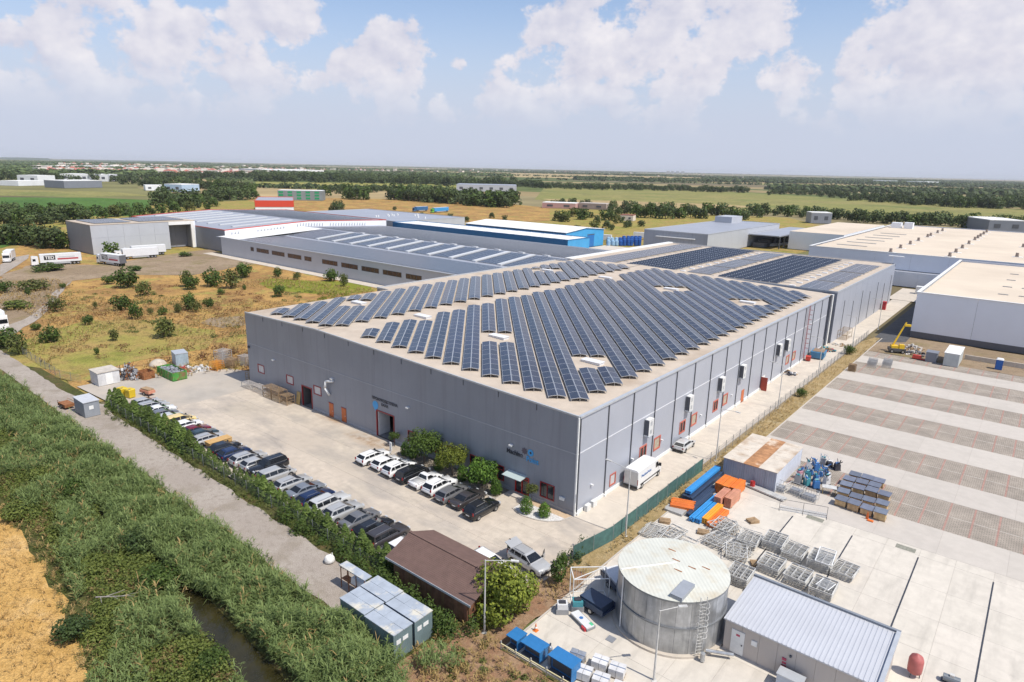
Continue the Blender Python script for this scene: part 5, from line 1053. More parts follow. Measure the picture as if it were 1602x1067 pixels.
for (x_, y_, n_, mess), w_ in zip(stk, where):
    t = thing('frame_stack', 'stack of grey galvanised mesh frames, '+w_, 'frame stack', (x_, y_, .016), random.uniform(-.05, .05), 'stacks of galvanised frames on the storage yard')
    z_ = .12
    for s_ in (-.8, .8): part('bearer', MB().box(s_-.06, s_+.06, -1.1, 1.1, 0, .1), WOOD, t)
    for i in range(int(n_*.6)+3):
        o = obj('mesh_frame', FRT if i >= int(n_*.6)+1 else (FRA, FRB)[(i+int(x_)) % 2], t, (random.uniform(-1, 1)*mess*.9, random.uniform(-1, 1)*mess*.9, z_), random.uniform(-1, 1)*mess*1.2)
        if mess > .25: o.rotation_euler = (random.uniform(-.07, .07), random.uniform(-.07, .07), random.uniform(-1, 1)*mess*1.4)
        z_ += .115
t = thing('mesh_grid', 'bright white mesh grid lying on the tallest frame stack', 'grid', (24.2, 8.4, 1.22), .1); part('grid_bars', MB(), GRATE, t) if False else None
gm = MB()
for s_ in (-1, 1): gm.bar((-.75, s_*1.5, 0), (.75, s_*1.5, 0), .05); gm.bar((s_*.75, -1.5, 0), (s_*.75, 1.5, 0), .05)
for i in range(1, 10): gm.bar((-.75, -1.5+.3*i, 0), (.75, -1.5+.3*i, 0), .025)
part('grid_bars', gm, WHITE, t)
t = thing('mesh_grid', 'small white mesh grid on the right front frame stack', 'grid', (25.4, 3.8, 1.0), -.2); obj('grid_bars', gm.mesh('grid_bars', WHITE), t).scale = (.75, .5, 1)
# long steel rack beams in bundles
def bundle(label, x, y, L_, cols, rows, col, rot=UP, w=.14, h=.12, z=.0, jit=.02, nm='beam_bundle', grp='rack beams on the storage yard'):
    t = thing(nm, label, 'steel beams', (x, y, .016), rot, grp); me = MB().box(-L_/2, L_/2, -w*.40, w*.40, 0, h*.86).mesh('beam', col)
    for s_ in (-L_*.35, L_*.35): part('bearer', MB().box(s_-.06, s_+.06, -cols*w/2, cols*w/2, 0, .1), WOOD, t)
    for i in range(cols):
        for j in range(rows): obj('beam', me, t, (random.uniform(-jit, jit)*L_*.3, (i-(cols-1)/2)*w, .1+j*h+z), random.uniform(-jit, jit)*.15)
    return t
OB = M('orange_steel', (.72, .19, .03), rough=.5, var=.1, scale=2, objvar=.08); PINK = M('faded_orange_steel', (.55, .25, .16), rough=.6, var=.12, scale=2, objvar=.08); BB = M('blue_steel', (.04, .27, .62), rough=.45, var=.08, scale=2, objvar=.06); NB = M('navy_steel', (.035, .055, .10), rough=.45, var=.1, scale=2, objvar=.1); YO = M('amber_steel', (.80, .35, .03), rough=.5, var=.08, scale=2, objvar=.05)
bundle('bright blue beams on top of the dark stack along the fence', 7.95, 16.5, 9.0, 5, 3, BB, z=.75, w=.16)
bundle('dark navy beams stacked under the blue ones along the fence', 8.1, 16.2, 9.2, 8, 5, NB, w=.17)
bundle('navy beams lying loose right of the blue-topped stack', 9.3, 13.2, 7.5, 5, 3, NB, w=.18, jit=.05)
bundle('navy beams in a narrow low row beside the loose ones', 9.75, 11.6, 6.5, 3, 3, NB, w=.18)
bundle('speckled blue beams in a long open bundle', 10.5, 11.2, 7.2, 3, 4, BB, w=.2, jit=.05)
bundle('solid bright blue beams next to the speckled bundle', 11.2, 10.4, 5.4, 3, 4, BB, w=.2)
bundle('amber orange beams in a tidy low bundle', 11.8, 10.3, 4.4, 3, 4, YO, w=.24, h=.16)
bundle('deep orange beams at the right end of the beam rows', 12.6, 9.9, 4.2, 4, 3, OB, w=.24, h=.16)
bundle('loose orange beams in an untidy heap by the fence', 8.3, 10.0, 2.6, 10, 4, OB, rot=.3, jit=.12, w=.2)
for i, (x_, y_, c_, lb) in enumerate(((10.0, 17.6, OB, 'tall orange beam stack, left of the three'), (10.9, 17.5, OB, 'tall orange beam stack, middle of the three'), (11.8, 17.7, OB, 'tall orange beam stack, right of the three'), (11.3, 14.2, PINK, 'faded salmon beam stack, left of the pair'), (12.3, 14.8, PINK, 'faded salmon beam stack, right of the pair'))):
    bundle(lb, x_, y_, 3.0, 5, 8, c_, w=.17, h=.15, jit=.01)
bundle('long thin steel pipes lying across the yard by the rusty container', 13.7, 20.2, 6.5, 8, 2, GRATE, rot=-.2, w=.12, h=.1, grp=None, nm='pipe_bundle')
tag(part('steel_plate', MB().box(6.95, 9.2, 7.9, 9.3, .02, .3), flat('plate_grey', (.40, .39, .37), .6)), 'flat stack of grey boards on the yard by the fence', 'boards')
# wooden pallets
def pallet_mesh(nm='pallet'):
    mb = MB()
    for i in range(6): mb.box(-.6, .6, -.4+i*.155-.0, -.4+i*.155+.11-.0, .12, .145)
    for y_ in (-.36, 0, .36): mb.box(-.6, .6, y_-.05, y_+.05, 0, .11)
    return mb.mesh(nm, WOOD)
PAL = pallet_mesh()
for x_, y_, r_, lb in ((8.3, 5.6, .3, 'wooden pallet flat on the concrete by the fence'), (12.5, 6.2, .2, 'wooden pallet beside the tangled frames'), (15.7, 12.2, .9, 'broken wooden pallet behind the tangled frames'), (19.0, 4.2, .5, 'wooden pallets under cardboard among the frame stacks')):
    t = thing('wooden_pallet', lb, 'pallet', (x_, y_, .016), r_, 'loose wooden pallets on the yard'); obj('deck', PAL, t); obj('deck', PAL, t, (0, 0, .15), .15)
# dark-topped pallet loads
PCOVER = M('dark_cover_sheet', (.15, .165, .21), rough=.35, var=.15, scale=2, objvar=.15); CARD = M('tan_cartons', (.55, .38, .20), rough=.85, var=.2, scale=1.6, objvar=.12)
pg = [(22.2, 23.1), (23.6, 22.9), (25.0, 22.8), (26.4, 22.6), (21.9, 25.2), (23.3, 25.1), (24.7, 25.0), (26.1, 25.0), (21.7, 27.3), (23.1, 27.3), (24.5, 27.5), (25.9, 27.2), (21.6, 29.4), (23.0, 29.5), (24.4, 29.6), (21.8, 31.5), (23.2, 31.5), (24.5, 31.6)]
rows_ = {0:'front row', 1:'second row', 2:'third row', 3:'fourth row', 4:'back row'}; cnt = {}
for i, (x_, y_) in enumerate(pg):
    rw_ = 0 if i < 4 else 1 if i < 8 else 2 if i < 12 else 3 if i < 15 else 4; k = cnt.get(rw_, 0); cnt[rw_] = k+1
    t = thing('pallet_load', 'pallet of tan cartons with dark blue cover, %s from left in the %s' % (ORD[k], rows_[rw_]), 'pallet load', (x_, y_, .012), random.uniform(-.06, .06), 'covered pallet loads on the paved lot'); h_ = random.uniform(.75, 1.15)
    obj('pallet', PAL, t).scale = (1, 1.3, 1); part('cartons', MB().box(-.58, .58, -.55, .55, .15, h_), CARD, t); part('cover', MB().box(-.66, .66, -.72, .72, h_, h_+.07), PCOVER, t)
ex_ = thing('safety_netting', 'crumpled orange plastic netting beside the front pallet loads', 'netting', (25.3, 21.6, .012)); part('netting', MB().box(-.15, .15, -.1, .1, 0, .8, taper=.6).box(.1, .7, -.5, -.1, 0, .12), OB, ex_)
# rusty-roofed storage container
cs = thing('storage_container', 'blue-grey corrugated storage shed with a rust-streaked flat roof', 'container', (8.6, 20.9, .012))
CORR = M('corrugated_bluegrey', (.30, .33, .40), rough=.55, var=.08, scale=.8, rib=.28, ribh=.9, coord='Position'); CORRW = M('corrugated_pale', (.62, .65, .72), rough=.5, var=.05, scale=.8, rib=.28, ribh=.8, coord='Position')
for i in range(5): part('wall_sheet', MB().box(i*1.32+.01, (i+1)*1.32-.01, 0, .06, 0, 2.6), CORR, cs)
for i in range(8): part('wall_sheet', MB().box(6.54, 6.6, .07+i*1.28, .07+(i+1)*1.28-.015, 0, 2.6), CORRW, cs)
part('wall_sheet', MB().box(0, .06, .07, 10.3, 0, 2.6), CORR, cs); part('wall_sheet', MB().box(0, 6.6, 10.32, 10.38, 0, 2.6), CORR, cs)
RS = [M('roof_sheet_clean', (.60, .53, .44), rough=.7, var=.1, scale=.8, col3=(.38, .26, .16), scale3=.5, ramp3=(.5, .75)), M('roof_sheet_rusty', (.40, .20, .09), rough=.85, var=.3, scale=.9, col3=(.62, .50, .38), scale3=.45, ramp3=(.52, .62))]
for j in range(8):
    for i, (a, b, mi) in enumerate(((-.1, 2.5, 0), (2.51, 4.4, 1), (4.41, 6.7, 0))):
        part('roof_sheet', MB().prism(ccw(rect(a, b, -.1+j*1.31, -.1+(j+1)*1.31-.02)), 2.6, 2.66+.01*(i == 1)), RS[mi], cs)
t = thing('oil_drum', 'red oil drum standing against the corrugated storage shed', 'drum', (12.7, 20.3, .012)); part('drum_body', MB().lathe([(.29, 0), (.29, .3), (.305, .32), (.29, .34), (.29, .6), (.305, .62), (.29, .64), (.29, .9), (.27, .88)], 16), flat('drum_red', (.45, .02, .02), .45), t); part('lid', MB().cyl((0, 0), .27, .86, .885, 16), flat('drum_lid', (.30, .02, .02), .5), t)
# machine scrap heap behind the container
HEAP = [flat('heap_blue', (.05, .17, .42), .5), flat('heap_grey', (.33, .34, .36), .5, .4), flat('heap_black', (.04, .04, .05), .6), flat('heap_white', (.66, .66, .66), .5), flat('heap_teal', (.06, .26, .30), .5), flat('heap_pink', (.50, .26, .30), .6), flat('heap_brown', (.25, .17, .11), .8)]
NMH = ['blue', 'grey', 'black', 'white', 'teal', 'pink', 'brown']
spots = [(16.6, 32.6, 0), (17.5, 33.0, 1), (18.3, 33.2, 2), (16.4, 30.8, 3), (17.3, 31.0, 0), (18.3, 31.4, 0), (16.2, 28.9, 1), (17.1, 29.2, 0), (18.1, 29.5, 0), (18.9, 30.0, 3), (16.3, 27.0, 5), (17.2, 27.3, 4), (18.2, 27.6, 0), (16.6, 25.4, 1), (17.6, 25.6, 4), (18.7, 25.6, 0), (19.4, 27.6, 3), (19.3, 33.0, 2)]
lo_ = ['at the back left', 'at the back', 'at the back right', 'left of centre', 'near the centre', 'right of centre', 'on the left', 'in the middle', 'toward the right', 'at the right edge', 'front left', 'front centre', 'front right', 'nearest the cages on the left', 'nearest the cages', 'nearest the cages on the right', 'at the front right edge', 'at the far right corner']
for (x_, y_, c_), wd in zip(spots, lo_):
    t = thing('discarded_machine', '%s machine part in the jumbled heap, %s' % (NMH[c_], wd), 'machine part', (x_, y_, .012), random.uniform(0, 3), 'jumbled machine parts behind the storage shed'); h_ = random.uniform(.5, 1.2)
    part('housing', MB().box(-.38, .38, -.3, .3, .08, h_, taper=.15), HEAP[c_], t); part('plinth_frame', MB().box(-.42, .42, -.34, .34, 0, .09), HEAP[2], t)
    mb = MB()
    for q in range(4): mb.bar((random.uniform(-.4, .4), random.uniform(-.3, .3), h_*.6), (random.uniform(-.6, .6), random.uniform(-.5, .5), h_+random.uniform(0, .7)), random.uniform(.03, .07), 6)
    part('fittings', mb, HEAP[random.choice([1, 2, 3, 0])], t); part('motor', MB().bar((-.2, .1, h_+.08), (.25, .15, h_+.08), .14, 8), HEAP[random.choice([0, 1, 4])], t)
def wire_crate(x, y, rot, label, L_=1.9, Wd=1.2, h=1.1, m_=None):
    t = thing('wire_crate', label, 'crate', (x, y, .016), rot, 'wire crates beside the machine heap'); fr = MB()
    for z_ in (.12, h*.5, h):
        for s_ in (-1, 1): fr.bar((-L_/2, s_*Wd/2, z_), (L_/2, s_*Wd/2, z_), .03); fr.bar((s_*L_/2, -Wd/2, z_), (s_*L_/2, Wd/2, z_), .03)
    for i in range(7):
        x0 = -L_/2+L_*i/6
        for s_ in (-1, 1): fr.bar((x0, s_*Wd/2, 0), (x0, s_*Wd/2, h), .022)
    part('wire_frame', fr, m_ or GRATE, t); part('scrap_load', MB().box(-L_*.42, L_*.42, -Wd*.4, Wd*.4, .13, h*.55, taper=.2), HEAP[1], t)
wire_crate(15.3, 22.0, -.1, 'wire crate nearest the corner of the storage shed'); wire_crate(17.3, 22.4, -.1, 'wire crate in the middle of the three'); wire_crate(18.9, 22.0, -.05, 'wire crate farthest from the storage shed')
t = thing('trestle_table', 'small metal trestle table with sheet leaning on it near the crates', 'table', (20.3, 25.2, .012), .3); part('table_top', MB().box(-.8, .8, -.5, .5, .85, .9), GRATE, t)
for a in (-.7, .7):
    for b in (-.4, .4): part('leg', MB().bar((a, b, 0), (a, b, .85), .03), flat('leg_yellow', (.55, .38, .10), .5), t)
t = thing('glass_barrier', 'long low transparent barrier in a thin dark frame on the yard', 'barrier', (19.4, 17.8, .016), .33); fr = MB()
for z_ in (.35, 1.4): fr.bar((-2.5, 0, z_), (2.5, 0, z_), .025)
for i in range(3): fr.bar((-2.5+2.5*i, 0, 0), (-2.5+2.5*i, 0, 1.4), .03); fr.bar((-2.5+2.5*i, -.35, .02), (-2.5+2.5*i, .35, .02), .03)
part('frame', fr, DARKT, t)
gmx = M('clear_pane', (.7, .75, .8), rough=.05, var=.02, scale=1, alpha=.28)
for i in range(2): part('pane', MB().box(-2.45+2.5*i, -.05+2.5*i, -.008, .008, .05, .62), gmx, t)
# things at the near-left end of the yard
BOXB = M('blue_cabinet_coat', (.03, .17, .40), rough=.45, var=.06, scale=2)
for i, (x_, y_, L_, h_, lb) in enumerate(((8.1, -20.4, 1.1, 1.05, 'small blue metal box, leftmost of the three on the yard corner'), (9.9, -20.3, 1.9, 1.1, 'middle blue metal box in the line on the yard corner'), (12.8, -20.4, 2.2, 1.45, 'largest blue metal box with dark open side on yard corner'))):
    t = thing('blue_metal_box', lb, 'metal box', (x_, y_, .016), -.02, 'blue metal boxes at the yard corner'); part('shell', MB().box(-L_/2, L_/2, .0, .75, .1, h_), BOXB, t); part('lid', MB().box(-L_/2-.04, L_/2+.04, -.5, .8, h_, h_+.07), BOXB, t); part('dark_opening', MB().box(-L_/2+.12, L_/2-.12, -.02, .0, .25, h_-.12), DARKT, t); part('end_plate', MB().box(L_/2-.06, L_/2, -.45, .0, .1, h_), BOXB, t); part('skid', MB().box(-L_/2, L_/2, -.4, .75, 0, .1), DARKT, t)
t = thing('gas_cylinder', 'tall grey gas cylinder between the two larger blue boxes', 'gas cylinder', (11.4, -20.2, .016)); part('cylinder', MB().lathe([(.18, 0), (.19, 1.5), (.13, 1.68), (.06, 1.74), (.06, 1.85)], 12), GALV, t); part('valve', MB().box(-.05, .05, -.05, .05, 1.85, 1.98), DARKT, t)
part_rail = thing('guard_rail', 'cream painted guard rail along the near yard corner', 'rail', (0, 0, 0)); part('rail', MB().bar((7.4, -21.4, .55), (16.5, -21.2, .55), .06).bar((7.4, -21.4, .25), (16.5, -21.2, .25), .05), flat('rail_cream', (.62, .55, .32), .6), part_rail)
for i in range(7): part('post', MB().bar((7.4+1.5*i, -21.38+.03*i, 0), (7.4+1.5*i, -21.38+.03*i, .8), .05), GRATE, part_rail)
WRAP = M('white_shrink_wrap', (.68, .67, .66), rough=.4, var=.1, scale=1.5, objvar=.08)
for i, (x_, y_, c_, lb) in enumerate(((12.9, -18.6, GALV, 'grey wrapped pallet at the left of the white pallets'), (14.2, -19.6, WRAP, 'white wrapped pallet nearest the blue boxes'), (15.6, -19.4, WRAP, 'white wrapped pallet in the near middle'), (14.6, -17.9, WRAP, 'white wrapped pallet at the back left of the group'), (16.0, -17.7, WRAP, 'white wrapped pallet at the back right of the group'), (17.2, -19.2, WRAP, 'open white pallet with a brown reel at the right end'))):
    t = thing('wrapped_pallet', lb, 'wrapped pallet', (x_, y_, .016), .25, 'wrapped pallets on the near yard'); obj('pallet', PAL, t); mb = MB()
    for a in range(2):
        for b in range(2): mb.box(-.6+a*.61, -.02+a*.61, -.5+b*.51, .0+b*.5, .15, .78+.05*random.random())
    part('wrapped_goods', mb, c_, t); part('strap', MB().box(-.62, .62, -.04, .02, .74, .845), flat('strap_blue', (.2, .25, .35), .6), t)
t = thing('pipe_frame_cage', 'white tube frame cage with mesh sides beside the tank', 'frame', (9.2, -11.2, .016), .75); fr = MB()
for z_ in (.05, 2.6):
    for s_ in (-1, 1): fr.bar((-1.6, s_*.9, z_), (1.6, s_*.9, z_), .045); fr.bar((s_*1.6, -.9, z_), (s_*1.6, .9, z_), .045)
for a in (-1.6, 1.6):
    for b in (-.9, .9): fr.bar((a, b, 0), (a, b, 2.6), .045)
fr.bar((-1.6, -.9, 2.6), (1.6, .9, 2.6), .04); part('tube_frame', fr, WHITE, t); me_ = MB()
for i in range(14): me_.bar((-1.55+i*.24, .9, .1), (-1.55+i*.24, .9, 2.5), .012)
part('mesh_side', me_, GRATE, t)
for x_, y_, r_, c_, lb in ((8.5, -14.4, .7, 3, 'white-topped pallet machine at the kerb left of the tank'), (9.3, -13.2, .7, 4, 'pale blue machine beside the white-topped one'), (10.6, -14.3, -.35, 3, 'flat grey boards with a blue disc lying left of the tank')):
    t = thing('pallet_machine', lb, 'machine', (x_, y_, .016), r_)
    if 'boards' in lb: part('board', MB().box(-1.2, 1.2, -.45, .45, .05, .28), HEAP[1], t); part('board', MB().box(-1.1, 1.2, -.5, .3, .28, .4), HEAP[3], t); part('blue_disc', MB().cyl((-.1, -.1), .17, .4, .43, 14), HEAP[0], t); part('red_patch', MB().box(.6, 1.1, -.62, -.46, .02, .3), flat('patch_red', (.6, .05, .06), .5), t); part('green_patch', MB().box(.75, 1.15, .05, .29, .4, .42), flat('patch_green', (.1, .5, .25), .5), t)
    else: part('base', MB().box(-.55, .55, -.4, .4, 0, .5), HEAP[1], t); part('body', MB().box(-.45, .45, -.38, .38, .5, 1.0), HEAP[c_], t); part('panel', MB().box(-.3, .3, -.2, .2, 1.0, 1.1), HEAP[2], t)
for i, (x_, y_, r_, lb) in enumerate(((10.2, -8.0, -.5, 'dark flatbed trailer with pale top, behind the white tube cage'), (10.7, -12.2, -.12, 'dark slatted stack in the shadow of the tank'))):
    t = thing('dark_trailer', lb, 'trailer', (x_, y_, .016), r_); part('deck', MB().box(-1.5, 1.3, -.9, .9, .5, .62), NB, t); part('side_board', MB().box(-1.5, 1.3, -.92, -.88, .6, 1.1), NB, t); part('side_board', MB().box(-1.5, 1.3, .88, .92, .6, 1.1), NB, t); part('load', MB().box(-1.35, 1.1, -.8, .8, .62, 1.25), [HEAP[3], NB][i], t)
    for s_ in (-1, 1): obj('wheel', WHEELS[.315], t, (-.1, s_*.8, .315))
t = thing('traffic_cone', 'single orange and white traffic cone on the near yard', 'cone', (8.2, -17.8, .016)); part('cone', MB().lathe([(.16, .04), (.09, .35), (.03, .7)], 14), OB, t); part('base', MB().box(-.2, .2, -.2, .2, 0, .04), OB, t); part('white_band', MB().lathe([(.115, .28), (.085, .42)], 14), WHITE, t)
tag(part('steel_mat', MB().box(13.2, 13.9, -14.9, -14.2, .02, .06), HEAP[1]), 'small square steel mat on concrete by the tank foot', 'mat')
# lamp posts
def lamp(x, y, h, label, rot, arm=2.2):
    t = thing('street_lamp', label, 'lamp post', (x, y, 0), rot, 'lamp posts around the yard'); part('pole', MB().bar((0, 0, 0), (0, 0, h), .09, 8, .05), GRATE, t); part('arm', MB().bar((0, 0, h-.05), (arm, 0, h+.25), .035, 6), GRATE, t); part('lamp_head', MB().box(arm-.1, arm+.55, -.12, .12, h+.2, h+.3), GRATE, t); part('base_plate', MB().box(-.2, .2, -.2, .2, 0, .05), GRATE, t)
lamp(5.1, -20.8, 6.9, 'lamp post beside the gable end of the brown shed', .5); lamp(18.4, -16.3, 6.2, 'lamp post on the near yard in front of the tank', .8, 1.5); lamp(6.45, .2, 7.7, 'lamp post by the green fence near the white van', PI, 2.4); lamp(6.15, 24.8, 7.5, 'second lamp post along the lane, near the storage shed', -.2, 2.2)
for i, (y_, w_) in enumerate(((51.3, 'third lamp post along the lane fence'), (74.5, 'fourth lamp post along the lane fence'), (101, 'fifth lamp post along the lane fence'), (128, 'farthest lamp post along the lane fence'))): lamp(5.75, y_, 7.5, w_, PI, 1.6)
# ------------------------------------------------------------------ brown shed, site cabins, fences and the scrap corner
SHING = M('brown_shingle', (.145, .088, .072), rough=.9, var=.10, scale=1.5, bump=.3, bscale=14, coord='Position', objvar=.03)
TIMB = M('timber_boards', (.20, .10, .05), rough=.8, var=.25, scale=2.0, objvar=.15)
sh = thing('brown_shed', 'timber shed with a wide brown shingle gable roof beside the tree', 'shed', (-1.3, -18.3, .016))
rz = lambda x, y: 3.62-.395*abs(y)
rf = MB(); rf.prism(ccw(rect(-5.4, 5.35, -3.1, 0)), lambda x, y: rz(x, y)-.09, lambda x, y: rz(x, y)-.02); rf.prism(ccw(rect(-5.4, 5.35, 0, 3.15)), lambda x, y: rz(x, y)-.09, lambda x, y: rz(x, y)-.02); rfo = part('roof_deck', rf, TIMB, sh)
for s_ in (-1, 1):
    for j in range(20):
        y0, y1 = s_*(j*.156), s_*((j+1)*.156+.01); a, b = min(y0, y1), max(y0, y1)
        part('shingle_course', MB().prism(ccw(rect(-5.45, 5.4, a, b)), lambda x, y: rz(x, y)-.03, lambda x, y, j=j: rz(x, y)+.004+.012*(abs(y)-j*.156)/.156), SHING, rfo)
part('ridge_cap', MB().prism(ccw(rect(-5.46, 5.41, -.14, .14)), lambda x, y: 3.6, lambda x, y: 3.70-.2*abs(y)), SHING, rfo)
part('eave_board', MB().box(-5.42, 5.38, -3.16, -3.11, 2.22, 2.42), TRIM, rfo)
for i in range(16):
    y0 = -2.7+i*.34; part('gable_board', MB().prism(ccw(rect(4.6, 4.66, y0, y0+.325)), 0, lambda x, y: rz(x, y)-.1), TIMB, sh)
for i in range(24): part('wall_board', MB().box(-4.7+i*.39, -4.7+i*.39+.375, -2.75, -2.70, 0, 2.45), TIMB, sh)
part('wall_board', MB().box(-4.7, 4.6, 2.7, 2.75, 0, 2.45), TIMB, sh)
for i in range(16):
    y0 = -2.7+i*.34; part('gable_board', MB().prism(ccw(rect(-4.76, -4.70, y0, y0+.325)), 0, lambda x, y: rz(x, y)-.1), TIMB, sh)
# four site containers
CROOF = M('container_roof', (.36, .40, .45), rough=.55, var=.1, scale=.9, col3=(.62, .58, .48), scale3=.7, ramp3=(.54, .66), coord='Position'); CWALL = M('container_green_wall', (.16, .22, .23), rough=.6, var=.12, scale=.8, rib=.25, ribh=.8, coord='Position', col3=(.30, .19, .11), scale3=1.2, ramp3=(.6, .75))
for (a, b, c, d, lb) in ((-4.9, -1.6, -27.9, -25.8, 'old metal container with pale roof, left front of the four'), (-4.95, -1.55, -25.7, -23.75, 'old metal container with pale roof, left back of the four'), (-1.5, 2.1, -28.0, -26.0, 'old metal container with pale roof, right front of the four'), (-1.45, 2.15, -25.85, -23.85, 'old metal container with pale roof, right back of the four')):
    t = thing('site_container', lb, 'container', (a, c, 0), 0, 'four old containers by the reeds'); w_, d__ = b-a, d-c
    part('body', MB().box(.05, w_-.05, .05, d__-.05, 0, 2.4), CWALL, t); 
    for i in range(3):
        for j in range(2): part('roof_plate', MB().prism(ccw(rect(w_*i/3+.01, w_*(i+1)/3-.01, d__*j/2+.01, d__*(j+1)/2-.01)), 2.4, 2.47+.01*((i+j) % 2)), CROOF, t)
    part('window', MB().box(w_-.06, w_-.03, .3, .75, 1.4, 1.8), WHITE, t); part('window', MB().box(w_-.06, w_-.03, .95, 1.5, 1.45, 1.8), WHITE, t); part('corner_post', MB().box(w_-.1, w_-.02, -.0, .08, 0, 2.4), CWALL, t)
t = thing('open_shelter', 'narrow open shelter with grey sheet roof beside the old containers', 'shelter', (-9.0, -24.9, 0)); part('roof', MB().prism(ccw(rect(0, 3.6, 0, .85)), 2.25, 2.33), CROOF, t)
for x_ in (.1, 1.2, 2.3, 3.5):
    for y_ in (.08, .78): part('post', MB().bar((x_, y_, 0), (x_, y_, 2.25), .045), RUST, t)
part('shelf', MB().box(.1, 3.5, .1, .75, .9, .96), RUST, t); part('stored_sacks', MB().box(1.4, 3.3, .15, .7, .96, 1.6, taper=.1), WHITE, t)
t = thing('bulk_bag', 'crumpled white bulk bag on the gravel at the end of the road', 'bag', (-13.0, -23.2, 0)); t.scale = (.8, .8, .72); mb = MB(); mb.lathe([(.35, 0), (.62, .12), (.68, .45), (.55, .8), (.40, .95), (.2, .88), (.02, .7)], 11); bo = part('bag', mb, M('woven_white', (.70, .69, .66), rough=.8, var=.15, scale=3, bump=.5, bscale=5), t, smooth=True); part('loop_handle', MB().bar((-.3, .2, .85), (-.1, .5, 1.15), .03).bar((-.1, .5, 1.15), (.2, .35, .9), .03), WHITE, t)
t = thing('site_cabin', 'grey metal cabin standing on the gravel road', 'cabin', (-75.2, -25.0, 0), .0); part('walls', MB().box(.03, 4.1, .03, 2.1, .05, 2.35), M('cabin_grey', (.28, .30, .33), rough=.6, var=.08, scale=1, rib=.22, ribh=.6, coord='Position'), t); part('roof', MB().box(-.06, 4.2, -.06, 2.2, 2.35, 2.45), flat('cabin_roof', (.50, .51, .53), .6), t); part('white_sign', MB().box(4.1, 4.12, .7, 1.3, 1.2, 1.75), WHITE, t); part('skid', MB().box(.1, 4.0, .1, 2.0, 0, .06), DARKT, t)
t = thing('rusty_trailer', 'small rusty trailer beside the grey cabin on the road', 'trailer', (-78.2, -25.2, 0), .1); part('tub', MB().box(-1.2, 1.2, -.7, .7, .35, .8), RUST, t); part('rail', MB().bar((-1.2, -.7, 1.1), (1.2, -.7, 1.1), .03).bar((-1.2, .7, 1.1), (1.2, .7, 1.1), .03).bar((-1.2, -.7, .8), (-1.2, -.7, 1.1), .03).bar((1.2, .7, .8), (1.2, .7, 1.1), .03), RUST, t)
for s_ in (-1, 1): obj('wheel', WHEELS[.315], t, (0, s_*.75, .315))
# scrap corner left of the yard
t = thing('white_container', 'weathered white metal container at the scrap corner', 'container', (-88.7, -18.2, 0)); part('walls', MB().box(0, 3.5, 0, 3.4, .05, 2.3), M('aged_white', (.60, .60, .60), rough=.6, var=.12, scale=.8, rib=.3, ribh=.5, coord='Position'), t); part('roof', MB().box(-.12, 3.62, -.12, 3.5, 2.3, 2.42), M('container_top_buff', (.52, .47, .40), rough=.8, var=.15, scale=.8), t); part('door', MB().box(3.5, 3.54, 1.2, 2.3, .1, 2.1), WHITE, t); part('base', MB().box(.1, 3.4, .1, 3.3, 0, .06), DARKT, t)
GREENSK = M('green_skip_paint', (.07, .27, .05), rough=.6, var=.2, scale=1, col3=(.22, .12, .06), scale3=1.1, ramp3=(.5, .66))
def skip(label, x, y, L_, Wd, h, mat_, load, rot=0.0):
    t = thing('rubbish_skip', label, 'skip', (x, y, .01), rot); mb = MB(); th = .08
    mb.box(-L_/2, L_/2, -Wd/2, -Wd/2+th, 0, h); mb.box(-L_/2, L_/2, Wd/2-th, Wd/2, 0, h); mb.box(-L_/2, -L_/2+th, -Wd/2+th, Wd/2-th, 0, h); mb.box(L_/2-th, L_/2, -Wd/2+th, Wd/2-th, 0, h); mb.box(-L_/2, L_/2, -Wd/2+th, Wd/2-th, .04, .12); part('tub', mb, mat_, t)
    for i in range(6): part('rib', MB().box(-L_/2+.3+i*(L_-.6)/5-.05, -L_/2+.3+i*(L_-.6)/5+.05, -Wd/2-.06, -Wd/2, .05, h-.05), mat_, t)
    for i in range(3): part('rib', MB().box(L_/2, L_/2+.06, -Wd/2+.3+i*(Wd-.6)/2-.05, -Wd/2+.3+i*(Wd-.6)/2+.05, .05, h-.05), mat_, t)
    if load:
        l = MB()
        for i in range(60):
            x0, y0, z0 = random.uniform(-L_/2+.3, L_/2-.3), random.uniform(-Wd/2+.25, Wd/2-.25), h*random.uniform(.55, .95); s_ = random.uniform(.1, .32); l.box(x0-s_, x0+s_, y0-s_*.6, y0+s_*.6, z0-.15, z0+s_*.5, rot=random.uniform(0, 3))
        l.box(-L_/2+.1, L_/2-.1, -Wd/2+.1, Wd/2-.1, .12, h*.6); stuff(part('scrap_metal', l, load, t))
skip('green rust-streaked skip full of grey scrap', -82.0, -7.4, 6.2, 2.5, 1.55, GREENSK, M('grey_scrap', (.36, .37, .40), rough=.6, metal=.2, var=.25, scale=2))
skip('small rusty brown skip beside the scrap pile', -84.6, -10.8, 2.4, 2.0, 1.3, RUST, None, .1)
sc_m = [RUST, HEAP[1], HEAP[2], HEAP[3], M('scrap_grey', (.26, .26, .27), rough=.7, var=.3, scale=2)]
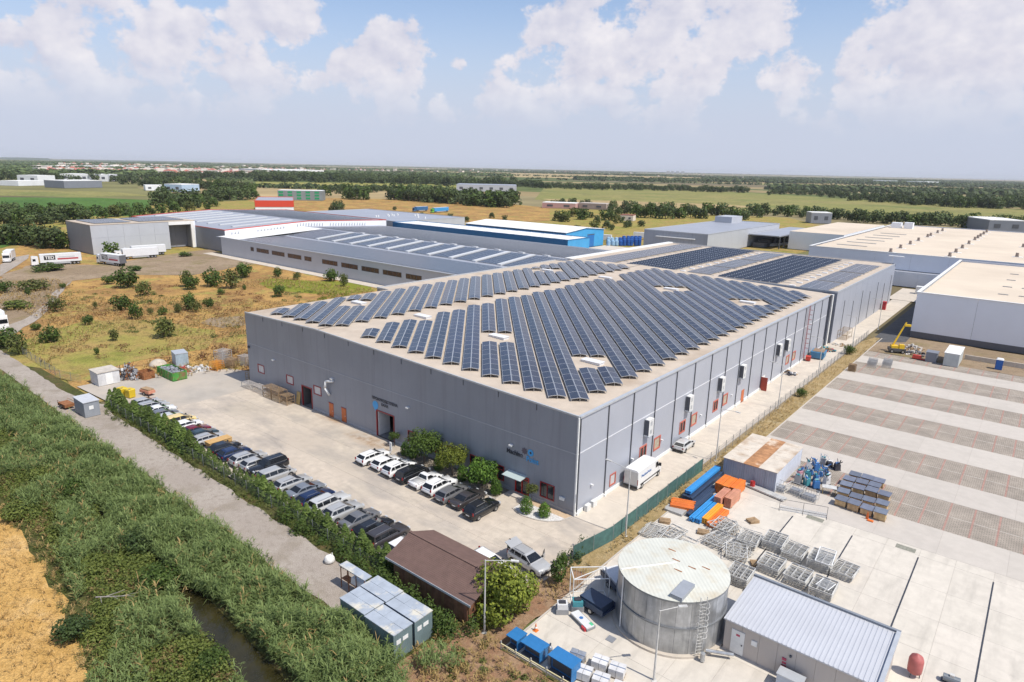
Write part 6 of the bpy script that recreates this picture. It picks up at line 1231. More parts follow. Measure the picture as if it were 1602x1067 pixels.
for x_, y_, h_, mi, lb in ((-86.4, -13.6, 2.9, 4, 'tall pile of tangled scrap metal beside the white container'), (-85.4, -12.2, 1.6, 1, 'lower pile of grey scrap between the container and skip'), (-87.3, -12.3, 3.2, 0, 'rusty upright scrap frame behind the scrap pile')):
    t = thing('scrap_pile', lb, 'scrap pile', (x_, y_, .01), random.uniform(0, 1), 'scrap metal piles'); mb = MB()
    for i in range(70):
        r_ = random.uniform(0, 1.1); a = random.uniform(0, 2*PI); z_ = random.uniform(0, h_*(1-r_/1.6)); s_ = random.uniform(.12, .35); mb.mat(random.randrange(5)); mb.box(r_*math.cos(a)-s_, r_*math.cos(a)+s_, r_*math.sin(a)-s_*.5, r_*math.sin(a)+s_*.5, max(0, z_-.1), z_+s_*.6, rot=random.uniform(0, 3))
    for i in range(24): mb.mat(random.randrange(3)); mb.bar((random.uniform(-1, 1), random.uniform(-1, 1), .1), (random.uniform(-1, 1), random.uniform(-1, 1), random.uniform(.4, h_)), .05)
    stuff(part('tangled_metal', mb, sc_m, t))
t = thing('pale_blue_container', 'dented pale blue container tilted behind the green skip', 'container', (-88.6, -2.9, 0), -.2); part('walls', MB().box(-1.6, 1.6, -1.1, 1.1, .1, 2.4), M('pale_blue_dented', (.36, .44, .50), rough=.6, var=.12, scale=1, rib=.3, ribh=.6, coord='Position'), t); part('top_frame', MB().box(-1.65, 1.65, -1.15, 1.15, 2.4, 2.48), TRIM, t); part('broken_panel', MB().box(-1.9, -1.62, -1.0, .8, .3, 1.9, taper=.3), DARKT, t)
def rubble(label, x, y, r, h, mats_, n=50, name='rubble_heap', cat='heap', group=None):
    t = thing(name, label, cat, (x, y, .0), 0, group); mb = MB()
    for i in range(n):
        rr = r*math.sqrt(random.random()); a = random.uniform(0, 2*PI); z_ = h*(1-rr/r)*random.random(); s_ = random.uniform(.12, .4); mb.mat(random.randrange(len(mats_))); mb.box(rr*math.cos(a)-s_, rr*math.cos(a)+s_, rr*math.sin(a)-s_*.6, rr*math.sin(a)+s_*.6, max(0, z_-.2), z_+s_*.5, rot=random.uniform(0, 3), taper=random.uniform(0, .4))
    stuff(part('debris', mb, mats_, t)); return t
PALEC = M('pale_rubble', (.55, .52, .48), rough=.9, var=.15, scale=1.5)
t = thing('covered_mound', 'smooth pale mound of covered material behind the scrap', 'mound', (-90.6, -6.2, 0)); part('mound', MB().lathe([(1.6, 0), (1.5, .4), (1.1, .9), (.5, 1.2), (.02, 1.25)], 12), M('mound_sand', (.50, .44, .36), rough=.9, var=.15, scale=1.2), t, smooth=True)
rubble('heap of white and brown rubbish right of the green skip', -84.5, -4.6, 2.0, 1.3, [PALEC, HEAP[3], HEAP[6], flat('rag_red', (.35, .06, .05), .8)], 70); rubble('low tangle of white metal frames right of the rubbish heap', -82.6, -2.0, 1.8, 1.0, [HEAP[3], GRATE, PALEC], 60)
ORF = M('orange_frames', (.72, .30, .04), rough=.6, var=.15, scale=2)
def open_rack(label, x, y, L_, Wd, h, mat_, levels=3, rot=0.0, group=None, slat=None, name='stacked_frames', cat='frames'):
    t = thing(name, label, cat, (x, y, .012), rot, group); fr = MB()
    for a in (-1, 1):
        for b in (-1, 1): fr.bar((a*L_/2, b*Wd/2, 0), (a*L_/2, b*Wd/2, h), .05)
    part('uprights', fr, mat_, t)
    for k in range(levels):
        z_ = .12+(h-.15)*k/max(1, levels-1)
        for i in range(6): part('slat', MB().box(-L_/2, L_/2, -Wd/2+Wd*i/5-.05, -Wd/2+Wd*i/5+.05, z_, z_+.06), slat or mat_, t)
    return t
open_rack('bright orange frame stack at the yard edge', -80.3, .0, 1.8, 1.7, 1.6, ORF, 5, .3)
PB = M('pale_boards', (.52, .47, .42), rough=.8, var=.15, scale=2)
open_rack('tall stack of grey-white crates with boards behind the orange frames', -82.4, 2.4, 2.4, 2.0, 2.9, GRATE, 7, .2, slat=PB); open_rack('brown wooden pallet stack right of the orange frames', -79.8, 2.6, 2.0, 1.5, 1.7, WOOD, 6, .3); open_rack('white and brown crate stack near the hall corner', -79.2, 5.0, 2.2, 1.6, 1.9, WOOD, 5, .2, slat=PB); open_rack('second pallet stack by the hall corner, farthest right', -76.6, 5.6, 2.0, 1.5, 1.5, WOOD, 5, .1, slat=PB)
open_rack('dark wooden crates in the shadow at the hall corner', -70.2, 1.2, 1.1, 1.6, 1.5, WOOD, 4, 0)
# racks against the hall front
PG = 'wooden racks standing against the hall front'
open_rack('low grey trolley rack at the left end of the hall front', -66.4, -1.3, 3.0, 1.3, .9, GRATE, 2, 0, PG, PB); open_rack('second low grey rack at the hall front', -62.9, -1.3, 3.0, 1.2, 1.1, GRATE, 2, 0, PG, PB)
open_rack('large wooden rack at the hall front, left part', -59.5, -1.4, 2.4, 1.5, 1.9, WOOD, 4, 0, PG); open_rack('large wooden rack at the hall front, middle part', -57.0, -1.4, 2.2, 1.5, 1.9, WOOD, 4, 0, PG); open_rack('large wooden rack at the hall front, right part by the boards', -54.8, -1.3, 1.8, 1.4, 1.5, WOOD, 4, 0, PG)
t = thing('leaning_board', 'yellow-brown board leaning on the wall beside the left gate', 'board', (-53.3, -.45, .012)); bo = part('board', MB().box(-.5, .5, -.03, .03, 0, 2.1), M('plywood', (.42, .30, .12), rough=.8, var=.15, scale=2), t); bo.rotation_euler = (-.15, 0, 0)
# yellow bins, crates
YB = flat('yellow_plastic', (.62, .44, .02), .5)
for x_, y_, lb in ((-77.4, -17.4, 'yellow bin half hidden by the hedge, the left one'), (-75.9, -16.8, 'yellow bin in full view at the head of the car row')):
    t = thing('yellow_bin', lb, 'bin', (x_, y_, .012), .2, 'yellow bins by the hedge'); part('bin_body', MB().box(-.6, .6, -.5, .5, .1, 1.35, taper=-.08), YB, t); part('lid', MB().box(-.68, .68, -.58, .58, 1.35, 1.5, taper=.15), YB, t); part('opening', MB().cyl((.3, -.2), .2, 1.5, 1.505, 12), DARKT, t)
t = thing('orange_trailer', 'low orange trailer with brown load behind the first cars', 'trailer', (-75.2, -14.4, .012), .2); part('bed', MB().box(-1.2, 1.2, -.6, .6, .45, .9), PINK, t); part('load', MB().box(-1.0, 1.0, -.5, .5, .9, 1.15), WOOD, t)
for s_ in (-1, 1): obj('wheel', WHEELS[.315], t, (0, s_*.6, .315))
t = thing('orange_skip_trailer', 'orange flat-topped trailer among the cars of the hedge row', 'trailer', (-47.1, -16.8, .016), UP); part('box', MB().box(-1.5, 1.6, -.7, .7, .45, .95), M('faded_amber', (.55, .34, .13), rough=.6, var=.1, scale=2), t); part('top', MB().box(-1.55, 1.65, -.75, .75, .95, 1.0), M('faded_amber', (.66, .38, .10)), t)
for a in (-.8, .8):
    for s_ in (-1, 1): obj('wheel', WHEELS[.315], t, (a, s_*.72, .315))
# fences
def mesh_fence(name, label, pts, h, post_m, step=2.5, screen=None, wires=6, cat='fence', col=None):
    t = thing(name, label, cat, (0, 0, 0)); W_ = MB()
    for a, b in zip(pts[:-1], pts[1:]):
        d = math.hypot(b[0]-a[0], b[1]-a[1]); n = max(1, round(d/step))
        for i in range(n):
            p = (a[0]+(b[0]-a[0])*i/n, a[1]+(b[1]-a[1])*i/n); q = (a[0]+(b[0]-a[0])*(i+1)/n, a[1]+(b[1]-a[1])*(i+1)/n)
            part('post', MB().bar((*p, 0), (*p, h+.1), .04, 6), post_m, t)
            if screen: part('screen_panel', MB().prism(ccw([(p[0]-.01, p[1]), (q[0]-.01, q[1]), (q[0]+.012, q[1]+.001), (p[0]+.012, p[1]+.001)]), .08, h-.05-.12*random.random()), screen, t)
            for k in range(wires): W_.bar((*p, .15+(h-.2)*k/(wires-1)), (*q, .15+(h-.2)*k/(wires-1)), .012, 3)
            nn = int(step/.28)
            for k in range(nn): x0, y0 = p[0]+(q[0]-p[0])*k/nn, p[1]+(q[1]-p[1])*k/nn; W_.bar((x0, y0, .1), (x0, y0, h-.02), .009, 3)
    stuff(part('mesh_wires', W_, post_m if not col else col, t))
FENP = flat('fence_steel', (.30, .31, .32), .5, .4); GSCR = M('green_screen_net', (.06, .135, .12), rough=.8, var=.2, scale=1.5, objvar=.15)
mesh_fence('screened_fence', 'fence with dark green screening net along the lane', [(4.9, -7.5), (5.9, -1.5), (6.05, 20.5)], 1.9, FENP, 2.5, GSCR)
mesh_fence('wire_fence', 'wire mesh fence along the lane beyond the storage shed', [(6.05, 20.6), (5.75, 60), (5.6, 118)], 1.7, FENP, 2.6, None, 5)
mesh_fence('wire_fence', 'wire fence on steel posts between the gravel road and hedge', [(-72, -21.0), (-40, -21.1), (-8, -21.3)], 1.5, FENP, 2.6, None, 6, col=flat('wire_dark', (.10, .11, .12), .6))
mesh_fence('wire_fence', 'wire fence on steel posts along the road at far left', [(-122, -20.6), (-95, -20.9), (-89.2, -19.4)], 1.5, FENP, 2.6, None, 5)
# lane clutter
t = thing('blue_tilt_skip', 'blue tipping skip parked by the hall wall in the lane', 'skip', (1.9, 89.0, .014), .1); part('tub', MB().box(-1.2, 1.2, -1.6, 1.6, .25, 1.6, taper=-.12), M('skip_blue', (.06, .22, .40), rough=.55, var=.15, scale=1), t); part('cargo', MB().box(-1.1, 1.1, -1.4, 1.4, 1.55, 1.7), HEAP[6], t); part('skids', MB().box(-1.1, 1.1, -1.5, -1.3, 0, .25).box(-1.1, 1.1, 1.3, 1.5, 0, .25), DARKT, t)
t = thing('small_forklift', 'small red and green machine left of the blue tipping skip', 'machine', (.9, 85.2, .014), .2); part('body', MB().box(-.5, .5, -.7, .7, .2, 1.0), flat('machine_red', (.5, .05, .03), .5), t); part('mast', MB().bar((-.3, .7, .1), (-.3, .7, 1.5), .05).bar((.3, .7, .1), (.3, .7, 1.5), .05), flat('machine_green', (.1, .3, .08), .5), t)
rubble('small jumble of pipes and boxes against the lane wall', 1.0, 73.0, 1.4, .8, [HEAP[1], HEAP[2], WOOD, HEAP[3]], 40); rubble('jumble of red and teal crates beyond the blue skip', 1.2, 97.0, 2.2, 1.0, [flat('rag_red', (.35, .06, .05)), HEAP[4], WOOD, HEAP[2]], 60)
open_rack('brown timber trestles by the rear hall wall in the lane', 1.6, 112, 2.0, 5.0, 2.2, WOOD, 3, 0); rubble('pile of pale planks at the end of the lane clutter', 2.6, 104, 1.6, .6, [WOOD, PALEC], 30)
# far end of the paved lot
t = thing('telescopic_crane', 'yellow telescopic crane with raised boom on the far lot', 'crane', (13.6, 106, .01), .4); t.scale = (.82, .82, .9); part('chassis', MB().box(-2.0, 2.0, -1.1, 1.1, .5, 1.2), flat('crane_dark', (.10, .10, .10), .6), t); part('cab', MB().box(.3, 1.6, -1.0, .1, 1.2, 2.2, taper=.1), flat('crane_yellow', (.75, .48, .02), .45), t); part('turret', MB().box(-1.5, .2, -.9, .9, 1.2, 1.8), flat('crane_yellow', (.75, .48, .02)), t); part('boom', MB().bar((-1.0, .3, 1.7), (1.4, .6, 7.6), .3, 4, .2), flat('crane_yellow', (.75, .48, .02)), t); part('boom_tip', MB().box(1.1, 2.6, .3, .9, 6.6, 7.1), flat('crane_yellow', (.75, .48, .02)), t)
for a in (-1.3, 1.3):
    for s_ in (-1, 1): obj('wheel', WHEELS['l'], t, (a, s_*1.0, .5))
t = thing('site_cabin', 'pale grey flat-roofed cabin at the far edge of the paved lot', 'cabin', (22.9, 101.4, .01)); part('walls', MB().box(0, 2.6, 0, 8.0, .05, 2.7), M('cabin_pale', (.48, .51, .50), rough=.6, var=.06, scale=1), t); part('roof', MB().box(-.1, 2.7, -.1, 8.1, 2.7, 2.82), RWHITE, t); part('base', MB().box(.1, 2.5, .1, 7.9, 0, .06), DARKT, t)
t = thing('dark_hut', 'dark grey tool hut left of the pale cabin', 'hut', (20.6, 103.5, .01)); part('walls', MB().box(-1, 1, -1.2, 1.2, 0, 2.0), WDARK, t); part('roof', MB().box(-1.1, 1.1, -1.3, 1.3, 2.0, 2.1), WDARK, t)
t = thing('portable_toilet', 'blue portable toilet with white roof at the far lot edge', 'toilet', (32.0, 106.3, .01)); part('cabin', MB().box(-.6, .6, -.6, .6, 0, 2.05), M('toilet_blue', (.015, .10, .36), rough=.45, var=.06, scale=2), t); part('roof', MB().box(-.64, .64, -.64, .64, 2.05, 2.3, taper=.25), WHITE, t); part('door', MB().box(-.45, .45, -.64, -.6, .1, 1.9), flat('toilet_door', (.02, .13, .45), .4), t)
t = thing('red_loader', 'small red machine lying by the dark hut', 'machine', (18.0, 103.0, .01)); part('body', MB().box(-.9, .9, -.5, .5, .2, .9, taper=.2), flat('machine_red', (.5, .05, .03)), t); part('fork', MB().box(.8, 1.6, -.4, .4, .1, .25), flat('machine_red', (.5, .05, .03)), t)
rubble('long heap of pale rubble along the white warehouse foot', 15.5, 112.5, 2.6, 1.0, [PALEC, WOOD], 70); rubble('brown and grey rubble between the crane and the hut', 17.2, 107.5, 2.2, 1.1, [HEAP[6], PALEC, HEAP[1], HEAP[2]], 60)
lw_ = thing('low_lot_wall', 'low cream block wall along the far edge of the paved lot', 'wall', (0, 0, 0))
for i in range(14): part('wall_block', MB().box(25.8+2.9*i, 25.8+2.9*i+2.86, 110.4-.0*i, 110.7, 0, 1.0), CONC_L, lw_)
for x_, y_, lb in ((9.7, 83.5, 'dark baled stack nearest the lane on the far lot'), (11.9, 90.5, 'grey wire bundle stack, left of two on the far lot'), (14.3, 92.4, 'grey wire bundle stack, right of two on the far lot')):
    if 'dark' in lb: open_rack(lb, x_, y_, 1.3, 1.3, 1.4, WOOD, 6, .1)
    else: open_rack(lb, x_, y_, 1.6, 3.2, 1.3, GRATE, 7, .1)
# ------------------------------------------------------------------ person at the raised tailgate
def person(x, y, rot, label):
    t = thing('person', label, 'person', (x, y, .016), rot)
    J = {'pel': (0, 0, .95), 'sp': (.02, 0, 1.15), 'ch': (.08, 0, 1.36), 'nk': (.12, 0, 1.50), 'hd': (.17, 0, 1.64), 'hl': (0, .1, .9), 'kl': (.06, .11, .5), 'al': (-.02, .11, .08), 'tl': (.14, .12, .05), 'hr': (0, -.1, .9), 'kr': (.02, -.11, .5), 'ar': (-.08, -.11, .08), 'tr': (.08, -.12, .05), 'sl': (.08, .19, 1.40), 'el': (.24, .24, 1.18), 'wl': (.46, .18, 1.18), 'sr': (.08, -.19, 1.40), 'er': (.26, -.24, 1.20), 'wr': (.48, -.16, 1.22)}
    E = [('pel','sp'),('sp','ch'),('ch','nk'),('nk','hd'),('pel','hl'),('hl','kl'),('kl','al'),('al','tl'),('pel','hr'),('hr','kr'),('kr','ar'),('ar','tr'),('ch','sl'),('sl','el'),('el','wl'),('ch','sr'),('sr','er'),('er','wr')]
    Rr = {'pel': .15, 'sp': .15, 'ch': .17, 'nk': .065, 'hd': .11, 'hl': .10, 'kl': .065, 'al': .045, 'tl': .04, 'hr': .10, 'kr': .065, 'ar': .045, 'tr': .04, 'sl': .07, 'el': .05, 'wl': .038, 'sr': .07, 'er': .05, 'wr': .038}
    for s_, w in (('l', 1), ('r', -1)):
        wx = J['w'+s_]
        for k, (dy, ln) in enumerate(((-.03, .075), (-.012, .085), (.008, .082), (.026, .07))):
            f1, f2 = s_+'f%d' % k, s_+'g%d' % k; J[f1] = (wx[0]+.07, wx[1]+dy, wx[2]); J[f2] = (wx[0]+.07+ln*.8, wx[1]+dy, wx[2]-.03); Rr[f1] = .011; Rr[f2] = .009; E += [('w'+s_, f1), (f1, f2)]
        J[s_+'t'] = (wx[0]+.05, wx[1]-.055*w, wx[2]+.01); Rr[s_+'t'] = .011; E.append(('w'+s_, s_+'t'))
    keys = list(J); me = bpy.data.meshes.new('body'); me.from_pydata([J[k] for k in keys], [(keys.index(a), keys.index(b)) for a, b in E], [])
    o = obj('body', me, t); sk = o.modifiers.new('Skin', 'SKIN'); sk.use_smooth_shade = True; o.modifiers.new('Sub', 'SUBSURF').levels = 1
    for i, k in enumerate(keys): me.skin_vertices[0].data[i].radius = (Rr[k], Rr[k]); me.skin_vertices[0].data[i].use_root = (k == 'pel')
    m, tt, n, b = new_mat('person_clothes'); L = tt.links.new; oc = n.new('ShaderNodeTexCoord').outputs['Object']; sp = n.new('ShaderNodeSeparateXYZ'); L(oc, sp.inputs[0])
    cr = n.new('ShaderNodeValToRGB'); cr.color_ramp.interpolation = 'CONSTANT'; mr = n.new('ShaderNodeMapRange'); L(sp.outputs[2], mr.inputs[0]); mr.inputs[1].default_value = 0; mr.inputs[2].default_value = 2; L(mr.outputs[0], cr.inputs[0])
    el = cr.color_ramp.elements; el[0].color = (.03, .03, .03, 1); el[1].position = .05; el[1].color = (.05, .06, .075, 1); e = el.new(.47); e.color = (.05, .17, .09, 1); e = el.new(.755); e.color = (.50, .30, .21, 1); L(cr.outputs[0], b.inputs['Base Color']); b.inputs['Roughness'].default_value = .8; me.materials.append(m)
    h = MB(); h.lathe([(.105, 1.66), (.125, 1.70), (.115, 1.76), (.06, 1.80), (.01, 1.81)], 12, (.15, 0)); part('hair', h, flat('hair_dark', (.03, .02, .015), .8), t, smooth=True)
    f_ = MB(); f_.box(.27, .30, -.015, .015, 1.60, 1.65); part('nose', f_, flat('skin_tone', (.50, .30, .21), .6), t)
    return t
person(-.75, -10.6, -.12, 'person in a green top standing at the raised tailgate of the silver car')
# ------------------------------------------------------------------ vegetation
def leaf_mat(name, dark, light, trans=.25, objvar=.18):
    m, t, n, b = new_mat(name); L = t.links.new
    at_ = n.new('ShaderNodeAttribute'); at_.attribute_name = 'tone'; mx = n.new('ShaderNodeMixRGB'); L(at_.outputs['Fac'], mx.inputs[0]); mx.inputs[1].default_value = (*dark, 1); mx.inputs[2].default_value = (*light, 1)
    oi = n.new('ShaderNodeObjectInfo'); hs = n.new('ShaderNodeHueSaturation'); mr = n.new('ShaderNodeMapRange'); L(oi.outputs['Random'], mr.inputs[0]); mr.inputs[3].default_value = 1-objvar; mr.inputs[4].default_value = 1+objvar; L(mr.outputs[0], hs.inputs['Value']); L(mx.outputs[0], hs.inputs['Color'])
    L(hs.outputs[0], b.inputs['Base Color']); b.inputs['Roughness'].default_value = .62; b.inputs['Specular IOR Level'].default_value = .25
    tr = n.new('ShaderNodeBsdfTranslucent'); L(hs.outputs[0], tr.inputs[0]); ms = n.new('ShaderNodeMixShader'); ms.inputs[0].default_value = trans; L(b.outputs[0], ms.inputs[1]); L(tr.outputs[0], ms.inputs[2]); L(ms.outputs[0], n['Material Output'].inputs[0]); return m
LG = leaf_mat('bush_leaves', (.045, .08, .016), (.11, .165, .032)); LD = leaf_mat('dark_leaves', (.035, .062, .02), (.085, .13, .036)); LY = leaf_mat('yellowish_leaves', (.10, .135, .02), (.25, .28, .04)); LB = leaf_mat('bright_leaves', (.055, .12, .018), (.14, .24, .035)); LC = leaf_mat('conifer_needles', (.065, .11, .024), (.19, .26, .06), .25, .3); LR = leaf_mat('reed_leaves', (.10, .155, .045), (.325, .40, .145), .38, 0); LF = leaf_mat('far_leaves', (.045, .075, .025), (.12, .155, .05), .2, .32); LO = leaf_mat('olive_leaves', (.07, .09, .022), (.15, .165, .045))
LDRY = leaf_mat('dry_grass_blades', (.26, .17, .06), (.50, .36, .15), .2, 0); LW = leaf_mat('weed_leaves', (.06, .085, .018), (.17, .19, .05), .25, 0); LBR = leaf_mat('bramble_leaves', (.075, .11, .022), (.21, .24, .055), .28, 0)
BARK = flat('bark', (.13, .10, .075), .9)
def leaf_quads(C, N_, size, asp=.55):
    """one rhombic leaf clump per centre C with normal N_"""
    n = len(C); r = rng.normal(size=(n, 3)); T = np.cross(N_, r); T /= np.linalg.norm(T, axis=1, keepdims=True)+1e-9; B = np.cross(N_, T); s = size*rng.uniform(.6, 1.35, (n, 1))
    V = np.stack([C-T*s, C-B*s*asp, C+T*s, C+B*s*asp], 1).reshape(-1, 3); F = np.arange(4*n).reshape(-1, 4); return V, F
def cloud(lobes, n, size, up=.35, shell=.62):
    C, Nn = [], []; vol = np.array([l[3]*l[4]*l[5] for l in lobes])**.67; cnt = np.maximum(8, (n*vol/vol.sum()).astype(int))
    for (x, y, z, a, b, c), k in zip(lobes, cnt):
        d = rng.normal(size=(k, 3)); d /= np.linalg.norm(d, axis=1, keepdims=True); rad = shell+(1.06-shell)*rng.random((k, 1))**.6; rad *= 1+.12*np.sin(d[:, :1]*7+x*3)*np.cos(d[:, 1:2]*6+y)
        C.append(np.array([x, y, z])+d*rad*np.array([a, b, c])); q = d/np.array([a, b, c]); q /= np.linalg.norm(q, axis=1, keepdims=True); q = q+np.array([0, 0, up])+rng.normal(size=(k, 3))*.55; Nn.append(q/np.linalg.norm(q, axis=1, keepdims=True))
    C = np.vstack(C); Nn = np.vstack(Nn); keep = C[:, 2] > .03; return C[keep], Nn[keep]
def tone(n): return np.clip(rng.normal(.5, .28, n), 0, 1)
def bush_lobes(w, h, k, flatb=.3):
    L_ = [(0, 0, h*.48, w*.34, w*.34, h*.46)]
    for i in range(k):
        a = rng.uniform(0, 2*PI); r = w*.5*rng.uniform(.35, .62); z = h*rng.uniform(.28, .72); s_ = rng.uniform(.19, .32); L_.append((r*math.cos(a), r*math.sin(a), z, w*s_, w*s_, h*s_*1.0))
    return L_
def bush_mesh(w, h, k, n, size, mat, nm='bush'):
    C, Nn = cloud(bush_lobes(w, h, k), n, size); V, F = leaf_quads(C, Nn, size); mb = MB()
    for i in range(5): a = rng.uniform(0, 6.28); mb.bar((0, 0, 0), (w*.22*math.cos(a), w*.22*math.sin(a), h*.6), .05*h/3, 4, .02)
    tv = np.array(mb.v); tf = np.array([f for f in mb.f if len(f) == 4])
    return raw_mesh(nm, np.vstack([V, tv]), np.vstack([F, tf+len(V)]), [mat, BARK], np.r_[np.zeros(len(F)), np.ones(len(tf))], np.r_[tone(len(F)), np.zeros(len(tf))])
def crown_mesh(lobes, n, size, mat, up=.35, nm='crown'):
    C, Nn = cloud(lobes, n, size, up); V, F = leaf_quads(C, Nn, size); return raw_mesh(nm, V, F, [mat], None, tone(len(F)))
def trunk_mesh(h, r, lobes, spread=.7):
    mb = MB(); mb.bar((0, 0, 0), (.02, .03, h), r, 7, r*.6)
    for l in lobes[:7]: mb.bar((.02, .03, h*.85), (l[0]*spread, l[1]*spread, l[2]), r*.5, 5, r*.15)
    return mb.mesh('trunk', BARK)
def tree(label, x, y, lobes, n, size, mat, th, tr, name='tree', cat='tree', z=.0, up=.35, group=None):
    t = thing(name, label, cat, (x, y, z), random.uniform(0, .2), group); obj('trunk', trunk_mesh(th, tr, lobes), t); obj('crown', crown_mesh(lobes, n, size, mat, up), t); return t
# planting in front of the hall
ball = lambda r, h, k=9: [(0, 0, h, r*.8, r*.8, r*.7)]+[(r*.6*math.cos(a), r*.6*math.sin(a), h+r*.28*math.sin(a*2.7), r*.5, r*.5, r*.45) for a in [2*PI*i/k for i in range(k)]]
tree('dense round green tree, leftmost large crown at the hall front', -22.3, -1.9, ball(2.3, 2.9), 3200, .14, LG, 2.0, .13, z=.016); tree('round yellow-green tree between cypresses at the hall front', -17.2, -1.9, ball(1.95, 2.7), 2600, .13, LY, 1.9, .11, z=.016); tree('loose bright green tree right of the yellow-green one at hall front', -12.2, -1.9, ball(1.95, 2.2, 7), 2000, .17, LB, 1.2, .09, z=.016); tree('small round tree beside the open hall gate', -29.3, -.9, ball(.75, 1.6, 6), 700, .09, LG, 1.3, .05, z=.016); tree('ball-clipped small tree on a bare stem right of the entrance', -5.2, -1.1, ball(.75, 2.0, 6), 800, .09, LO, 1.6, .05, z=.016)
def cone_lobes(w, h): return [(0, 0, h*t, w*.56*math.sin(PI*t**.62)**.7, w*.56*math.sin(PI*t**.62)**.7, h*.15) for t in (.12, .24, .36, .48, .60, .72, .84)]
for x_, y_, w, h, lb in ((-26.0, -1.9, 1.2, 2.1, 'clipped cypress leftmost in the hall front bed'), (-24.7, -1.7, 1.1, 1.9, 'clipped cypress left of the dense round tree'), (-19.6, -2.0, 1.3, 2.4, 'clipped cypress right of the dense round tree'), (-15.3, -2.1, 1.3, 2.3, 'clipped cypress right of the yellow-green tree'), (-14.1, -1.6, 1.1, 2.0, 'smaller clipped cypress left of the bright green tree'), (-9.9, -2.0, 1.4, 2.2, 'clipped cypress nearest the black car and entrance'), (-4.5, -3.0, 1.45, 2.2, 'larger clipped cypress in the white gravel bed'), (-2.5, -2.3, 1.35, 1.8, 'smaller clipped cypress in the white gravel bed')):
    t = thing('clipped_cypress', lb, 'shrub', (x_, y_, .016), 0, 'clipped cypresses at the hall front'); obj('crown', crown_mesh(cone_lobes(w, h), 1700, .075, LB, .1), t); part('trunk', MB().bar((0, 0, 0), (0, 0, h*.5), .04, 5), BARK, t)
bed = ccw([at(770+a/7.11, 680+b/7.11) for a, b in ((240, 812), (330, 895), (480, 942), (620, 962), (750, 955), (870, 910), (700, 850), (440, 700))])
sheet('gravel_bed', bed, .02, M('white_gravel', (.60, .58, .56), rough=.9, var=.25, scale=5, bump=.4, coord='Position'))
kerb('bed_kerb', [at(770+a/7.11, 680+b/7.11) for a, b in ((225, 820), (330, 902), (480, 950), (620, 972), (760, 965), (885, 920))], .15, .1)
sheet('gravel_bed', ccw([(-27.5, -.1), (-27.5, -2.9), (-9.2, -2.9), (-9.2, -.1)]), .02, M('bed_soil', (.26, .22, .17), rough=.95, var=.25, scale=3, coord='Position')); kerb('bed_kerb', [(-27.5, -.1), (-27.5, -2.95), (-9.1, -2.95), (-9.1, -.1)], .15, .1)
sheet('paved_strip', ccw([(-5.9, -.1), (-5.9, -1.15), (-.2, -1.15), (-.2, -.1)]), .022, M('tan_paving', (.52, .38, .25), rough=.9, var=.1, scale=3, coord='Position'))
tag(part('white_sign_post', MB().box(-28.7, -28.3, -2.3, -2.2, .016, 1.3), WHITE), 'small white upright sign at the corner of the planting bed', 'sign')
# big tree by the brown shed
big = [(0, 0, 3.0, 1.7, 1.6, 1.9)]+[(1.7*math.cos(a), 1.6*math.sin(a), 2.4+1.5*math.sin(a*2.3+1), 1.15, 1.1, 1.2) for a in [2*PI*i/9 for i in range(9)]]+[(.3, .2, 4.8, .9, .9, .9)]
tree('large yellow-green bushy tree at the right gable of brown shed', 5.3, -18.3, big, 5200, .16, LY, 2.0, .16, z=.0); tree('sapling right of the silver car with raised tailgate', 6.0, -11.6, [(0, 0, 1.7, .7, .7, 1.2), (.3, .4, 2.6, .4, .4, .7)], 700, .14, LG, 1.4, .05)
# conifer hedge along the cars
hedge = []
def conifer_mesh(w, h, n):
    C, Nn = [], []
    k = n; z = h*(rng.random(k)**1.25)*.97+.05; r = w*.5*(1-(z/h))**.8*(.55+.5*rng.random(k)); a = rng.uniform(0, 2*PI, k); whorl = .06*np.sin(z*9); C = np.stack([r*np.cos(a), r*np.sin(a), z+whorl-.12*r], 1); Nn = np.stack([np.cos(a)*.6, np.sin(a)*.6, np.full(k, .8)], 1)+rng.normal(size=(k, 3))*.35; Nn /= np.linalg.norm(Nn, axis=1, keepdims=True)
    V, F = leaf_quads(C, Nn, .13, .42); mb = MB(); mb.bar((0, 0, 0), (0, 0, h*.9), .05, 5, .01); tv = np.array(mb.v); tf = np.array([f for f in mb.f if len(f) == 4])
    return V, F, raw_mesh('crown', V, F, [LC], None, tone(len(F))), raw_mesh('trunk', tv, tf, [BARK])
CON = [conifer_mesh(1.9, 3.2, 1300)[2:] for _ in range(4)]
x_ = -74.0; i = 0
while x_ < -7.5:
    sc_ = 1.0 if x_ < -47 else (.55 if x_ < -33.5 else .78); sc_ *= random.uniform(.72, 1.2); m_ = CON[i % 4]
    w_ = 'in the tall left stretch' if x_ < -47 else ('in the low middle stretch' if x_ < -33.5 else 'in the right stretch')
    t = thing('hedge_conifer', '%s conifer from the left end of the hedge, %s' % (nth(i), w_), 'conifer', (x_, -20.15+random.uniform(-.2, .2), 0), random.uniform(0, 6), 'conifers of the car park hedge'); t.scale = (sc_*1.32, sc_*1.32, sc_); obj('crown', m_[0], t); obj('trunk', m_[1], t); i += 1; x_ += 1.55 if x_ < -33.5 else 1.35
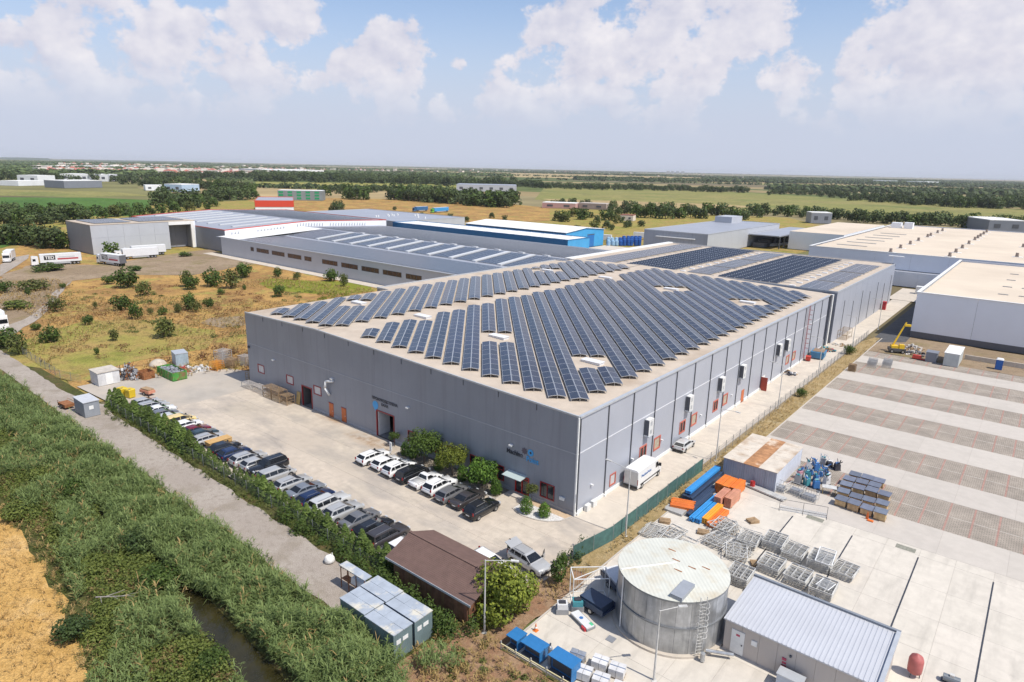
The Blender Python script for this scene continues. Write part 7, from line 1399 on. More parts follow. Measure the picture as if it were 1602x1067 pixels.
def scatter(poly, dens_, jitter=None):
    xs = [p[0] for p in poly]; ys = [p[1] for p in poly]; A = (max(xs)-min(xs))*(max(ys)-min(ys)); n = int(A*dens_); P_ = np.stack([rng.uniform(min(xs), max(xs), n), rng.uniform(min(ys), max(ys), n)], 1); ok = np.zeros(n, bool); j = len(poly)-1
    for i in range(len(poly)):
        xi, yi = poly[i]; xj, yj = poly[j]; c = ((yi > P_[:, 1]) != (yj > P_[:, 1])) & (P_[:, 0] < (xj-xi)*(P_[:, 1]-yi)/(yj-yi+1e-12)+xi); ok ^= c; j = i
    return P_[ok]
def nfun(P_, s, o=0.0): return .5+.25*np.sin(P_[:, 0]*s+o+1.7*np.sin(P_[:, 1]*s*.8+o*2))+.25*np.sin(P_[:, 1]*s*1.3+2.1*o+1.3*np.sin(P_[:, 0]*s*.7))
def blades(P_, h, leaves, ln, wd, droop=.5, hv=.25, zb=0.0, lean=.25):
    """grass or reed plants: bent tapering blades, two quads each"""
    n = len(P_); hh = (h if np.ndim(h) else np.full(n, h))*rng.uniform(1-hv, 1+hv, n); k = n*leaves
    base = np.repeat(P_, leaves, 0); H = np.repeat(hh, leaves); t = rng.random(k)**.8; a = rng.uniform(0, 2*PI, k); ldir = np.repeat(rng.uniform(-1, 1, (n, 2))*lean, leaves, 0)
    z0 = H*(.12+.72*t); o = np.stack([base[:, 0]+ldir[:, 0]*z0*.5, base[:, 1]+ldir[:, 1]*z0*.5, z0+zb], 1); d = np.stack([np.cos(a), np.sin(a), rng.uniform(.5, 1.5, k)], 1); d /= np.linalg.norm(d, axis=1, keepdims=True); l = ln*rng.uniform(.6, 1.25, k)[:, None]
    p1 = o+d*l*.55; d2 = d.copy(); d2[:, 2] -= droop*rng.uniform(.5, 1.6, k); p2 = p1+d2*l*.5; s = np.stack([-np.sin(a), np.cos(a), np.zeros(k)], 1)*wd*rng.uniform(.7, 1.3, k)[:, None]
    V = np.stack([o-s*.6, o+s*.6, p1+s, p1-s, p2+s*.12, p2-s*.12], 1).reshape(-1, 3); b = np.arange(k)[:, None]*6; F = np.concatenate([b+np.array([0, 1, 2, 3]), b+np.array([3, 2, 4, 5])], 1).reshape(-1, 4); tn = np.repeat(np.repeat(np.clip(rng.normal(.5, .22, n), 0, 1), leaves)*.6+.4*rng.random(k), 2); return V, F, tn
def blade_obj(name, sets, mat, label, cat='reeds'):
    Vs, Fs, Ts, o = [], [], [], 0
    for V, F, tn in sets: Vs.append(V); Fs.append(F+o); Ts.append(tn); o += len(V)
    ob = obj(name, raw_mesh(name, np.vstack(Vs), np.vstack(Fs), [mat], None, np.concatenate(Ts))); stuff(ob); ob['label'] = label; ob['category'] = cat; return ob
bankN = [(-128, -27.7), (-90, -27.7), (-60, -27.8), (-33, -27.9), (-12, -28.1), (-6, -28.2), (4, -28.3), (8, -32.5), (2, -34.6), (-6, -34.0), (-16, -33.4), (-18, -34.2), (-60, -33.9), (-128, -33.9)]
bankS = [(-128, -34.0), (-60, -34.0), (-36, -34.2), (-20, -34.8), (-14, -36.2), (-8, -37.0), (2, -38.0), (8, -37), (12, -44), (-10, -46), (-14, -43), (-27, -41), (-40, -39.6), (-128, -40)]
PN = scatter(bankN, 10.0); PN = PN[(PN[:, 0] > -70) | (rng.random(len(PN)) < .5)]; PS = scatter(bankS, 8.0); f_ = nfun(PS, .42, .7); PSr = PS[(f_ > .42) & (rng.random(len(PS)) < .95)]; PSw = PS[f_ <= .55]
blade_obj('reed_bed', [blades(PN, np.clip(.8+2.0*nfun(PN, .9)+1.0*nfun(PN, .27, 2), .5, 3.6), 15, .68, .034, .6)], LR, 'tall green reeds along the canal beside the gravel road'); blade_obj('reed_bed', [blades(PSr, np.clip(.6+1.6*nfun(PSr, .8, 2)+.9*nfun(PSr, .25, 1), .5, 3), 12, .6, .034, .55)], LR, 'patchy green reeds on the far bank of canal by the wheat')
PO = scatter([(-120, -33.1), (-18, -33.2), (-14, -33.3), (-14, -33.7), (-18, -33.8), (-120, -33.8)], 9); blade_obj('reed_bed', [blades(PO, 1.6+1.2*nfun(PO, .8), 14, .85, .034, .9, lean=.6)], LR, 'overhanging reeds leaning over the canal edge')
low_ = scatter([(2.5, -29.5), (4.5, -25), (9, -24.5), (24, -27), (24, -44), (6, -44), (6, -33)], 6.0); fl = nfun(low_, .5, 1.3); blade_obj('reed_bed', [blades(low_[fl > .45], 1.7, 11, .55, .034, .6)], LR, 'shorter reeds at the bottom right of the ditch'); blade_obj('dry_grass', [blades(low_[fl <= .5][::2], .9, 9, .5, .03, .5)], LDRY, 'dry brown grass between the reeds and storage yard', 'grass')
blade_obj('dead_reeds', [blades(np.vstack([PN[::22], PSr[::18]]), 2.7, 7, .7, .03, .5)], LDRY, 'scattered dead straw-coloured reed stems', 'reeds')
# bramble and scrub mass on the far bank
def scrub(name, P_, r0, r1, h0, h1, per, size, mat, label, cat='scrub'):
    C, Nn = [], []
    for x, y in P_:
        r = rng.uniform(r0, r1); h = rng.uniform(h0, h1); d = rng.normal(size=(per, 3)); d /= np.linalg.norm(d, axis=1, keepdims=True); d[:, 2] = np.abs(d[:, 2]); q = (.65+.42*rng.random((per, 1))); C.append(np.array([x, y, 0])+d*q*np.array([r, r, h])); e = d+np.array([0, 0, .5])+rng.normal(size=(per, 3))*.5; Nn.append(e/np.linalg.norm(e, axis=1, keepdims=True))
    C, Nn = np.vstack(C), np.vstack(Nn); V, F = leaf_quads(C, Nn, size); o = obj(name, raw_mesh(name, V, F, [mat], None, tone(len(F)))); stuff(o); o['label'] = label; o['category'] = cat; return o
Q = PSw[(PSw[:, 1] > -39.8) | (PSw[:, 0] > -22)]; Q = Q[rng.random(len(Q)) < .20]; scrub('bramble_scrub', Q, .6, 1.3, .6, 1.6, 190, .11, LBR, 'mass of dark brambles on the far canal bank'); Q2 = PSw[nfun(PSw, .6, 3) > .62]; Q2 = Q2[rng.random(len(Q2)) < .16]; scrub('rusty_weeds', Q2, .3, .7, .5, 1.5, 80, .09, leaf_mat('rusty_bank_leaves', (.13, .085, .035), (.26, .19, .07), .2, 0), 'red-brown weeds mixed into the brambles', 'weeds')
edge = scatter([(-128, -39.2), (-40, -39.0), (-27, -40.4), (-14, -42.2), (-8, -45), (-10, -46.2), (-14, -44.4), (-28, -42.2), (-40, -41.2), (-128, -41.4)], 2.2); scrub('weed_border', edge[::3], .25, .6, .2, .55, 60, .075, LW, 'yellowish weeds along the edge of the wheat field'); blade_obj('dry_grass', [blades(edge, .7, 8, .45, .025, .5)], LDRY, 'dry grasses fringing the wheat field', 'grass')
# bigger shrubs on the bank
SHR = [bush_mesh(3.2, 2.4, 7, 2200, .11, LG), bush_mesh(3.0, 2.2, 7, 2000, .12, LBR), bush_mesh(2.8, 2.0, 6, 1800, .11, LD)]
for i, (px_, py_, s_, lb) in enumerate(((110, 770, 1.2, 'dark shrub near the left edge of the canal bank'), (30, 800, 1.1, 'green shrub at the far left by the wheat edge'), (215, 850, 1.3, 'large dark shrub in the middle of the canal bank'), (255, 905, 1.2, 'bright-topped shrub just above the fallen branch'), (150, 880, .9, 'small shrub left of the middle of canal bank'), (120, 985, 1.1, 'dark shrub at the corner of the wheat field'), (330, 1040, .9, 'low shrub at bottom edge of the bank'), (70, 745, 1.2, 'shrub among reeds at the left'))):
    x_, y_ = at(px_, py_, .8); o = obj('shrub', SHR[i % 3], None, (x_, y_, -.05), random.uniform(0, 6)); o.scale = (s_, s_, s_*.9); tag(o, lb, 'shrub', 'shrubs on the canal bank')
fb = thing('fallen_branch', 'bare pale fallen branch lying across the brambles', 'branch', (*at(150, 935, 1.2), 1.25), .6); mb = MB()
for a, b, r in (((0, 0, 0), (2.6, .1, .3), .06), ((.8, .05, .1), (1.8, .9, .2), .035), ((1.4, .05, .15), (2.4, -.6, .5), .03), ((2.0, .1, .2), (3.1, .6, .3), .03), ((.4, 0, .05), (1.0, -.7, .1), .03), ((2.6, .1, .3), (3.3, -.1, .5), .03)): mb.bar(a, b, r, 5, r*.4)
part('bare_wood', mb, flat('bleached_wood', (.30, .27, .24), .9), fb); fb.scale = (1.1, 1.1, 1.0)
# weeds along fence, road edge, shed and soil strip
def strip(x0, x1, y0, y1, d): return scatter([(x0, y0), (x1, y0), (x1, y1), (x0, y1)], d)
e1 = strip(-72, -6, -21.9, -20.7, 3.0); blade_obj('weed_strip', [blades(e1, .55, 8, .4, .03, .5)], LW, 'weeds growing along the hedge fence', 'weeds'); scrub('weed_strip', e1[::5], .2, .5, .2, .6, 45, .07, LW, 'low leafy weeds under the hedge fence', 'weeds')
rd = np.vstack([strip(-72, -9, -22.6, -21.7, 4.0), strip(-120, -8, -27.9, -26.6, 4.0)]); rd = rd[nfun(rd, .35, 2.2) > .45]; blade_obj('road_verge', [blades(rd, .3, 7, .3, .03, .6)], LW, 'ragged grass creeping onto the gravel road edges', 'grass'); scrub('road_verge', rd[::7], .2, .55, .12, .4, 40, .07, LBR, 'low green weeds along the gravel road edges', 'weeds')
e2 = strip(-24, 4.5, -23.4, -21.5, 1.2); scrub('hedge_undergrowth', np.vstack([e2[(e2[:, 0] < -8) & (e2[:, 1] > -22.4)][::2], e2[e2[:, 0] >= -8]]), .5, 1.0, 1.0, 2.5, 170, .12, LG, 'green undergrowth between the brown shed and containers', 'undergrowth')
e2b = strip(-22, -6, -21.6, -19.8, .8); scrub('hedge_undergrowth', e2b, .5, .8, .6, 1.8, 120, .11, LG, 'leafy undergrowth at the right end of hedge', 'undergrowth')
e3 = np.vstack([strip(4.2, 7.2, -15, -6, 2.5), strip(2.2, 7, -27.5, -19.5, 2.2), strip(6, 20, -30, -21.6, 3.0)]); blade_obj('dry_grass', [blades(e3, .55, 8, .4, .025, .5)], LDRY, 'dry grass on the reddish soil by the yard kerb', 'grass'); scrub('fence_creeper', np.vstack([strip(3.9, 5.6, -10, -4.5, 1.6)]), .3, .5, .9, 1.7, 130, .09, LD, 'dark creeper on the lane fence end', 'creeper')
scrub('weed_clumps', np.vstack([strip(2.5, 7.0, -27, -19.5, .30), strip(6, 20, -29, -22, .35)]), .3, .7, .3, .9, 80, .09, LW, 'weed clumps on the soil right of the containers', 'weeds')
e4 = strip(5.9, 7.4, -4, 18, 3.0); e4 = np.vstack([e4, strip(5.8, 8.3, 20, 60, 3.0), strip(5.8, 8.3, 60, 117, 1.5)]); blade_obj('dry_grass', [blades(e4, .4, 7, .32, .025, .5)], LDRY, 'golden dry grass along the lane fence', 'grass')
w5 = strip(-40, -6, -56, -45, 2.0)
blade_obj('wheat_stalks', [blades(np.vstack([scatter([(-125, -52), (-10, -58), (-13.5, -44.6), (-27, -42.6), (-40, -41.6), (-125, -41.8)], 5.0)]), .55, 5, .38, .02, .3, lean=.1)], leaf_mat('wheat_blades', (.42, .25, .075), (.68, .45, .18), .2, 0), 'ripe wheat at the edge of the field', 'wheat')
for i, (x_, y_, s_, lb) in enumerate(((6.9, 60.5, .6, 'small green shrub growing on the lane fence'), (6.2, 97.0, .8, 'green shrub on the far part of lane fence'))): o = obj('shrub', SHR[0], None, (x_, y_, 0)); o.scale = (s_, s_, s_*1.2); tag(o, lb, 'shrub')
# scrub meadow: tussocks and bushes
mead = scatter([(-205, -20), (-90, -20), (-72, 6), (-70, 40), (-118, 72), (-190, 60), (-215, 30)], .9); fm = nfun(mead, .09, .4); lot = (mead[:, 1] > -0.42*(mead[:, 0]+150)+18); md = mead[(fm > .38)]
blade_obj('dry_grass', [blades(md[~((md[:, 0] < -165) & (md[:, 1] > 12))], .6, 7, .6, .05, .4)], LDRY, 'tussocks of dry golden grass in the scrub meadow', 'grass')
scrub('weed_clumps', scatter([(-135, 62), (-108, 66), (-74, 44), (-74, 30), (-100, 42), (-125, 52)], .35), .5, 1.0, .4, .9, 70, .14, leaf_mat('lush_weed_leaves', (.15, .18, .02), (.30, .32, .05), .25, 0), 'bright yellow-green weeds near the low hall', 'weeds')
scrub('red_brown_weeds', scatter([(-92, 2), (-72, 8), (-72, 26), (-84, 24)], .22), .4, .9, .5, 1.2, 70, .14, leaf_mat('rust_weed_leaves', (.10, .05, .025), (.24, .13, .06), .2, 0), 'red-brown seeding weeds left of the hall', 'weeds')
m2 = scatter([(-200, -15), (-95, -18), (-80, 5), (-75, 35), (-120, 65), (-170, 40)], .05); g2_ = nfun(m2, .13, 1.1); scrub('red_brown_weeds', m2[g2_ > .62], .6, 1.6, .4, .9, 50, .17, MATS.get('x') or leaf_mat('rust_meadow_leaves', (.13, .06, .03), (.30, .16, .07), .2, 0), 'patches of rust-brown weeds across the scrub meadow', 'weeds'); scrub('weed_clumps', m2[g2_ < .36], .6, 1.6, .3, .7, 50, .17, LW, 'patches of green weeds across the scrub meadow', 'weeds')
BSH = [bush_mesh(1, 1, 6, 650, .065, LG), bush_mesh(1, 1, 10, 560, .065, LO), bush_mesh(1, 1, 8, 700, .06, LG), bush_mesh(1, 1, 5, 600, .07, LBR)]
bz_ = [(310,510,170,45,'low wide bush in front of the left lorry'),(365,780,100,85,'bush right of the dirt track'),(400,625,40,35,'tiny bush on the dirt lot edge'),(180,670,35,50,'narrow small bush left of the track'),(225,635,165,60,'low spreading bush left of the track'),(690,600,85,60,'small bush in the upper meadow'),(820,630,140,135,'tall paired bush right of the small upper bush'),(930,680,105,95,'bush right below the tall pair'),(765,775,125,105,'round bush in the middle of dry meadow'),(875,830,85,120,'upright bush right of the round one'),(615,755,30,45,'tiny upright bush left of the round one'),(560,860,90,60,'low bush below the tiny upright one'),(325,975,115,100,'round bush by the track end'),(730,965,65,75,'small upright bush in the yellow grass'),(620,1050,35,50,'tiny bush low in the yellow grass'),(235,890,60,45,'small bush right of the track near the road'),(1050,950,155,135,'largest round bush nearest to the hall corner'),(960,725,32,32,'tiny bush between two upright bushes'),(1045,795,62,55,'small round bush in golden grass'),(970,790,45,42,'small pale bush in golden grass'),(860,510,90,35,'low dark bush in front of the nearest lorry'),(1190,418,85,32,'low dark bush on the bare lot'),(1150,780,62,60,'small dark bush left of the forked one'),(1215,775,105,120,'forked tall bush in golden grass'),(45,1005,170,115,'dense bush beside the gravel road at left edge'),(125,1055,115,115,'dense bush at the end of left wire fence'),(40,655,100,75,'low bush at the left picture edge'),(100,755,150,50,'low brownish bush left of the track')]
lst = [(x/4.103, 300+y/4.103, w/4.103, h/4.103, l) for x, y, w, h, l in bz_]
b2_ = [(375,285,85,105,'bush at the left of the trio in front of the bare lot'),(410,303,110,95,'round bush in front of the left trio bush'),(530,285,125,118,'broad bush in the middle of the meadow row'),(650,298,115,125,'tall bush right of the broad middle bush'),(730,225,135,100,'wide bush behind the tall one'),(585,327,50,42,'tiny bush below the broad middle bush'),(430,440,70,75,'small bush right of the forked bush'),(500,420,72,75,'round small bush farther right in golden grass'),(940,222,60,70,'small bush in front of the low hall, left'),(1065,235,65,52,'low bush among the yellow-green weeds'),(955,347,90,88,'bush just left of the hall roof edge'),(1275,248,100,88,'larger bush by the low hall path'),(1350,282,75,88,'bush right of the larger one by the low hall'),(730,95,80,85,'small tree against the low hall facade'),(730,297,28,38,'tiny upright bush right of the tall one'),(1650,210,30,40,'thin shrub at the annex corner')]
lst += [(200+x/4.005, 380+y/4.005, w/4.005, h/4.005, l) for x, y, w, h, l in b2_]
for i, (px_, py_, w_, h_, lb) in enumerate(lst):
    x_, y_ = at(px_, py_-h_*.12); D_ = math.dist((x_, y_, 0), CAM); W_ = w_*D_/FPX; Hh = h_*D_/FPX*1.02; o = obj('bush', BSH[3] if 'brownish' in lb else BSH[i % 3], None, (x_, y_, -.05), random.uniform(0, 6)); o.scale = (W_*.92, W_*.92, max(Hh*.95, .7)); tag(o, lb, 'bush', 'bushes in the scrub meadow')
# ------------------------------------------------------------------ beyond the works: hedgerows, woods, villages
def far_tree_mesh(k, n, size, mat, tall=1.0):
    L_ = [(0, 0, .55, .34, .34, .36)]+[(.3*math.cos(a), .3*math.sin(a), .45+.28*math.sin(a*1.9+k), .22, .22, .24) for a in [2*PI*i/6+k for i in range(6)]]
    C, Nn = cloud(L_, n, size, .4); V, F = leaf_quads(C, Nn, size, .7); mb = MB(); mb.bar((0, 0, 0), (0, 0, .5), .03, 5, .02); tv = np.array(mb.v); tf = np.array([f for f in mb.f if len(f) == 4])
    return raw_mesh('tree', np.vstack([V, tv]), np.vstack([F, tf+len(V)]), [mat, BARK], np.r_[np.zeros(len(F)), np.ones(len(tf))], np.r_[tone(len(F)), np.zeros(len(tf))])
FT = [far_tree_mesh(i, 420, .075, LF) for i in range(4)]+[far_tree_mesh(i+.5, 420, .075, LG) for i in range(2)]+[far_tree_mesh(9, 420, .075, LO)]
TREES = []
def far_tree(px_, py_, h, label, group, var=None, wf=1.0):
    x_, y_ = at(px_, py_); TREES.append((h/math.hypot(x_-CAM[0], y_-CAM[1]), x_, y_, h, h*random.uniform(.85, 1.2)*wf, random.choice(var) if var else random.randrange(6), random.uniform(0, 6), label, group))
def belt(pts, n, h0, h1, label, group, dy=1.0, var=None, wf=1.0):
    if pts[0][1] < 331 and n > 8: n = int(n*1.9)
    seg = [math.dist(a, b) for a, b in zip(pts[:-1], pts[1:])]; tot = sum(seg)
    for i in range(n):
        s_ = tot*(i+random.uniform(.1, .9))/n; k = 0
        while k < len(seg)-1 and s_ > seg[k]: s_ -= seg[k]; k += 1
        t = s_/seg[k]; px_ = pts[k][0]+(pts[k+1][0]-pts[k][0])*t; py_ = pts[k][1]+(pts[k+1][1]-pts[k][1])*t+random.uniform(-dy, dy); far_tree(px_, py_, random.uniform(h0, h1), label, group, var, wf)
belt([(0, 352), (60, 350), (140, 345)], 14, 6, 11, 'tree in the dark thicket left of the grey storage hall', 'thicket left of the storage hall', 4); belt([(0, 380), (40, 384), (80, 388), (108, 392)], 10, 7, 11, 'tree in front of the thicket beside storage hall end', 'trees beside the storage hall end', 3)
belt([(0, 338), (50, 336), (150, 338), (200, 336)], 14, 6, 10, 'dark tree in the row below the green crop', 'row of trees below the green crop', 3); belt([(160, 340), (240, 336), (270, 330), (340, 325)], 16, 5, 10, 'pale green tree in the row behind the storage hall', 'trees behind the storage hall', 3, [4, 5, 6])
belt([(240, 318), (300, 322), (330, 312), (400, 310)], 14, 9, 16, 'tree in the wood right of the green crop', 'wood right of the green crop', 4); belt([(0, 282), (60, 280), (120, 284), (160, 283), (240, 290), (300, 295), (400, 300)], 34, 10, 18, 'tree in the long belt across the left fields', 'long tree belt on the left', 2.5)
belt([(230, 283), (300, 280), (400, 278)], 22, 12, 20, 'tree in the far dark belt below the village', 'far belt below the village', 2); belt([(400, 284), (500, 284), (620, 287), (720, 289), (810, 290)], 46, 14, 22, 'tree in the dark wood across the middle distance', 'dark wood in the middle distance', 2.2, [0, 1, 2, 3]); belt([(400, 278), (560, 280), (740, 285)], 26, 12, 20, 'tree in the second line of the middle wood', 'second line of the middle wood', 2, [0, 1, 2, 3])
belt([(500, 304), (560, 302), (620, 300), (700, 305)], 14, 8, 14, 'tree in the loose row behind the green office', 'loose row behind the green office', 3); belt([(610, 311), (680, 314), (740, 320), (805, 322)], 30, 11, 19, 'tree in the tall clump before the grey factory', 'tall clump in the centre', 3); belt([(520, 331), (535, 330)], 3, 7, 9, 'dark tree beside the pale hall', 'trees beside the pale hall', 2)
belt([(540, 311), (570, 312)], 4, 12, 18, 'large tree left of the central clump', 'large trees left of the clump', 2); belt([(850, 294), (940, 296), (1050, 298), (1170, 301)], 40, 9, 14, 'tree in the long hedgerow beyond the olive field', 'hedgerow beyond the olive field', 1.2); belt([(800, 291), (850, 293)], 9, 12, 17, 'tree at the left end of the long hedgerow', 'left end of the long hedgerow', 1.5)
belt([(1200, 303), (1290, 306), (1330, 312), (1440, 320)], 26, 9, 15, 'tree in the right hand hedgerow beyond the olive field', 'right hand hedgerow', 2); belt([(1430, 318), (1500, 322), (1602, 325)], 24, 12, 18, 'tree in the thick wood at the right edge', 'thick wood at the right edge', 3); belt([(1275, 300), (1400, 306), (1602, 314)], 20, 9, 14, 'tree in the far hedge behind the right wood', 'far hedge on the right', 1.2)
belt([(950, 332), (1010, 336), (1080, 340), (1160, 342), (1200, 338)], 34, 8, 13, 'tree in the green belt behind the grey logistics hall', 'green belt behind the logistics hall', 5); belt([(870, 340), (930, 345), (990, 352)], 12, 5, 9, 'bushy tree behind the blue workshop', 'bushy trees behind the blue workshop', 4, [4, 5, 6]); belt([(1210, 335), (1290, 342), (1320, 345), (1420, 350), (1602, 358)], 40, 7, 12, 'tree in the hedge behind the white warehouses', 'hedge behind the white warehouses', 2)
belt([(900, 366), (960, 360), (1010, 358)], 8, 4, 7, 'low tree beside the blue shed yard', 'low trees beside the blue shed yard', 5, [4, 5, 6]); belt([(600, 330), (700, 340), (800, 345)], 8, 3, 5, 'small bush in the dry field', 'small bushes in the dry field', 6)
belt([(860, 320), (880, 321), (930, 322)], 8, 6, 9, 'tree around the red roadside depot', 'trees around the roadside depot', 2); belt([(870, 345), (885, 346)], 3, 6, 7, 'round yellow-green tree behind the blue workshop', 'round yellow-green trees', 1, [6])
for px_, py_, h, lb in ((853, 372, 4, 'small round tree between the two blue sheds'), (820, 378, 3, 'small green shrub on the edge of the blue shed roof line'), (98, 335, 8, 'dark tree standing alone by the green crop, left'), (55, 333, 7, 'dark tree standing alone by the green crop, right'), (175, 400, 6, 'single yellowish tree before the storage hall wall')): far_tree(px_, py_, h, lb, None, [4] if 'yellow' in lb else None)
TREES.sort(key=lambda t: -t[0]); FV = [(np.array([v.co[:] for v in m_.vertices]), np.array([p.vertices[:] for p in m_.polygons]), np.array([p.material_index for p in m_.polygons]), np.array([a.value for a in m_.attributes['tone'].data])) for m_ in FT]
rest = [[], [], [], []]; off = 0
for k, (_, x_, y_, h, w, mi, rz_, lb, gp) in enumerate(TREES):
    if k < 285: o = obj('tree', FT[mi], None, (x_, y_, -.2), rz_); o.scale = (w, w, h); tag(o, lb, 'tree', gp); continue
    v, f, i_, t_ = FV[mi]; c, s_ = math.cos(rz_), math.sin(rz_); rest[0].append(np.stack([(v[:, 0]*c-v[:, 1]*s_)*w+x_, (v[:, 0]*s_+v[:, 1]*c)*w+y_, v[:, 2]*h-.2], 1)); rest[1].append(f+off); off += len(v); rest[2].append(np.where(i_ == 1, 1, 0)); rest[3].append(t_)
o = stuff(obj('distant_trees', raw_mesh('distant_trees', np.vstack(rest[0]), np.vstack(rest[1]), [LF, BARK], np.concatenate(rest[2]), np.concatenate(rest[3])))); o['label'] = 'distant hedgerow trees across the far fields'; o['category'] = 'trees'
# far-off woodland masses near the horizon
def far_wood(name, px_rows, h, step, label):
    V = []; 
    P_ = []
    for (xa, ya), (xb, yb), dens_ in px_rows:
        n = int(abs(xb-xa)*dens_)
        for i in range(n): t = random.random(); P_.append((*at(xa+(xb-xa)*t, ya+(yb-ya)*t+random.uniform(-.5, .5)),))
    C, Nn, S_ = [], [], []
    for x, y in P_:
        D_ = math.hypot(x-CAM[0], y-CAM[1]); hh = h*random.uniform(.7, 1.2); k = 14; d = rng.normal(size=(k, 3)); d /= np.linalg.norm(d, axis=1, keepdims=True); d[:, 2] = np.abs(d[:, 2]); r = hh*random.uniform(.6, 1.5); C.append(np.array([x, y, hh*.15])+d*np.array([r, r, hh*.85])*(.7+.3*rng.random((k, 1)))); e = d+np.array([0, 0, .4]); Nn.append(e/np.linalg.norm(e, axis=1, keepdims=True))
    C, Nn = np.vstack(C), np.vstack(Nn); V, F = leaf_quads(C, Nn, h*.38, .7); o = obj(name, raw_mesh(name, V, F, [LF], None, tone(len(F)))); stuff(o); o['label'] = label; o['category'] = 'woodland'
far_wood('woodland', [((0, 268), (400, 266), 1.6), ((0, 262), (420, 264), 2.0), ((0, 257), (500, 260), 2.2), ((0, 254), (420, 257), 2.2), ((0, 276), (240, 274), 1.2), ((400, 270), (800, 276), 2.0), ((400, 263), (800, 270), 2.0), ((480, 259), (820, 266), 2.2), ((400, 274), (720, 280), 1.6)], 14, 1, 'far woods and tree lines on the left horizon'); far_wood('scattered_trees', [((0, 276), (800, 288), .35), ((240, 290), (700, 300), .25), ((700, 272), (1602, 296), .4), ((820, 280), (1602, 300), .25), ((0, 271), (700, 276), .5)], 8, 1, 'scattered small trees and bushes across the far fields')
far_wood('woodland', [((800, 270), (1050, 276), 2.4), ((700, 266), (1000, 271), 2.2), ((900, 281), (1300, 287), 1.2), ((1000, 275), (1602, 289), 2.2), ((1100, 281), (1602, 294), 1.8), ((1150, 278), (1602, 286), 2.2), ((800, 266), (1602, 281), 2.4), ((1200, 296), (1602, 306), .9)], 14, 1, 'far woods and tree lines on the right horizon')
# villages near the horizon
RT = M('roof_tile_red', (.34, .13, .085), rough=.85, var=.2, scale=.3, objvar=.25); PL = M('plaster_walls', (.66, .60, .52), rough=.85, var=.1, scale=.2, objvar=.15); PLW = M('white_shed_walls', (.72, .73, .75), rough=.6, var=.05, scale=.1, objvar=.1)
def house_mesh(w, d, h, r):
    mb = MB(); mb.box(-w/2, w/2, -d/2, d/2, 0, h); mb.mat(1); e = .4; A = [(-w/2-e, -d/2-e, h), (w/2+e, -d/2-e, h), (w/2+e, d/2+e, h), (-w/2-e, d/2+e, h)]; R1, R2 = (-w/2+d*.3, 0, h+r), (w/2-d*.3, 0, h+r)
    mb.face([A[0], A[1], R2, R1]); mb.face([A[2], A[3], R1, R2]); mb.face([A[1], A[2], R2]); mb.face([A[3], A[0], R1]); mb.mat(0).box(w*.1, w*.1+.8, -.4, .4, h+r*.5, h+r+1.0); mb.mat(2)
    for x_ in (-w*.3, w*.05, w*.3): mb.box(x_-.6, x_+.6, -d/2-.05, -d/2, 1.2, 2.6)
    return mb.mesh('village_house', [PL, RT, GLASS])
HM = [house_mesh(12, 10, 6, 3), house_mesh(15, 10, 5, 3), house_mesh(10, 9, 7, 2.6)]; HB = [MB().box(-14, 14, -8, 8, 0, 8).mat(2).box(-12, 12, -8.1, -8, 3, 5).mesh('town_block', [PL, RT, GLASS]), MB().box(-7, 7, -6, 6, 0, 11).mat(2).box(-5, 5, -6.1, -6, 4, 6).mesh('town_block', [PL, RT, GLASS])]
def village(n, xa, xb, ya, yb, label, group):
    for i in range(n):
        u = random.random(); px_ = xa+(xb-xa)*u; py_ = ya+(yb-ya)*random.random()+(px_-xa)*.012; x_, y_ = at(px_, py_); o = obj('village_house', HM[i % 3], None, (x_, y_, -.3), random.uniform(0, 3.1)); o.scale = (1.1, 1.1, 1.0); tag(o, label, 'house', group)
village(110, 170, 400, 264.5, 272, 'small red-roofed house in the village at left horizon', 'red-roofed village on the left horizon'); village(30, 60, 180, 261, 268, 'small house in the far hamlet at the left edge', 'hamlet at far left'); village(26, 400, 520, 262, 266, 'small distant house right of the village', 'scattered houses right of the village')
def town(n, xa, xb, ya, yb, label):
    vs = [(np.array([v.co[:] for v in m_.vertices]), [list(p.vertices) for p in m_.polygons], [p.material_index for p in m_.polygons]) for m_ in HM+HB]; V, F, I = [], [], []
    for i in range(n):
        px_ = random.uniform(xa, xb); x_, y_ = at(px_, random.uniform(ya, yb)+(px_-xa)*.012); v, f, mi = vs[i % 5]; a = random.uniform(0, 3); b = len(V); s_ = random.uniform(.8, 1.5); V += [((q[0]*math.cos(a)-q[1]*math.sin(a))*s_+x_, (q[0]*math.sin(a)+q[1]*math.cos(a))*s_+y_, q[2]*s_) for q in v]; F += [[b+k for k in p] for p in f]; I += mi
    mb = MB(); mb.v, mb.f, mb.mi = V, F, I; o = stuff(part('distant_town', mb, [PL, RT, GLASS])); o['label'] = label; o['category'] = 'town'
town(620, 60, 430, 257, 271, 'dense red-roofed town along the left horizon'); town(120, 420, 1000, 262, 266, 'scattered distant houses along the middle horizon'); town(120, 1000, 1602, 271, 277, 'scattered distant houses along the right horizon')
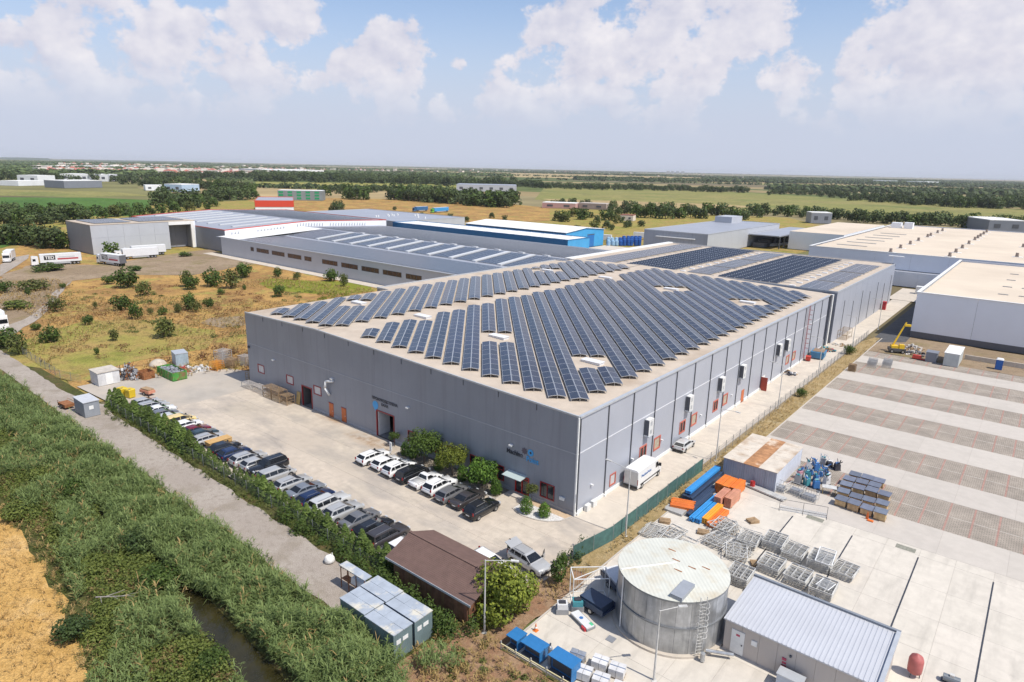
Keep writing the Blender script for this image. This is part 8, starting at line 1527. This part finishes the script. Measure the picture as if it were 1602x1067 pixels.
def shed_px(label, p0, p1, depth, h, wm, rm, name='far_warehouse', group=None):
    a, b = at(*p0), at(*p1); d = Vector((b[0]-a[0], b[1]-a[1])); n_ = Vector((-d.y, d.x)).normalized()*depth
    if n_.y < 0: n_ = -n_
    poly = ccw([a, b, (b[0]+n_.x, b[1]+n_.y), (a[0]+n_.x, a[1]+n_.y)]); t = thing(name, label, 'warehouse', (0, 0, 0), 0, group); part('walls', MB().prism(poly, 0, h), wm, t); part('roof', MB().prism(poly, h+.02, h+.5), rm, t); L_ = d.length; e = d.normalized(); k = max(2, int(L_/14))
    for i in range(k):
        u = L_*(i+.3)/k; c = (a[0]+e.x*u, a[1]+e.y*u); o_ = Vector((e.y, -e.x)); 
        if o_.y > 0: o_ = -o_
        f = (a[0]+e.x*(u+L_/k*.35), a[1]+e.y*(u+L_/k*.35)); part('window', MB().prism(ccw([c, f, (f[0]+o_.x*.15, f[1]+o_.y*.15), (c[0]+o_.x*.15, c[1]+o_.y*.15)]), h*.35, h*.7), DARKT, t)
    return t
shed_px('dark grey warehouse left of the green crop', (70, 293), (130, 292), 40, 9, WDARK, RWHITE); shed_px('long white warehouse behind the dark grey one', (95, 283), (170, 284), 60, 11, PLW, RWHITE); shed_px('white office block left of the dark grey warehouse', (28, 286), (60, 287), 30, 11, PLW, RWHITE); shed_px('low white shed at the left edge behind the fields', (0, 290), (45, 289), 30, 6, PLW, RWHITE)
shed_px('pale blue and white workshop in the trees right of the crop', (258, 300), (285, 301), 30, 9, M('workshop_blue', (.40, .52, .66), rough=.5, var=.05, scale=.2), RWHITE); shed_px('small grey workshop left of the pale blue one', (228, 298), (256, 298), 25, 6, PLW, RWHITE); shed_px('sprawling white factory on the horizon above the middle wood', (412, 272), (507, 273), 220, 14, PLW, RWHITE); shed_px('long white works far left under the hills', (70, 265), (200, 264), 150, 12, PLW, RWHITE)
shed_px('grey factory behind the central tall trees', (714, 299), (808, 301), 70, 10, WPALE, RGREY); shed_px('red and white roadside depot beside the dry field', (848, 325), (900, 327), 18, 5, M('depot_pink', (.50, .30, .28), rough=.7, var=.1, scale=.2), RWHITE); shed_px('brown low depot right of the red and white one', (905, 326), (948, 328), 18, 5, M('depot_brown', (.36, .28, .24), rough=.8, var=.1, scale=.2), M('depot_roof', (.46, .40, .35), rough=.8)); shed_px('small house with terracotta roof in the belt behind the blue workshop', (970, 345), (990, 346), 10, 4, PL, RT, 'cottage'); shed_px('grey box hut at the edge of right hand fields', (1268, 349), (1300, 350), 14, 8, WALLG, RWHITE); shed_px('long white works on the right horizon', (1366, 286), (1404, 287), 120, 14, PLW, RWHITE); shed_px('second white works farther right on horizon', (1450, 288), (1468, 288), 100, 12, PLW, RWHITE); shed_px('dark-roofed hall at the right edge behind the huge warehouse', (1545, 362), (1602, 364), 40, 8, WDARK, RWHITE); shed_px('red building at the left end of the olive field', (790, 298), (808, 298), 20, 9, M('brick_red', (.32, .10, .07), rough=.8, var=.1, scale=.2), RGREY)
for i, (px_, lb) in enumerate(((1043, 'leftmost grey tower block on the horizon'), (1050, 'second grey tower block on the horizon'), (1058, 'third grey tower block on the horizon'), (1066, 'rightmost grey tower block on the horizon'))): shed_px(lb, (px_, 271.5), (px_+4.5, 271.6), 30, 42, M('tower_grey', (.42, .43, .46), rough=.8, var=.05, scale=.02), RGREY, 'tower_block', 'tower blocks on the horizon')
# yard clutter by the blue sheds, seen over the roofs
BT = flat('drum_blue', (.02, .10, .38), .5); BTL = flat('tank_pale_blue', (.30, .48, .66), .5); n_ = 0
for j in range(3):
    for i in range(9):
        x_, y_ = at(952+i*6.0+random.uniform(-1, 1), 384-j*2.6); pale_ = (i < 3); o = part('plastic_drum', MB().lathe([(1.0, 0), (1.05, .6), (1.0, 1.2), (1.05, 1.8), (1.0, 2.4+(.8 if i > 3 else 0)), (.4, 2.6+(.8 if i > 3 else 0))], 10), BTL if pale_ else BT, None, (x_, y_, 0)); tag(o, ('pale blue' if pale_ else 'dark blue')+' plastic drum in the yard beside the blue sheds', 'drum', ('pale' if pale_ else 'dark')+' drums beside the blue sheds')
for px_, py_, lb in ((945, 378, 'white box trailer beside the blue workshop'), (1002, 374, 'white tank lorry left of the logistics hall')):
    x_, y_ = at(px_, py_); t = thing('box_trailer', lb, 'trailer', (x_, y_, 0), .3); part('box', MB().box(-4, 4, -1.25, 1.25, 1.0, 3.8), PAINT['white'], t); part('chassis', MB().box(-4, 4, -.5, .5, .7, 1.0), PLAST, t)
    for a in (-3, -2):
        for s_ in (-1, 1): obj('wheel', WHEELS['l'], t, (a, s_*1.0, .5))
for i in range(16):
    x_, y_ = at(1200+i*3.2, 385.5-.25*i); o = part('bulk_bag', MB().box(-.7, .7, -.7, .7, 0, 1.3, taper=.12), M('woven_white', (.70, .69, .66)), None, (x_, y_, 0), random.uniform(0, 1)); tag(o, 'white bulk bag in the long line beside the logistics canopy', 'bag', 'white bulk bags by the logistics canopy')
# low hills on the left horizon
hm = MB(); prof = [(0, 246), (40, 246.5), (75, 247.5), (82, 251), (120, 250), (200, 251), (260, 252), (330, 254)]
pts = []
for px_, py_ in [(-200, 246), (-100, 246)]+prof: d = skydir(px_, py_); s_ = 12000/math.hypot(d[0], d[1]); pts.append((CAM[0]+d[0]*s_, CAM[1]+d[1]*s_, max(5, CAM[2]+d[2]*s_)))
for a, b in zip(pts[:-1], pts[1:]):
    k = 1.18
    A2, B2 = [(p[0]*k, p[1]*k, -1) for p in (a, b)]; A0, B0 = [(p[0]*.93, p[1]*.93, -1) for p in (a, b)]
    hm.face([A0, B0, b, a]); hm.face([a, b, B2, A2])
struct(part('hills', hm, M('wooded_hill', (.06, .085, .045), rough=.95, var=.2, scale=.003, coord='Position')))
# ------------------------------------------------------------------ haze over the plain
hb = MB().box(-BIG-800, BIG+800, -BIG-800, BIG+800, -2.5, 85); me = hb.mesh('haze', [])
hm_ = bpy.data.materials.new('haze_air'); hm_.use_nodes = True; hn = hm_.node_tree; hn.nodes.clear(); ho = hn.nodes.new('ShaderNodeOutputMaterial'); pv = hn.nodes.new('ShaderNodeVolumePrincipled'); pv.inputs['Color'].default_value = (.93, .96, 1, 1); pv.inputs['Density'].default_value = 4.8e-5; pv.inputs['Anisotropy'].default_value = 0.0; hn.links.new(pv.outputs[0], ho.inputs['Volume']); me.materials.append(hm_)
stuff(obj('haze', me))
